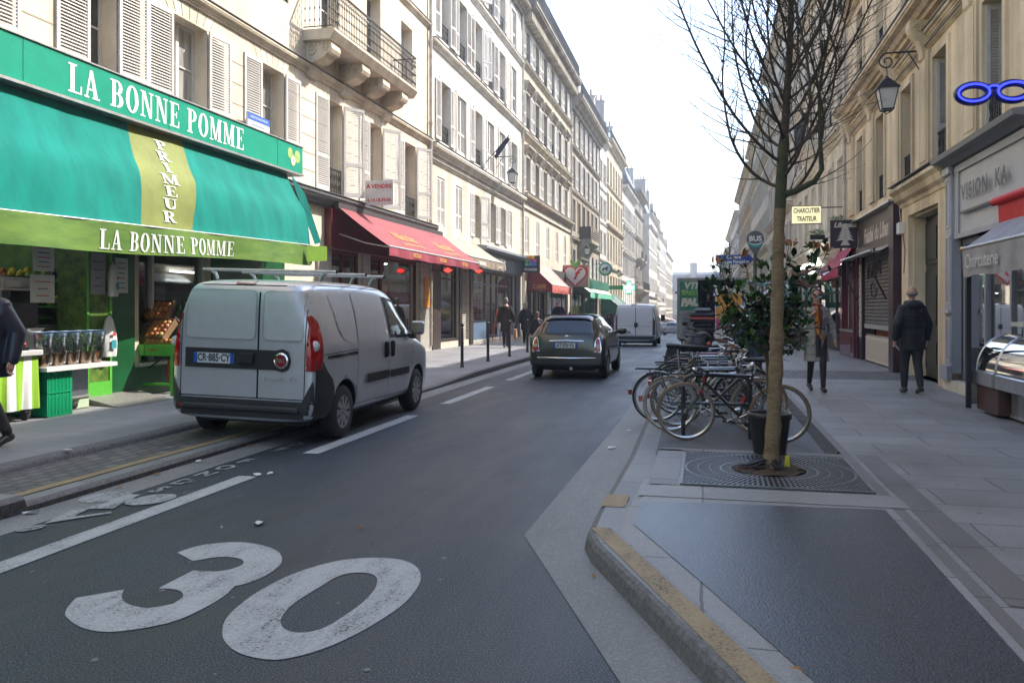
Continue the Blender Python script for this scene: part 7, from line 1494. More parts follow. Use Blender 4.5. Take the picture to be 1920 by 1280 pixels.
for (u0, u1, nm) in ((-.76, .19, 'L'), (.20, .76, 'R')):   # the two unequal rear doors
    b = MB(); seam(b, bv, [(u0, .52), (u0, 1.78), (u1, 1.78), (u1, .52), (u0, .52)], 'rear', seam_m, .012); do = b.build("rear_door", van)
    b = MB(); patch(b, bv, rr(u0+.05, u1-.03, 1.17, 1.72, .06), 'rear', .006, mat("silver panel recess", (.52, .53, .55), .40, metal=.35, amt=.05)); q = rr(u0+.05, u1-.03, 1.17, 1.72, .06, 2); seam(b, bv, q+q[:1], 'rear', hub_m, .012, .008); b.build("blanked_window", do)  # wheel cover silver ring paints the edge highlight round the recessed panel
b = MB(); P = rr(-.70, .52, .84, 1.06, .03)
patch(b, bv, [(-.70, .84), (.42, .84), (.50, .82), (.57, .85), (.60, .95), (.57, 1.05), (.50, 1.08), (.42, 1.06), (-.70, 1.06)], 'rear', .016, black_m); b.build("plate_trim", van)
number_plate(van, -.34, .95, -.008, "CR·885·CY", .50, .115)
b = MB(); b.bbox(-.05, -.01, -.16, .02, .90, 1.02, black_m, .01); b.build("handle", van)
b = MB(); cx = -.49; b.lathe([(.001, -.035), (.085, -.035), (.09, -.03), (.09, -.01)], chrome, (0, cx, .95), 24, axis='x'); b.lathe([(.001, -.0365), (.07, -.0365)], mat("deep red badge", (.22, .01, .015), .3), (0, cx, .95), 24, axis='x'); o_ = b.build("badge", van); b = MB(); b.text("FIAT", .065, chrome, frame2d((-.0385, cx, .95), (0, -1, 0), (0, 0, 1)), bold=.003, sx=.8); b.build("lettering", o_)
b = MB(); b.text("DOBLÒ", .075, chrome, frame2d((-.024, -.47, .74), (0, -1, 0), (0, 0, 1)), sx=1.5, space=1.1); b.build("model_lettering", van)
for s_, pr in ((1, 'right'), (-1, 'left')):
    b = MB(); patch(b, bv, [(s_*.78, .84), (s_*.925, .84), (s_*.925, 1.46), (s_*.83, 1.45), (s_*.79, 1.35), (s_*.775, 1.1)], 'rear', .014, red_l, .04); patch(b, bv, [(-.02, .84), (.10, .86), (.15, 1.0), (.16, 1.2), (.13, 1.38), (.06, 1.46), (-.02, 1.46)], pr, .012, red_l, .04); lo = b.build("tail_light", van)
    b = MB(); b.lathe([(.001, -.012), (.055, -.006), (.062, .01)], white_l, (.028, -s_*.855, 1.12), 18, axis='x'); b.build("reversing_lamp", lo)
b = MB(); patch(b, bv, rr(-.13, .10, 1.795, 1.835, .01), 'rear', .02, red_l, .04); b.build("brake_light", van)
b = MB(); patch(b, bv, rr(-.75, -.60, .40, .43, .01), 'rear', .05, red_l, .05); patch(b, bv, rr(.42, .58, .40, .43, .01), 'rear', .05, mat("pale reflector", (.5, .25, .2), .3), .05); b.build("reflector", van)
for s_, pr in ((-1, 'right'), (1, 'left')):
    b = MB(); patch(b, bv, [(2.30, 1.14), (3.22, 1.12), (3.30, 1.16), (3.06, 1.42), (2.84, 1.62), (2.72, 1.66), (2.30, 1.70)], pr, .008, black_m); patch(b, bv, [(2.35, 1.18), (3.10, 1.17), (3.14, 1.20), (2.96, 1.42), (2.80, 1.58), (2.70, 1.62), (2.35, 1.66)], pr, .011, carglass); dr = b.build("side_window", van)
    b = MB(); patch(b, bv, [(.52, 1.66), (.60, 1.30), (.72, 1.18), (.86, 1.14), (1.14, 1.14), (1.14, 1.70), (.56, 1.70)], pr, .005, mat("silver panel recess", (.52, .53, .55), .40, metal=.35, amt=.05)); patch(b, bv, [(1.18, 1.14), (2.2, 1.14), (2.2, 1.70), (1.18, 1.70)], pr, .005, mat("silver panel recess", (.52, .53, .55), .40, metal=.35, amt=.05)); b.build("blanked_side_window", van)
    b = MB()
    for L_ in ([(1.16, .42), (1.16, 1.80)], [(2.25, .32), (2.25, 1.78)], [(3.20, .74), (3.26, 1.0), (3.3, 1.14)], [(1.16, .36), (3.1, .34)], [(.2, 1.02), (1.16, 1.04)], [(2.25, 1.78), (1.16, 1.80), (.45, 1.80)]): seam(b, bv, L_, pr, seam_m)
    seam(b, bv, [(.28, .985), (1.12, 1.0)], pr, black_m, .035, .006); b.build("door_gap", van)
    b = MB(); patch(b, bv, rr(1.42, 2.22, .60, .71, .03), pr, .022, black_m); patch(b, bv, rr(2.28, 3.06, .60, .70, .03), pr, .022, black_m); b.build("rub_strip", van)
    for hx in (2.12, 2.36): b = MB(); y_ = s_*.955; b.bbox(hx-.035, hx+.035, min(s_*.90, y_), max(s_*.90, y_), .88, 1.10, black_m, .02); b.build("door_handle", van)
    b = MB(); b.bbox(3.08, 3.18, min(s_*.93, s_*1.12), max(s_*.93, s_*1.12), 1.16, 1.36, silver, .03); b.box(3.09, 3.16, min(s_*.90, s_*.98), max(s_*.90, s_*.98), 1.10, 1.17, black_m); mo = b.build("wing_mirror", van); b = MB(); b.box(3.07, 3.079, min(s_*.95, s_*1.10), max(s_*.95, s_*1.10), 1.18, 1.34, chrome); b.build("mirror_glass", mo)
b = MB(); patch(b, bv, [(-.62, 1.2), (.62, 1.2), (.58, 1.62), (-.58, 1.62)], 'front', .01, carglass); b.build("windscreen", van)
for x in (.55, 1.45, 2.1):
    b = MB(); b.tube([(x, -.86, 1.965), (x, .86, 1.965)], .018, alu, 8); b.tube([(x, -.875, 1.965), (x, -.86, 1.965)], .02, black_m, 8)
    for s_ in (-1, 1): b.tube([(x, s_*.66, 1.85), (x, s_*.69, 1.92), (x, s_*.74, 1.95)], .02, alu, 6)
    b.build("roof_bar", van)
for x in (.78, 3.52):
    for s_ in (-1, 1): wheel(van, x, s_*.80, .315, .20, s_)
b = MB(); b.box(.3, 4.1, -.7, .7, .2, .28, black_m); b.build("underbody", van)

# ---- small grey hatchback
olive_p = mat("dark grey green car paint", (.055, .056, .046), .28, metal=.6, amt=.08, scale=2, coat=.8)
mini = thing("hatchback", "dark grey green small hatchback driving away in the middle of the road", "car", (-2.93, 17.75, .0), PI/2)
ST = [(.0, .32, .56, .60, .5, .46, .1), (.0, .26, .78, .76, .6, .6), (.03, .23, .98, .82, .66, .80), (.10, .22, 1.06, .84, .68, .84), (.16, .22, 1.12, .845, .66, .86), (.33, .22, 1.36, .845, .60, .87), (.5, .22, 1.405, .845, .60, .87), (1.2, .2, 1.415, .845, .60, .87), (2.0, .2, 1.40, .845, .60, .88), (2.35, .2, 1.33, .845, .59, .88), (2.7, .2, 1.05, .845, .6, .88), (3.1, .22, .92, .83, .62, .8, .2), (3.45, .25, .82, .76, .55, .68, .2), (3.62, .34, .6, .5, .4, .5, .1)]
mb_, mv = loft_body("body", ST, olive_p, mini, [(.58, 1), (.58, -1), (3.0, 1), (3.0, -1)], ar=.33, aw=.4)
b = MB(); patch(b, mv, [(-.64, 1.00), (.64, 1.00), (.57, 1.34), (-.57, 1.34)], 'rear', .008, carglass, .05)
for pr in ('right', 'left'): patch(b, mv, [(.32, 1.0), (2.42, .98), (2.15, 1.28), (2.0, 1.34), (.52, 1.35)], pr, .006, carglass, .06)
b.build("window", mini); b = MB(); b.grid(lambda u, v: (.33+.35*0+.0+v*.0+.30+.9*v, -.59+1.18*u, 1.417-.03*(2*u-1)**2), 8, 4, olive_p); 
b.bbox(.26, .34, -.56, .56, 1.375, 1.405, olive_p, .01); b.build("roof_spoiler", mini); b = MB(); b.box(.258, .262, -.28, .28, 1.38, 1.40, red_l); b.build("brake_light", mini); b = MB(); b.tube([(.42, 0, 1.41), (.40, 0, 1.45)], .02, black_m, 6); b.build("antenna", mini)
b = MB(); seam(b, mv, [(-.60, .98), (.60, .98), (.58, .62), (.50, .52), (-.50, .52), (-.58, .62), (-.60, .98)], 'rear', seam_m, .008); b.build("tailgate_gap", mini)
b = MB(); b.box(-.0, .04, -.35, .35, .82, .85, chrome); b.tube([(-.01, -.38, .825), (-.025, 0, .84), (-.01, .38, .825)], .018, chrome, 6); b.build("boot_handle", mini)
b = MB(); b.ball((.02, 0, .93), (.01, .035, .03), chrome); 
for s_ in (-1, 1): b.add([(.015, s_*.03, .945), (.02, s_*.11, .945), (.02, s_*.09, .925), (.015, s_*.03, .925)], [(0,1,2,3)], chrome)
b.build("winged_badge", mini); number_plate(mini, -.02, .735, -.015, "AT·076·VX", .52, .11)
b = MB(); b.tube([(.16, -.75, .40+.06), (-.012, -.62, .46), (-.03, 0, .46), (-.012, .62, .46), (.16, .75, .46)], .024, chrome, 8); b.build("bumper_trim", mini)
b = MB(); patch(b, mv, [(-.86, .22), (.86, .22), (.86, .34), (-.86, .34)], 'rear', .012, dark_pl)
for pr in ('right', 'left'): patch(b, mv, [(0, .22), (.3, .22), (.24, .42), (.2, .55), (0, .4)], pr, .008, dark_pl, .05); patch(b, mv, [(.9, .2), (2.7, .2), (2.7, .3), (.9, .3)], pr, .008, dark_pl); ell_ = [(.58+.36*math.cos(a), .31+.36*math.sin(a)) for a in [PI*q/12 for q in range(13)]]; patch(b, mv, ell_+[(.58+.40*math.cos(a), .31+.41*math.sin(a)) for a in [PI-PI*q/12 for q in range(13)]], pr, .012, dark_pl, .05)
b.build("lower_trim", mini)
for s_ in (-1, 1):
    b = MB(); patch(b, mv, [(s_*.60, .60), (s_*.745, .58), (s_*.76, .66), (s_*.735, .84), (s_*.70, .91), (s_*.65, .90), (s_*.62, .82)], 'rear', .014, chrome, .03); patch(b, mv, [(s_*.62, .62), (s_*.735, .60), (s_*.745, .67), (s_*.72, .83), (s_*.69, .89), (s_*.655, .88), (s_*.635, .81)], 'rear', .019, red_l, .03); lo = b.build("tail_light", mini); b = MB(); patch(b, mv, [(s_*.64, .70), (s_*.73, .69), (s_*.725, .76), (s_*.645, .77)], 'rear', .022, mat("amber lens", (.55, .3, .2), .3), .04); b.build("lens", lo)
b = MB(); b.tube([(-.0, -.1, .235), (.1, -.1, .235)], .035, hub_m, 10); b.build("exhaust", mini); b = MB(); b.tube([(.14, -.25, 1.03), (.16, .25, 1.03)], .014, black_m, 5); b.build("wiper", mini)
for s_ in (-1, 1): b = MB(); b.ball((2.25, s_*.98, 1.00), (.07, .12, .085), olive_p if s_ < 0 else chrome, 12, 8); b.tube([(2.3, s_*.8, .95), (2.27, s_*.92, .97)], .03, black_m, 6); b.build("wing_mirror", mini)
b = MB(); b.box(.9, 1.3, -.5, -.1, .6, 1.28, black_m); b.box(.9, 1.3, .15, .55, .6, 1.28, black_m); b.build("seat", mini)
for x in (.58, 3.0):
    for s_ in (-1, 1): wheel(mini, x, s_*.75, .30, .18, s_, 1)
b = MB(); b.box(.2, 3.4, -.6, .6, .18, .26, black_m); b.build("underbody", mini)

# ---- white van ahead
whitep = mat("white van paint", (.74, .75, .78), .35, amt=.12, scale=1.5, coat=.4)
tv = thing("panel_van", "white panel van driving away beyond the small grey hatchback", "van", (-3.07, 37.4, gz(38)-.05), PI/2)
ST = [(.0, .40, .62, .80, .7, .5, .1), (.0, .32, 1.3, .88, .76, .9), (.02, .30, 1.86, .93, .80, 1.1), (.09, .28, 1.95, .95, .83, 1.1), (.5, .28, 1.98, .95, .84, 1.1), (2.5, .28, 1.98, .95, .83, 1.1), (3.4, .28, 1.92, .95, .8, 1.05), (4.0, .28, 1.5, .94, .74, 1.0), (4.4, .28, 1.12, .9, .7, .9, .2), (4.75, .32, .85, .7, .5, .6, .2)]
tb, tbv = loft_body("body", ST, whitep, tv, [(1.0, 1), (1.0, -1), (4.0, 1), (4.0, -1)], ar=.36, aw=.45)
b = MB(); patch(b, tbv, [(-.93, .26), (.93, .26), (.93, .52), (-.93, .52)], 'rear', .02, dark_pl, .1)
for s_ in (-1, 1): patch(b, tbv, [(s_*.80, .5), (s_*.97, .5), (s_*.95, 1.9), (s_*.86, 1.94), (s_*.80, 1.5)], 'rear', .008, black_m, .1)
for pr in ('right', 'left'): patch(b, tbv, [(-.05, .3), (.22, .3), (.22, .7), (.1, 1.9), (-.05, 1.9)], pr, .006, black_m, .1)
b.build("black_corner", tv); b = MB()
for s_ in (-1, 1): patch(b, tbv, [(s_*.83, .98), (s_*.94, .98), (s_*.925, 1.52), (s_*.84, 1.52)], 'rear', .014, red_l, .08)
b.build("tail_light", tv); b = MB()
for (u0, u1) in ((-.78, .02), (.04, .78)): patch(b, tbv, rr(u0+.04, u1-.04, 1.05, 1.78, .05), 'rear', .006, mat("grey white panel", (.62, .65, .70), .35), .1); seam(b, tbv, [(u0, .55), (u0, 1.88), (u1, 1.88), (u1, .55), (u0, .55)], 'rear', seam_m, .016); seam(b, tbv, [(u0, .98), (u1, .98)], 'rear', mat("grey line", (.2, .21, .23), .5), .012)
b.build("rear_door", tv); b = MB(); b.bbox(-.03, .0, .0-.13, .0+.04-.01, .92, 1.12, black_m, .01); b.build("handle", tv); b = MB(); b.box(-.012, 0, -.1, .16, 1.92, 1.96, red_l); b.build("brake_light", tv); number_plate(tv, -.45, .68, -.012, "DL·644·DY", .5, .11)
b = MB(); b.text("TRAFIC", .05, ink, frame2d((-.02, -.62, .93), (0, -1, 0), (0, 0, 1))); b.build("lettering", tv)
for x in (1.0, 4.0):
    for s_ in (-1, 1): wheel(tv, x, s_*.82, .33, .2, s_)
b = MB(); b.box(.1, 4.3, -.8, .8, .2, .32, black_m); b.box(.01, .2, -.9, .9, .3, .38, black_m); b.build("underbody", tv)
for s_ in (-1, 1): b = MB(); b.bbox(3.9, 4.0, s_*1.05-.1, s_*1.05+.1, 1.15, 1.45, black_m, .02); b.build("wing_mirror", tv)
b = MB()
for pr in ('right', 'left'): patch(b, tbv, [(3.1, 1.15), (4.0, 1.12), (3.6, 1.7), (3.1, 1.75)], pr, .01, carglass, .1)
b.build("side_window", tv)
# ---- far cars: re-use the hatchback shell in other colours
def far_car(label, x, y, col, rz=PI/2, s_=1.0, group=None):
    t = thing("parked_car" if group else "far_car", label, "car", (x, y, gz(y)), rz, group); t.scale = (s_, s_, s_*1.03); pm_ = mat("car paint %s" % (col,), col, .3, coat=.6)
    for ch in list(mini.children):
        n0 = ch.name.split('.')[0]
        if n0 in ('body', 'window', 'tail_light', 'wheel', 'lower_trim', 'underbody', 'number_plate'):
            c = ch.copy(); COL.objects.link(c); c.parent = t
            if n0 == 'body':
                c.data = ch.data.copy()
                for i, m_ in enumerate(c.data.materials):
                    if m_ and m_.name == "dark grey green car paint": c.data.materials[i] = pm_
            for g_ in ch.children: d = g_.copy(); COL.objects.link(d); d.parent = c
far_car("small white car in the distance with its left tail light lit", -3.6, 92, (.5, .52, .55))
for i, (x, y, c_) in enumerate(((-5.9, 104, (.4, .42, .45)), (-6.0, 112, (.08, .1, .14)), (-5.9, 121, (.35, .36, .38)), (-3.2, 135, (.5, .5, .52)))): far_car("hazy distant car by the left kerb, %s" % ("pale grey, the nearest of the row", "dark blue, the second of the row", "mid grey, the third of the row", "white, farthest and out in the lane")[i], x, y, c_, PI/2, 1.05, "distant cars by the left kerb")
# ---- box truck with graffiti
tk = thing("box_truck", "white box truck parked with its rear open, green graffiti on the left door", "truck", (.2, 33, gz(34)))
box_w = mat("dirty white box body", (.30, .31, .30), .6, amt=.25, scale=3, col2=(.18, .19, .18))
b = MB(); b.box(-1.25, 1.25, .1, 5.5, 2.72, 2.80, box_w); b.box(-1.25, -1.18, .1, 5.5, .8, 2.72, box_w); b.box(1.18, 1.25, .1, 5.5, .8, 2.72, box_w); b.box(-1.18, 1.18, 5.4, 5.5, .8, 2.72, box_w); b.box(-1.25, 1.25, .1, 5.5, .70, .80, black_m); b.box(-1.27, -1.20, 0, .1, .4, 2.82, box_w); b.box(1.20, 1.27, 0, .1, .4, 2.82, box_w); b.box(-1.2, 1.2, 0, .1, 2.74, 2.82, box_w); b.build("box_body", tk)
b = MB(); b.box(-1.18, -.48, -.02, .03, .42, 2.72, box_w); dl = b.build("rear_door", tk); b = MB(); gg = mat("graffiti green", (.01, .13, .07), .6, col2=(.02, .2, .1), scale=5); gw_ = mat("graffiti pale", (.5, .5, .40), .6); gl_ = mat("graffiti lime", (.18, .34, .04), .6)
b.box(-1.16, -.5, -.024, -.021, 1.55, 2.68, gg); b.text("VTI", .34, gw_, frame2d((-.75, -.028, 2.5), (1, 0, 0), (0, 0, 1)), bold=.02, shear=.2); b.text("BAKO", .22, gl_, frame2d((-.78, -.029, 2.22), (1, 0, 0), (0, 0, 1)), bold=.012); b.text("FAL", .38, gw_, frame2d((-.80, -.031, 1.85), (1, 0, 0), (0, 0, 1)), bold=.035, shear=.15); b.text("YEAR", .12, gw_, frame2d((-1.0, -.032, 2.3), (1, 0, 0), (0, 0, 1)), shear=.3)
for q in range(16): z = .55+q*.06; x = -1.1+rnd.random()*.2; b.tube([(x, -.025, z), (x+.2, -.026, z+rnd.uniform(-.03, .05)), (x+.35+rnd.random()*.15, -.025, z)], .012, ink, 4)
b.build("graffiti", dl)
b = MB(); b.box(.18, 1.18, -.02, .03, .45, 2.5, frame_w); pn = b.build("rear_door", tk); pn['label'] = "orange and magenta printed door"; b = MB(); b.box(.22, 1.15, -.024, -.021, 1.25, 2.2, mat("orange poster print", (.65, .30, .04), .6)); b.box(.22, 1.15, -.024, -.021, .85, 1.245, mat("magenta poster print", (.50, .03, .16), .6))
for k in range(4): b.box(.35, 1.05, -.0265, -.025, .92+k*.07, .935+k*.07, mat("pale pink print", (.7, .4, .45), .6))
b.build("print", pn)
b = MB(); b.box(-1.1, 1.1, 5.7, 7.3, .5, 2.3, whitep); b.build("cab", tk)
for (x, y) in ((-1, 1.2), (1, 1.2), (-1, 6.6), (1, 6.6)): b = MB(Matrix.Translation((x, y, .42))); b.lathe([(.001, -.13), (.38, -.13), (.42, -.09), (.42, .09), (.38, .13), (.001, .13)], rubber, n=24, axis='x'); b.build("wheel", tk)
b = MB(); b.box(-1.2, 1.2, .0, .12, .35, .52, black_m); b.box(-1.15, -.9, -.02, 0, .38, .48, red_l); b.box(-1.55, -1.3, 5.6, 5.7, 2.3, 2.38, black_m); b.build("bumper", tk)
# ---- scooter with top case
sc = thing("scooter", "black maxi scooter with a large top case, parked beyond the bicycles", "scooter", (-.05, 18.7, .03), PI/2)
b = MB(); b.bbox(-.02, .42, -.28, .28, 1.30, 1.42, black_m, .05); b.prism([(-.02, 1.2), (.42, 1.2), (.42, 1.3), (-.04, 1.3)], -.27, .27, black_m); b.bbox(.0, .40, -.22, .22, 1.08, 1.2, black_m, .04); b.bbox(.02, .38, -.20, .20, 1.42, 1.52, mat("grey case lid", (.12, .12, .13), .3), .05); tc_ = b.build("top_case", sc); b = MB(); b.box(-.045, -.021, -.265, .265, 1.27, 1.315, red_l); b.build("reflector", tc_)
b = MB(); b.ball((.45, 0, .82), (.55, .2, .17), black_m, 16, 10); b.ball((.15, 0, .70), (.22, .19, .16), mat("bronze scooter paint", (.10, .085, .07), .3, coat=.6), 14, 9); b.ball((1.35, 0, .85), (.2, .26, .3), black_m, 14, 9); b.ball((.9, 0, .5), (.6, .2, .2), black_m, 14, 8); b.build("body", sc)
for s_ in (-1, 1): b = MB(); b.ball((-.04, s_*.13, .72), (.04, .07, .05), red_l, 10, 7); b.build("tail_light", sc)
b = MB(); b.tube([(1.2, -.36, 1.02), (1.25, -.1, 1.0), (1.25, .1, 1.0), (1.2, .36, 1.02)], .018, black_m, 6); 
for s_ in (-1, 1): b.ball((1.2, s_*.42, 1.15), (.03, .07, .05), black_m, 8, 6); b.tube([(1.22, s_*.3, 1.02), (1.2, s_*.4, 1.13)], .01, black_m, 5)
b.build("handlebar", sc)
for x in (.1, 1.55): b = MB(Matrix.Translation((x, 0, .28))); b.lathe([(.10, -.06), (.2, -.065), (.27, -.04), (.28, 0), (.27, .04), (.2, .065), (.10, .06)], rubber, n=24, axis='y'); b.lathe([(.001, -.03), (.17, -.05), (.17, .05), (.001, .03)], hub_m, n=20, axis='y'); b.build("wheel", sc)
b = MB(); b.box(-.16, -.14, -.09, .09, .42, .58, plate_w); b.tube([(-.05, 0, .66), (-.15, 0, .5)], .02, black_m, 5); b.build("number_plate", sc)
# ================================================================ PEOPLE
skin_m = mat("skin", (.50, .27, .19), .5, amt=.08); hair_g = mat("grey hair", (.22, .20, .18), .7, amt=.4, scale=40); hair_b = mat("brown hair", (.07, .035, .02), .6, amt=.4, scale=40); boot = mat("dark leather", (.018, .014, .013), .45)
def blob(name, parent, segs, m, vox, mats=None, smooth=4):
    """one continuous surface grown from tapered limbs (p, q, r0, r1) and ellipsoids (c, (rx,ry,rz))"""
    b = MB()
    for s in segs:
        if len(s) == 2: b.ball(s[0], s[1], m, 16, 12)
        else:
            p, q, r0, r1 = Vector(s[0]), Vector(s[1]), s[2], s[3]; e = s[4] if len(s) > 4 else 1; d = q-p; L = d.length; R = d.to_track_quat('Z', 'X').to_matrix().to_4x4(); R.translation = p; c = MB(R @ Matrix.Diagonal((1, 1, 1, 1)))
            if len(s) > 4: c.T = Matrix.Translation(p)
            dz = 1 if len(s) <= 4 else (q.z-p.z)/L
            pr = [(.0001, -r0*.95)]+[(r0*math.cos(a), -r0*math.sin(a)) for a in (1.1, .6, 0)]+[(r1*math.cos(a), L+r1*math.sin(a)) for a in (0, .6, 1.1)]+[(.0001, L+r1*.95)] if len(s) <= 4 else [(.0001, 0), (r0, 0), (r1, L*dz), (.0001, L*dz)]
            c.lathe(pr, m, n=16, sy=e); b.v += c.v if False else []; o = len(b.v); b.v += c.v; b.f += [tuple(i+o for i in f) for f in c.f]; k = b.k(m); b.mi += [k]*len(c.f); b.sm += [True]*len(c.f)
    o = b.build(name); bm = bmesh.new(); bm.from_mesh(o.data); bmesh.ops.remove_doubles(bm, verts=bm.verts, dist=.0004); bmesh.ops.recalc_face_normals(bm, faces=bm.faces); bm.to_mesh(o.data); bm.free()
    r = o.modifiers.new("r", 'REMESH'); r.mode = 'VOXEL'; r.voxel_size = vox; r.use_smooth_shade = True
    if smooth: q = o.modifiers.new("q", 'SMOOTH'); q.iterations = smooth; q.factor = .5
    bpy.context.view_layer.update(); me = evaluated(o); o.modifiers.clear(); o.data = me; me.materials.clear(); me.materials.append(m); me.polygons.foreach_set('use_smooth', [True]*len(me.polygons))
    if mats:
        for x in mats[1]: me.materials.append(x)
        for p in me.polygons: p.material_index = mats[0](p.center)
    o.parent = parent; return o
def hand(w_, d, side, curl=.5, k=1.0):
    """palm and five separate fingers hanging from wrist w_ in direction d"""
    d = Vector(d).normalized(); w_ = Vector(w_); f = Vector((0, 1, 0)); f = (f-d*f.dot(d)).normalized(); n = d.cross(f); s = [(w_, w_+d*.075, .024, .030), (w_+f*.02, w_+d*.08+f*.024, .016, .014), (w_-f*.02, w_+d*.078-f*.024, .015, .013)]
    for i, L in enumerate((.062, .072, .068, .052)):
        a = w_+d*.085+f*(.032-.021*i); m_ = a+d*L*.5+n*side*.006; e = m_+d*L*.5*(1-curl*.5)+n*side*(-.03*curl); s += [(a, m_, .0095, .009), (m_, e, .009, .0075)]
    a = w_+d*.025+f*.026; m_ = a+d*.035+f*.024; s += [(a, m_, .013, .011), (m_, m_+d*.03+f*.004, .011, .009)]; return s
def person(label, loc, rz, H, jacket, legs, hair=None, step=.22, vox=.008, coat_z=.75, arms=None, puff=0, hairstyle='short', shoe=boot, flare=.0, group=None, skirt=None, torso=True, lean=0, lw=1.22):
    """local +y is the way the person faces"""
    t = thing("person", label, "person", loc, rz, group); t.scale = (H/1.75,)*3; hz = .93; sh = .185
    A = {'L': Vector((-.08, step, .09)), 'R': Vector((.08, -step, .12))}; HP = {'L': Vector((-.085, 0, hz)), 'R': Vector((.085, 0, hz))}; K = {s: (HP[s]+A[s])/2+Vector((0, .05+(.03 if s == 'R' else 0), .02)) for s in 'LR'}
    body = [((0, lean*.1, 1.0), (0, lean, 1.38), .135, .145), ((-sh+.04, lean, 1.385), (sh-.04, lean, 1.385), .05, .05), ((0, lean, 1.42), (0, lean+.015, 1.54), .055, .052), ((0, lean+.02, 1.655), (.073, .092, .105)), ((0, lean+.035, 1.60), (.055, .075, .06)), ((0, lean+.118, 1.635), (.013, .02, .025)), ((-.076, lean+.015, 1.64), (.012, .02, .032)), ((.076, lean+.015, 1.64), (.012, .02, .032)), ((0, lean+.10, 1.592), (.024, .012, .008)), ((0, lean+.085, 1.565), (.028, .024, .02))]
    ex = {}
    for s, q in (('L', -1), ('R', 1)):
        body += [(HP[s], K[s], .098*lw, .062*lw), (K[s], A[s]+Vector((0, 0, .03)), .062*lw, .042*lw), (A[s]+Vector((0, -.05, -.03)), A[s]+Vector((0, .05, -.045)), .043, .042), (A[s]+Vector((0, .04, -.045)), A[s]+Vector((0, .15, -.052 if s == 'L' else -.085)), .042, .034)]
        a = (arms or {}).get(s) or ((q*.26, -.03+q*.02-step*.25*(1 if s == 'L' else -1), 1.14), (q*.27, .06-step*.5*(1 if s == 'L' else -1), .90)); S0 = Vector((q*(sh-.01), lean, 1.375)); E, W = Vector(a[0]), Vector(a[1]); ex[s] = (S0, E, W); d = (W-E).normalized(); body += [(S0, E, .05, .04), (E, W, .039, .026)]+hand(W, d, -q, .7)
    fz = .17
    o = blob("body", t, body, skin_m, vox, (lambda c: (0 if c.z > 1.475 else (3 if c.z > .97 and not any((c-ex[s][2]).length < .2 for s in 'LR') else (0 if c.z > .62 and any((c-ex[s][2]).length < .2 for s in 'LR') and abs(c.x) > (.2 if c.z < 1 else .0) else (2 if c.z < fz else 1)))), [legs, shoe, jacket]))
    p = puff; tr = .155+p
    jk = [((0, 0, coat_z), (0, 0, 1.05), .17+p+flare, .165+p, .78), ((0, 0, 1.04), (0, lean*.6, 1.30), .165+p, .18+p, .72), ((0, lean*.6, 1.29), (0, lean, 1.44), .18+p, .11, .68), ((-sh+.03, lean, 1.385), (sh-.03, lean, 1.385), .062+p*.4, .062+p*.4), ((0, lean, 1.44), (0, lean, 1.475), .075, .07)]
    for s in 'LR': S0, E, W = ex[s]; jk += [(S0+Vector((-.012 if s == "R" else .012, 0, -.03)), E, .060+p*.5, .056+p*.5), (E, W-(W-E).normalized()*.01, .055+p*.5, .042+p*.4)]
    if torso: blob("coat" if coat_z < .9 else "jacket", t, jk, jacket, vox*1.3, None, 3)
    if skirt: blob("skirt", t, [((0, 0, .60), (0, 0, .98), .155, .14, .8)], skirt, vox*1.4, None, 2)
    if hair:
        L = lean; hs = {'short': [((0, L, 1.69), (.082, .092, .088)), ((0, L-.035, 1.64), (.078, .065, .08))], 'fringe': [((0, L-.03, 1.635), (.080, .068, .045))], 'long': [((0, L-.005, 1.685), (.088, .098, .09)), ((0, L-.05, 1.58), (.09, .06, .12))], 'cap': [((0, L, 1.70), (.085, .10, .08))]}[hairstyle]
        blob("hair" if hairstyle != 'cap' else "hat", t, hs, hair, vox, None, 2)
    return t, ex
def plaid(name, base, l1, l2):
    m = mat(name, base, .85, amt=.1); n = m.node_tree.nodes; l = m.node_tree.links; tc = n.new("ShaderNodeTexCoord"); src = [x for x in n if x.type == 'VALTORGB'][0].outputs[0]
    for sc_, off, c_ in ((42, (1, 0, 0), l1), (42, (0, 0, 1), l1), (120, (1, 1, 0), l2), (120, (0, 0, 1), l2)):
        dt = n.new("ShaderNodeVectorMath"); dt.operation = 'DOT_PRODUCT'; dt.inputs[1].default_value = off; l.new(tc.outputs["Object"], dt.inputs[0]); mu = n.new("ShaderNodeMath"); mu.operation = 'MULTIPLY'; mu.inputs[1].default_value = sc_; l.new(dt.outputs["Value"], mu.inputs[0]); si = n.new("ShaderNodeMath"); si.operation = 'SINE'; l.new(mu.outputs[0], si.inputs[0]); gt = n.new("ShaderNodeMath"); gt.operation = 'GREATER_THAN'; gt.inputs[1].default_value = .7; l.new(si.outputs[0], gt.inputs[0]); g2 = n.new("ShaderNodeMath"); g2.operation = 'MULTIPLY'; g2.inputs[1].default_value = .45; l.new(gt.outputs[0], g2.inputs[0])
        mx = n.new("ShaderNodeMixRGB"); l.new(g2.outputs[0], mx.inputs[0]); l.new(src, mx.inputs[1]); mx.inputs[2].default_value = (*c_, 1); src = mx.outputs[0]
    l.new(src, n["Principled BSDF"].inputs["Base Color"]); return m
tights = mat("black tights", (.02, .014, .018), .6); jeans = mat("dark jeans", (.025, .04, .08), .8, amt=.2); navy_c = mat("navy wool", (.012, .014, .022), .85); brown_c = mat("dark brown wool", (.028, .017, .012), .85); black_c = mat("black padded fabric", (.009, .010, .014), .7, sheen=.1); greytr = mat("grey trousers", (.07, .065, .062), .85, amt=.2)
wcoat = plaid("grey beige check wool", (.34, .31, .26), (.16, .13, .12), (.2, .2, .2))
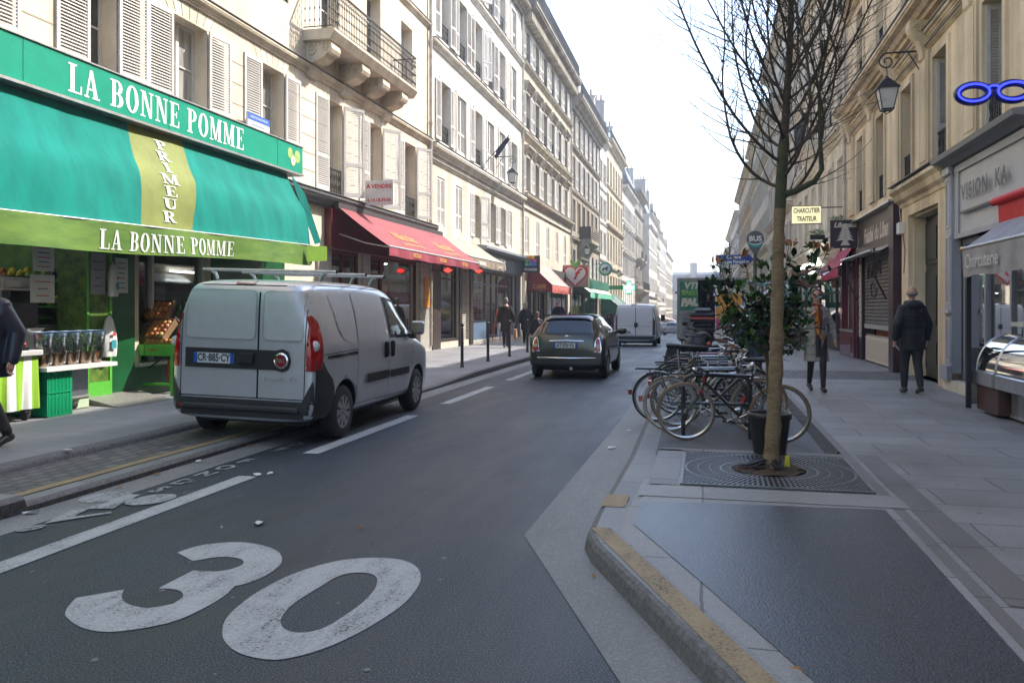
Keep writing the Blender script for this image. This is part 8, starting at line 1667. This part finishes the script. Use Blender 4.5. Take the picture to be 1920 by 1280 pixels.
# woman walking towards the camera
t, ex = person("woman in an open checked coat, sunglasses and orange scarf walking towards the camera", (1.86, 15.02, .12), PI+.08, 1.74, wcoat, tights, hair_b, .17, .0065, .52, {'L': ((-.27, -.02, 1.15), (-.29, .06, .90)), 'R': ((.25, .02, 1.16), (.11, .16, 1.32))}, hairstyle='short', flare=.045, lw=1.0, skirt=mat("black skirt", (.012, .012, .016), .5))
b = MB(); dk_s = mat("dark grey knit", (.10, .095, .10), .9); 
def front(y, x0, x1, z0, z1, m_, b): b.grid(lambda u, v: (x0+(x1-x0)*u, y+.012*math.sin(u*PI)+.0*v, z0+(z1-z0)*v), 6, 10, m_)
front(.172, -.05, .045, .60, 1.04, mat("black skirt", (.012, .012, .016), .5), b); front(.158, -.055, .05, 1.02, 1.42, dk_s, b); b.build("dress_front", t)
sc1 = mat("orange ochre scarf", (.50, .17, .02), .8, amt=.3, scale=14); sc2 = mat("burgundy scarf", (.16, .02, .03), .8, amt=.3, scale=20)
b = MB(); b.tube([(.075*math.cos(a)*(1+.1*math.sin(3*a)), .02+.075*math.sin(a), 1.47+.012*math.sin(2*a)) for a in [2*PI*q/16 for q in range(17)]], .038, sc2, 10, cap=False); b.tube([(.02, .11, 1.46), (.03, .185, 1.36), (.015, .2, 1.15), (.0, .2, .98)], [.03, .038, .036, .03], sc1, 8); b.tube([(-.03, .1, 1.46), (-.04, .18, 1.36), (-.035, .19, 1.15), (-.03, .19, 1.05)], [.03, .03, .025, .015], sc2, 8); b.tube([(-.005, .2, 1.02), (-.05, .205, .92)], [.02, .026], sc1, 6); b.build("scarf", t)
b = MB(); b.box(-.072, -.008, .098, .106, 1.642, 1.678, black_m); b.box(.008, .072, .098, .106, 1.642, 1.678, black_m); b.box(-.008, .008, .10, .108, 1.665, 1.675, black_m)
for q in (-1, 1): b.box(q*.074-.003, q*.074+.003, .0, .1, 1.66, 1.675, black_m)
b.build("sunglasses", t); b = MB(); b.ball((0, .113, 1.590), (.022, .008, .008), mat("red lips", (.40, .05, .05), .4), 8, 6); b.build("lips", t)
b = MB()
for z in (.72, .9, 1.08): b.ball((-.10, .155, z), (.014, .006, .014), brown_c, 8, 5)
b.build("button", t)
for q in (-1, 1): b = MB(); b.add([(q*.03, .12, 1.46), (q*.12, .10, 1.47), (q*.14, .15, 1.30), (q*.06, .17, 1.2)], [(0, 1, 2, 3)], wcoat); b.build("lapel", t)
t2 = thing("shoulder_bag", "large black shoulder bag hanging at the walking woman's right side", "bag", (1.86, 15.02, .12), PI+.08); b = MB(); b.grid(lambda u, v: (.30+.06*math.cos(u*2*PI)*math.sin(PI*(.12+.8*v)), -.03+.19*math.sin(u*2*PI)*math.sin(PI*(.1+.62*v)), 1.05-.36*v), 20, 10, boot); b.build("bag_body", t2); b = MB(); b.tube([(.30, .12, .95), (.2, .09, 1.3), (.17, .02, 1.5), (.2, -.08, 1.3), (.31, -.15, .95)], .012, boot, 6); b.build("strap", t2)
# man seen from behind on the right
t, ex = person("balding man in a black padded hooded jacket seen from behind on the right pavement", (3.36, 14.92, .12), .1, 1.78, black_c, mat("charcoal trousers", (.028, .026, .03), .85), hair_g, .14, .007, .72, None, .035, 'fringe')
blob("hood", t, [((0, -.10, 1.45), (.15, .10, .085)), ((-.09, -.03, 1.47), (.06, .07, .06)), ((.09, -.03, 1.47), (.06, .07, .06))], black_c, .01)
b = MB()
for i in range(5): z = .84+i*.12; rx = .215-.0*i; b.tube([(rx*math.cos(a), rx*.76*math.sin(a), z) for a in [2*PI*q/24 for q in range(25)]], .005, mat("quilting seam", (.004, .004, .006), .9), 4, cap=False)
b.build("quilting", t)
t2 = thing("folded_paper", "folded white paper in the balding man's left hand", "paper", (3.10, 14.95, .95), .3); b = MB(); b.add([(0, 0, 0), (.09, .0, -.10), (.10, .02, -.14), (.0, .02, -.03)], [(0, 1, 2, 3)], paper); b.build("sheet", t2)
# man leaving at the left edge
t, ex = person("man in a navy jacket and grey trousers striding out at the left edge", (-6.79, 6.66, .14), PI+.12, 1.80, mat("navy rain jacket", (.014, .015, .03), .35, sheen=.1), greytr, hair_b, .36, .009, .72, {'L': ((-.26, -.06, 1.13), (-.27, .02, .88)), 'R': ((.26, .1, 1.14), (.25, .28, .95))}, .05)
# left pavement walkers
t, _ = person("man in a long dark brown coat walking away past the bollards, grey hair", (-6.95, 28.8, .12), .05, 1.78, brown_c, mat("brown trousers", (.03, .022, .02), .9), hair_g, .12, .014, .56, None, .02, flare=.02)
t2 = thing("paper_bag", "small tan paper bag in the hand of the man in the brown coat", "bag", (-6.62, 28.8, .78)); b = MB(); b.prism([(-.05, -.3), (.07, -.3), (.06, 0), (-.03, .02)], -.08, .08, mat("tan paper", (.4, .22, .12), .8)); b.build("bag_body", t2)
t, _ = person("grey-blond person in a navy coat with a fur collar walking away, beside the brown-coated man", (-7.05, 32.6, .10), .0, 1.66, navy_c, navy_c, mat("ash hair", (.3, .27, .22), .7), .1, .016, .6, None, .03, hairstyle='long', flare=.02)
blob("collar", t, [((0, -.02, 1.48), (.13, .11, .05))], mat("fur collar", (.16, .12, .08), .9), .02)
t2 = thing("red_bag", "small red handbag carried by the person in the navy coat", "bag", (-6.70, 32.6, .7)); b = MB(); b.bbox(-.07, .09, -.08, .08, -.05, .25, mat("red leather", (.35, .02, .03), .5), .02); b.tube([(-.03, 0, .25), (.01, 0, .38), (.05, 0, .25)], .01, boot, 5); b.build("bag_body", t2)
person("bearded man in a blue beanie and dark jumper facing the camera beyond the grey hatchback", (-5.95, 34.0, .10), PI, 1.80, navy_c, jeans, mat("blue knit", (.12, .16, .25), .9), .08, .016, .8, hairstyle='cap')
person("crouching dark-clothed person with brown hair behind the grey hatchback's roof", (-6.1, 30.2, -.22), .3, 1.62, black_c, black_c, mat("auburn hair", (.12, .07, .05), .7), .06, .016, .7, None, .03, hairstyle='long')
person("grey-haired man in a dark jumper standing inside the open box truck", (.12, 33.9, .42+gz(34)), PI+.3, 1.75, navy_c, navy_c, hair_g, .05, .016, .8)
person("long-haired woman in a dark brown jacket and jeans walking beside the box truck", (1.05, 30.4, .03), PI-.2, 1.70, mat("chocolate leather", (.035, .025, .022), .5), jeans, hair_b, .15, .015, .82, hairstyle='long')
person("person in dark blue jeans and navy top half hidden behind the potted shrub", (1.0, 17.1, .03), 2.6, 1.75, mat("blue work jacket", (.02, .03, .07), .8), jeans, hair_b, .08, .014, .82)
for i, (x, y, m_, lab) in enumerate(((-6.6, 58, navy_c, "distant person in navy on the left pavement near the fruit shop"), (-6.9, 75, black_c, "distant person in black on the left pavement near the green awning"), (-5.6, 88, brown_c, "distant person in brown by the left kerb beyond the pharmacy cross"), (-2.6, 118, black_c, "hazy distant person crossing the road"), (-6.4, 97, black_c, "distant person in black walking on the left pavement beside the white building"), (3.0, 40, navy_c, "distant person in navy on the right pavement past the fruit stall"))):
    person(lab, (x, y, gz(y)+.12), rnd.random()*6, 1.72, m_, m_, hair_b, .12, .03, .75)
# ================================================================ TREE, GRATE, POTTED SHRUB
bark = mat("dark bark", (.085, .065, .05), .9, amt=.4, scale=20, bump=.6, bscale=60); moss = mat("mossy bark", (.075, .085, .035), .9, col2=(.05, .045, .035), scale=9, bump=.6, bscale=50)
wrap = mat("burlap wrap", (.30, .215, .125), .9, col2=(.20, .14, .08), scale=16, stretch=(1, 1, 3), bump=1, bscale=90); bud = mat("green bud", (.20, .24, .06), .7)
tr = thing("street_tree", "young bare street tree with burlap-wrapped trunk and upswept branches", "tree", (.56, 7.6, .12))
def trunk(z): return (.10*z/2.5*(1 if z < 2.5 else 1)+.012*math.sin(z*2.1), .02*math.sin(z*1.3))
b = MB(); zs = [q*.05 for q in range(47)]
b.tube([(*trunk(z), z) for z in zs], [.068-.009*z+.004*math.sin(z*23)+(.02*math.exp(-z*14)) for z in zs], wrap, 18); b.tube([(trunk(z)[0]+.08*math.cos(z*15+math.sin(z*7))*(.9-.1*z), trunk(z)[1]+.08*math.sin(z*15+math.sin(z*7))*(1-.1*z), z) for z in [.1+q*.02 for q in range(100)]], [.0035]*100, wrap, 5); b.build("trunk_wrap", tr)
b = MB(); zt = [2.25+q*.1 for q in range(36)]; b.tube([(*trunk(z), z) for z in zt], [max(.008, .042-.011*(z-2.25)) if z > 2.9 else .048 for z in zt], moss, 14)
b.tube([(trunk(z)[0], trunk(z)[1], z) for z in [2.95+.1*q for q in range(30)]], [.036-.0010*q for q in range(30)], bark, 10); b.build("trunk", tr)
b = MB(); tb_ = MB(); q_ = random.Random(11)
def twig(p, d, L, r, depth):
    n = max(3, int(L/.10)); pts = [p]; d = d.normalized(); k = Vector((q_.gauss(0, 1), q_.gauss(0, 1), 0))*.10
    for i in range(n):
        d = (d+Vector((0, 0, .10 if depth else .15))+k*.5+Vector((q_.gauss(0, .05), q_.gauss(0, .05), q_.gauss(0, .03)))).normalized(); pts.append(pts[-1]+d*(L/n))
    rs = [r*(1-.75*i/n) for i in range(n+1)]; b.tube(pts, rs, bark, 6 if depth == 0 else 4, cap=False)
    if depth == 0:
        for i in range(1, n):
            for _ in range(1 if i % 2 else 2):
                if q_.random() < .8: a = q_.random()*6.28; dd = (pts[min(i+1, n)]-pts[i-1]).normalized(); o = dd.orthogonal().normalized(); o = Matrix.Rotation(a, 3, dd) @ o; twig(pts[i], dd*.8+o*.75, q_.uniform(.25, .85)*(1-.4*i/n), rs[i]*.42+.0015, 1)
    elif depth == 1:
        for i in range(1, n+1):
            if q_.random() < .5: dd = (pts[i]-pts[i-1]).normalized(); o = Matrix.Rotation(q_.random()*6.28, 3, dd) @ dd.orthogonal().normalized(); twig(pts[i], dd+o*.8, q_.uniform(.08, .3), .0022, 2)
    if depth:
        for i in range(1, n+1):
            if q_.random() < .7: o = Vector((q_.gauss(0, 1), q_.gauss(0, 1), 1)).normalized(); e = o.orthogonal()*.004; c = pts[i]; tb_.add([tuple(c-e), tuple(c+o*.022), tuple(c+e)], [(0, 1, 2)], bud if q_.random() < .35 else bark)
for i in range(26):
    z = 2.38+(i/25)**.85*1.5; a = i*2.399+.4; el = .30+.5*i/25; r = .016-.0003*i
    twig(Vector((*trunk(z), z)), Vector((math.cos(a), math.sin(a), el)), q_.uniform(2.1, 2.9)-.02*i, r, 0)
b.tube([(trunk(2.42)[0], 0, 2.42), (.20, -.05, 2.44), (.36, -.06, 2.52), (.42, -.05, 2.62), (.41, -.04, 2.85), (.40, -.03, 3.3), (.5, 0, 3.9), (.62, .02, 4.6)], [.032, .029, .026, .022, .018, .014, .010, .005], moss, 8)
b.build("branch", tr); tb_.build("bud", tr)
# soil, black cloth at the foot
sm = mat("soil", (.085, .055, .035), .95, col2=(.04, .028, .02), scale=30, bump=1, bscale=60)
b = MB(); b.grid(lambda u, v: (.54+.31*v*math.cos(u*2*PI)*(1+.06*math.sin(u*25)), 7.58+.31*v*math.sin(u*2*PI)*(1+.06*math.cos(u*19)), .137+.02*(1-v)+.006*math.sin(u*40+v*9)), 48, 6, sm); struct(b.build("soil"))
t = thing("ground_cloth", "torn black cloth wrapped round the foot of the bare tree", "cloth", (.5, 7.5, .14)); b = MB()
for (dx, dy, L) in ((-.26, -.05, .12), (-.15, -.10, .1), (.08, -.14, .12), (.0, -.05, .1)): b.grid(lambda u, v: (.06+dx*u+(v-.5)*.09*(1+.5*math.sin(u*6)), .08+dy*u+.03*math.sin(v*7+u*5), .015+.09*(1-u)**2+.02*abs(math.sin(v*6+u*4))), 10, 6, black_m)
b.build("cloth", t)
t = thing("tree_grate", "square cast-iron tree grate with radial slots and concentric rings", "grate", (.54, 7.55, .12)); b = MB(); gi = mat("cast iron grate", (.17, .175, .18), .42, metal=.5, amt=.2, scale=8); h_ = .74
b.quad((-h_, -h_, .006), (h_, -h_, .006), (h_, h_, .006), (-h_, h_, .006), mat("grate pit shade", (.008, .008, .008), .9))  # flat near-black plate instead of a hole; its colour is the pit's shade
for (x0, x1, y0, y1) in ((-h_, h_, -h_, -h_+.02), (-h_, h_, h_-.02, h_), (-h_, -h_+.02, -h_+.02, h_-.02), (h_-.02, h_, -h_+.02, h_-.02)): b.box(x0, x1, y0, y1, .0065, .018, gi)
rings = [.32, .40, .50, .60, .70, .80, .90, 1.0, 1.06]
for i, r in enumerate(rings):
    n = 96; w_ = .016 if i in (1, 4) else .007
    for k in range(n):
        a0, a1 = 2*PI*k/n, 2*PI*(k+1)/n; P = [(r*math.cos(a0), r*math.sin(a0)), (r*math.cos(a1), r*math.sin(a1)), ((r+w_)*math.cos(a1), (r+w_)*math.sin(a1)), ((r+w_)*math.cos(a0), (r+w_)*math.sin(a0))]
        if all(abs(c) < h_-.018 for p in P for c in p): b.poly([(*p, .0175) for p in P], gi)
    if i < len(rings)-1:
        r2 = rings[i+1]; n = 56+i*14
        for k in range(n):
            a = 2*PI*(k+.5*(i % 2))/n; c, s_ = math.cos(a), math.sin(a); e = .0085
            m0 = r+w_; m1 = r2; lim = (h_-.02)/max(abs(c), abs(s_)); m1 = min(m1, lim)
            if m1 > m0+.01: b.poly([(m0*c-e*s_, m0*s_+e*c, .017), (m0*c+e*s_, m0*s_-e*c, .017), (m1*c+e*s_, m1*s_-e*c, .017), (m1*c-e*s_, m1*s_+e*c, .017)], gi)
b.build("grille", t)
t = thing("yellow_scrap", "small yellow plastic tag at the foot of the tree", "litter", (.68, 7.66, .14)); b = MB(); b.add([(0, 0, 0), (.05, .01, .0), (.045, .0, .12), (.01, .01, .10)], [(0, 1, 2, 3)], mat("yellow plastic", (.7, .6, .03), .5)); b.build("tag", t)
# potted magnolia
t = thing("potted_shrub", "glossy-leaved shrub with rusty young leaves in a black plastic pot behind the tree", "plant", (.62, 8.52, .10)); b = MB(); b.lathe([(.001, 0), (.15, 0), (.155, .03), (.195, .36), (.21, .365), (.215, .42), (.19, .42), (.18, .36), (.001, .35)], mat("black plastic pot", (.014, .014, .015), .4), n=32); b.build("pot", t)
b = MB(); lv = MB(); ld = mat("glossy dark leaf", (.018, .055, .014), .25, amt=.5, scale=3, coat=.3); lo2 = mat("rusty young leaf", (.30, .10, .025), .5, amt=.3); lm = mat("mid green leaf", (.04, .10, .02), .35, amt=.3, scale=3); q_ = random.Random(5)
st = mat("shrub stem", (.10, .075, .05), .85, amt=.3); b.tube([(0, 0, .35), (-.01, .02, .7), (-.03, 0, 1.12)], [.022, .02, .017], st, 8)
def mleaf(p, d, L, m_):
    s_ = d.cross(Vector((q_.gauss(0, .4), q_.gauss(0, .4), 1))).normalized()*L*.26; u = s_.cross(d).normalized()*L*.10
    lv.add([tuple(x) for x in (p, p+d*L*.35+s_+u, p+d*L*.75+s_*.75+u*.5, p+d*L, p+d*L*.75-s_*.75+u*.5, p+d*L*.35-s_+u, p+d*L*.5-u*.3)], [(0, 6, 1), (1, 6, 2), (2, 6, 3), (3, 6, 4), (4, 6, 5), (5, 6, 0)], m_, True)
tips = [(-.50, .0, 1.62), (-.52, .1, 1.95), (-.40, -.1, 1.42), (-.25, .1, 2.02), (-.1, -.15, 1.9), (-.3, -.2, 1.7), (.1, .1, 2.0), (.02, -.2, 1.65), (-.12, .2, 1.5), (.3, .1, 1.85), (.44, -.05, 2.08), (.28, .1, 1.62), (.58, .0, 2.05), (.34, -.1, 1.33), (.25, -.1, 1.55), (-.45, .2, 1.3), (.2, .05, 2.12), (-.62, -.05, 1.75), (.3, .2, 1.3), (-.2, -.2, 1.35), (-.05, .25, 1.75)]
for (x, y, z) in tips:
    T_ = Vector((x*.92, y, z*.97)); s0 = Vector((-.03+q_.gauss(0, .01), q_.gauss(0, .01), q_.uniform(.95, 1.12))); mid = s0.lerp(T_, .5)+Vector((x*.12, 0, -.05)); pts = [s0, s0.lerp(mid, .5)+Vector((0, 0, .03)), mid, mid.lerp(T_, .5), T_]; b.tube(pts, [.009, .008, .007, .005, .004], st, 5)
    for k in range(34):
        f_ = .35+.65*q_.random(); i = min(3, int(f_*4)); p = pts[i].lerp(pts[i+1], f_*4-i)+Vector((q_.gauss(0, .05), q_.gauss(0, .05), q_.gauss(0, .05))); d = Vector((q_.gauss(0, 1), q_.gauss(0, 1), q_.gauss(.2, .8))).normalized(); mleaf(p, d, q_.uniform(.07, .12), lm if q_.random() < .3 else ld)
    for k in range(7): d = Vector((q_.gauss(0, .6), q_.gauss(0, .6), 1)).normalized(); mleaf(T_+Vector((q_.gauss(0, .02), q_.gauss(0, .02), 0)), d, q_.uniform(.07, .11), lo2 if z > 1.9 and k < 5 else lm)
for k in range(70): p = Vector((q_.gauss(-.05, .22), q_.gauss(0, .15), q_.gauss(1.15, .12))); d = Vector((q_.gauss(0, 1), q_.gauss(0, 1), q_.gauss(0, .5))).normalized(); b.tube([p, p+d*.12, p+d*.2+Vector((0, 0, .04))], .0035, st, 4)
b.build("stem", t); lv.build("foliage", t)
# far bare trees
def bare(x, y, h, label):
    t = thing("bare_tree", label, "tree", (x, y, gz(y)), 0); bb = MB(); q = random.Random(int(x*10+y)); bb.tube([(0, 0, 0), (0, 0, h)], [.07, .02], bark, 6)
    for i in range(26):
        z = h*.35+h*.6*i/26; a = i*2.4; L = h*.32*(1.2-i/30); e = Vector((math.cos(a)*.5, math.sin(a)*.5, 1)).normalized(); p = Vector((0, 0, z)); bb.tube([p, p+e*L*.5+Vector((math.cos(a), math.sin(a), 0))*.1, p+e*L], [.022, .014, .006], bark, 4, cap=False)
        for k in range(4): p2 = p+e*L*(.3+.2*k); d = (e+Vector((q.gauss(0, .6), q.gauss(0, .6), 0))).normalized(); bb.tube([p2, p2+d*.5], [.008, .004], bark, 3, cap=False)
    bb.build("branch", t)
bare(1.2, 43, 5.2, "small bare tree beyond the box truck"); bare(.9, 52, 5.4, "bare tree further off above the box truck roof")
# ================================================================ BICYCLES AND RACKS
tyre_t = mat("tan wall tyre", (.20, .13, .08), .7); rim_m = mat("alloy rim", (.58, .58, .60), .25, metal=.9); spoke = mat("steel spoke", (.35, .35, .36), .3, metal=.8)
def bicycle(label, X, Y, rz, fm, tl=0, drop=False, guard=True, tm=rubber, rack=False, sad=.93, lean=.06, step=False, red=True):
    """local x forward, wheel contact on z=0"""
    t = thing("bicycle", label, "bicycle", (X, Y, .03), 0); t.rotation_euler = (lean, 0, rz); r = .335; WB_ = 1.04
    def wh(x):
        b = MB(Matrix.Translation((x, 0, r))); b.lathe([(r-.03, -.012), (r-.012, -.017), (r, 0), (r-.012, .017), (r-.03, .012)], tm, n=44, axis='y'); w0 = b.build("wheel", t)
        b = MB(Matrix.Translation((x, 0, r))); b.lathe([(r-.029, -.011), (r-.045, -.009), (r-.05, 0), (r-.045, .009), (r-.029, .011)], rim_m, n=44, axis='y')
        for k in range(28): a = 2*PI*k/28; a2 = a+(.35 if k % 2 else -.35); s_ = .022 if k % 4 < 2 else -.022; b.tube([(.02*math.cos(a2), s_, .02*math.sin(a2)), ((r-.045)*math.cos(a), 0, (r-.045)*math.sin(a))], .0014, spoke, 3, cap=False)
        b.tube([(0, -.045, 0), (0, .045, 0)], .016, rim_m, 8); b.build("rim", w0)
    wh(0); wh(WB_); bb = (.44, 0, .29); st_ = (.29, 0, .78 if not step else .70); ht = (.80, 0, .80); hb = (.825, 0, .68)
    b = MB(); u = .015
    if step: b.tube([bb, (.6, 0, .42), (.78, 0, .62), hb], .017, fm, 8); b.tube([(.38, 0, .5), (.62, 0, .52), (.80, 0, .74)], .014, fm, 8)
    else: b.tube([(st_[0]+.01, 0, st_[2]-.03), (ht[0], 0, ht[2]-.03)], u, fm, 8); b.tube([bb, hb], .017, fm, 8)
    b.tube([bb, st_], u, fm, 8); b.tube([(ht[0]-.01, 0, ht[2]+.01), (hb[0]+.01, 0, hb[2]-.04)], .02, fm, 8)
    for s_ in (-1, 1): b.tube([(.44, s_*.02, .29), (0, s_*.06, r)], .009, fm, 6); b.tube([(.31, s_*.02, .72), (0, s_*.06, r)], .008, fm, 6)
    b.build("frame", t)
    b = MB()
    for s_ in (-1, 1): b.tube([(.835, s_*.035, .66), (.90, s_*.045, .5), (WB_, s_*.05, r)], .011, fm, 6)
    b.tube([(.835, -.04, .66), (.835, .04, .66)], .015, fm, 6); b.build("fork", t)
    b = MB(); b.tube([(.80, 0, .78), (.785, 0, .90), (.85, 0, .93)], .012, rim_m, 6)
    if drop:
        for s_ in (-1, 1): b.tube([(.86, 0, .93), (.86, s_*.19, .93), (.95, s_*.2, .92), (.97, s_*.2, .85), (.92, s_*.2, .80), (.84, s_*.2, .80)], .013, black_m, 6)
    else:
        for s_ in (-1, 1): b.tube([(.86, 0, .93), (.87, s_*.12, .98), (.80, s_*.26, 1.0)], .011, rim_m, 6); b.tube([(.80, s_*.26, 1.0), (.70, s_*.29, .99)], .017, black_m if tl % 2 else mat("brown grip", (.16, .06, .03), .6), 6); b.tube([(.84, s_*.2, .98), (.76, s_*.25, .95)], .006, rim_m, 4)
    b.build("handlebar", t)
    b = MB(); b.tube([(st_[0], 0, st_[2]-.03), (.265, 0, sad-.04)], .012, rim_m, 6); b.build("seat_post", t); b = MB()
    b.grid(lambda v, u_: (.12+.28*u_, (.075*(1-u_)**1.2+.014)*math.cos(v*2*PI)*(1 if u_ > .08 else .8), sad+.012+(.035-.01*u_)*math.sin(v*2*PI)*(.9)+.012*(1-u_)), 12, 10, black_m); b.build("saddle", t)
    b = MB(); b.lathe([(.07, -.003), (.095, -.003), (.095, .003), (.07, .003)], rim_m, (.44, -.05, .29), 24, axis='y')
    for k in range(5): a = 2*PI*k/5; b.tube([(.44, -.05, .29), (.44+.08*math.cos(a), -.05, .29+.08*math.sin(a))], .006, rim_m, 4)
    for s_, a in ((-1, -.5), (1, PI-.5)): e = (.44+.16*math.cos(a), s_*.085, .29+.16*math.sin(a)); b.tube([(.44, s_*.06, .29), e], .009, rim_m, 5); b.box(e[0]-.045, e[0]+.045, min(e[1], e[1]+s_*.08), max(e[1], e[1]+s_*.08), e[2]-.012, e[2]+.012, black_m)
    b.tube([(.44, -.05, .385), (0, -.05, r+.03)], .003, black_m, 4); b.tube([(.44, -.05, .195), (0, -.05, r-.03)], .003, black_m, 4); b.build("crankset", t)
    if guard:
        for x, a0, a1, nm in ((0, .35, 2.9, 'r'), (WB_, .6, 2.9, 'f')):
            b = MB(); rr_ = r+.018; A_ = [a0+(a1-a0)*q/16 for q in range(17)]; vs = [(x+rr_*math.cos(a), s_*.026, r+rr_*math.sin(a)-(0 if s_ == 0 else .008)) for a in A_ for s_ in (-1, 0, 1)]; b.add(vs, [(3*i+k, 3*i+k+1, 3*i+k+4, 3*i+k+3) for i in range(16) for k in (0, 1)], fm if tl % 2 else black_m, True); b.tube([(x, .05, r), (x+rr_*math.cos(a1-.4), .025, r+rr_*math.sin(a1-.4))], .003, spoke, 4); b.build("mudguard", t)
    if red: b = MB(); b.box(-.385, -.335, -.025, .025, .36, .43, red_l); b.build("rear_reflector", t)
    if rack: b = MB(); b.box(-.28, .2, -.05, -.035, .70, .715, black_m); b.box(-.28, .2, .035, .05, .70, .715, black_m); [b.tube([(-.1, s_*.05, .70), (0, s_*.06, r)], .006, black_m, 4) for s_ in (-1, 1)]; b.box(-.29, -.28, -.05, .05, .70, .715, black_m); b.build("luggage_rack", t)
    b = MB(); b.lathe([(.001, .05), (.03, .05), (.045, .10), (.001, .105)], white_l if tl % 2 else chrome, (.86, 0, .80), 12, axis='x'); b.build("front_lamp", t)
    return t
blk = mat("black bicycle paint", (.012, .012, .014), .25, coat=.6); sil = mat("silver bicycle paint", (.42, .42, .43), .25, metal=.7); grn = mat("green bicycle paint", (.03, .10, .05), .3, coat=.5); redp = mat("dark red bicycle paint", (.22, .02, .025), .3, coat=.5)
t = bicycle("black road bicycle with red fork bands facing the road, nearest in the row", .82, 9.72, PI, blk, 0, True, False, tyre_t, False, .92, -.05, red=False)
b = MB()
for p, q in (((.865, .60), (.88, .55)), ((.825, .74), (.83, .66))):
    for s_ in (-1, 1): b.tube([(p[0], s_*.04*(p[1] < .65), p[1]), (q[0], s_*.04*(p[1] < .65), q[1])], .022 if p[1] > .65 else .0135, mat("red band", (.5, .02, .03), .4), 8)
b.tube([(.405, 0, .44), (.38, 0, .53)], .018, mat("red band", (.5, .02, .03), .4), 8); b.build("colour_band", t)
B = [("dark city bicycle with black mudguards and cream tyres, second in the row", -.42, 10.35, 0, blk, 1, False, True, mat("cream tyre", (.30, .25, .18), .7), True, 1.02, -.05, False), ("silver bicycle with thick aluminium tubes, third in the row", -.36, 10.8, .06, sil, 2, False, False, tyre_t, False, 1.0, .05, False),
     ("silver step-through bicycle sticking out towards the road, fourth in the row", -.62, 11.2, .0, sil, 3, False, True, rubber, True, 1.0, .04, True), ("black bicycle with a plastic-covered saddle, fifth in the row", -.4, 12.0, -.05, blk, 0, False, True, rubber, True, 1.02, -.04, False), ("green ladies' bicycle, sixth in the row", -.45, 12.6, .05, grn, 1, False, True, rubber, True, .98, .05, True),
     ("grey bicycle with brown grips, seventh in the row", -.5, 13.3, 0, sil, 2, False, True, rubber, False, 1.0, -.05, False), ("dark red bicycle, eighth in the row", -.4, 14.1, .04, redp, 3, False, True, rubber, True, .98, .03, False), ("black bicycle with front basket bracket, ninth in the row", -.45, 14.9, -.03, blk, 0, False, True, rubber, False, 1.0, .05, True), ("silver bicycle farthest along the row before the scooter", -.4, 15.8, .03, sil, 1, False, True, rubber, True, 1.0, -.04, False)]
for a in B: bicycle(*a)
rk0 = thing("bicycle_rack", "rack", "bicycle rack", (.13, 9.95, .03), 0, "black hoop bicycle racks"); b = MB(); rp = mat("rack paint", (.016, .018, .022), .3, coat=.4)
b.tube([(-.38, 0, 0), (-.38, 0, .62), (-.35, 0, .70), (-.28, 0, .735), (.28, 0, .735), (.35, 0, .70), (.38, 0, .62), (.38, 0, 0)], .026, rp, 12); b.tube([(-.38, 0, .40), (.38, 0, .40)], .02, rp, 10); b.build("hoop", rk0)
for i, y in enumerate((9.95, 10.95, 11.8, 12.9, 13.7, 14.5, 15.4)):
    c_ = rk0 if i == 0 else copy_tree(rk0); c_.location = (.13, y, .03); c_['label'] = "black tubular bicycle rack hoop, %s from the tree" % ("nearest", "second", "third", "fourth", "fifth", "sixth", "seventh")[i]
t = thing("saddle_cover", "wrinkled black plastic bag covering the saddle of the fifth bicycle", "bag", (-.16, 12.0, 1.0)); b = MB(); b.grid(lambda u, v: (.2*math.cos(u*2*PI)*math.sin(PI*(.05+.6*v))*(1+.1*math.sin(7*u*PI)), .10*math.sin(u*2*PI)*math.sin(PI*(.05+.6*v)), .13-.2*v+.015*math.sin(u*30)), 24, 6, mat("black bin bag", (.01, .01, .012), .3)); b.build("cover", t)
t = thing("pannier_board", "black shopping box with pale handles strapped behind the far bicycles", "bag", (-.62, 16.4, .5)); b = MB(Matrix.Rotation(.25, 4, 'Y')); b.bbox(-.16, .10, -.2, .2, -.18, .35, black_m, .02); b.build("box_body", t)
t = thing("bollard", "slim dark bollard between the last bicycles and the scooter", "bollard", (-.28, 16.9, .03)); c_ = bol.children[0].copy(); COL.objects.link(c_); c_.parent = t
# ================================================================ HAZE
hz = bpy.data.materials.new("haze"); hz.use_nodes = True; n_ = hz.node_tree.nodes; l_ = hz.node_tree.links
n_.remove(n_["Principled BSDF"]); pv = n_.new("ShaderNodeVolumePrincipled"); pv.inputs["Color"].default_value = (.93, .96, 1, 1); pv.inputs["Density"].default_value = .0019; pv.inputs["Anisotropy"].default_value = .35
l_.new(pv.outputs[0], n_["Material Output"].inputs["Volume"])
b = MB(); b.box(-420, 420, -420, 620, -8, 36, hz); tag(b.build("haze"), kind='stuff')
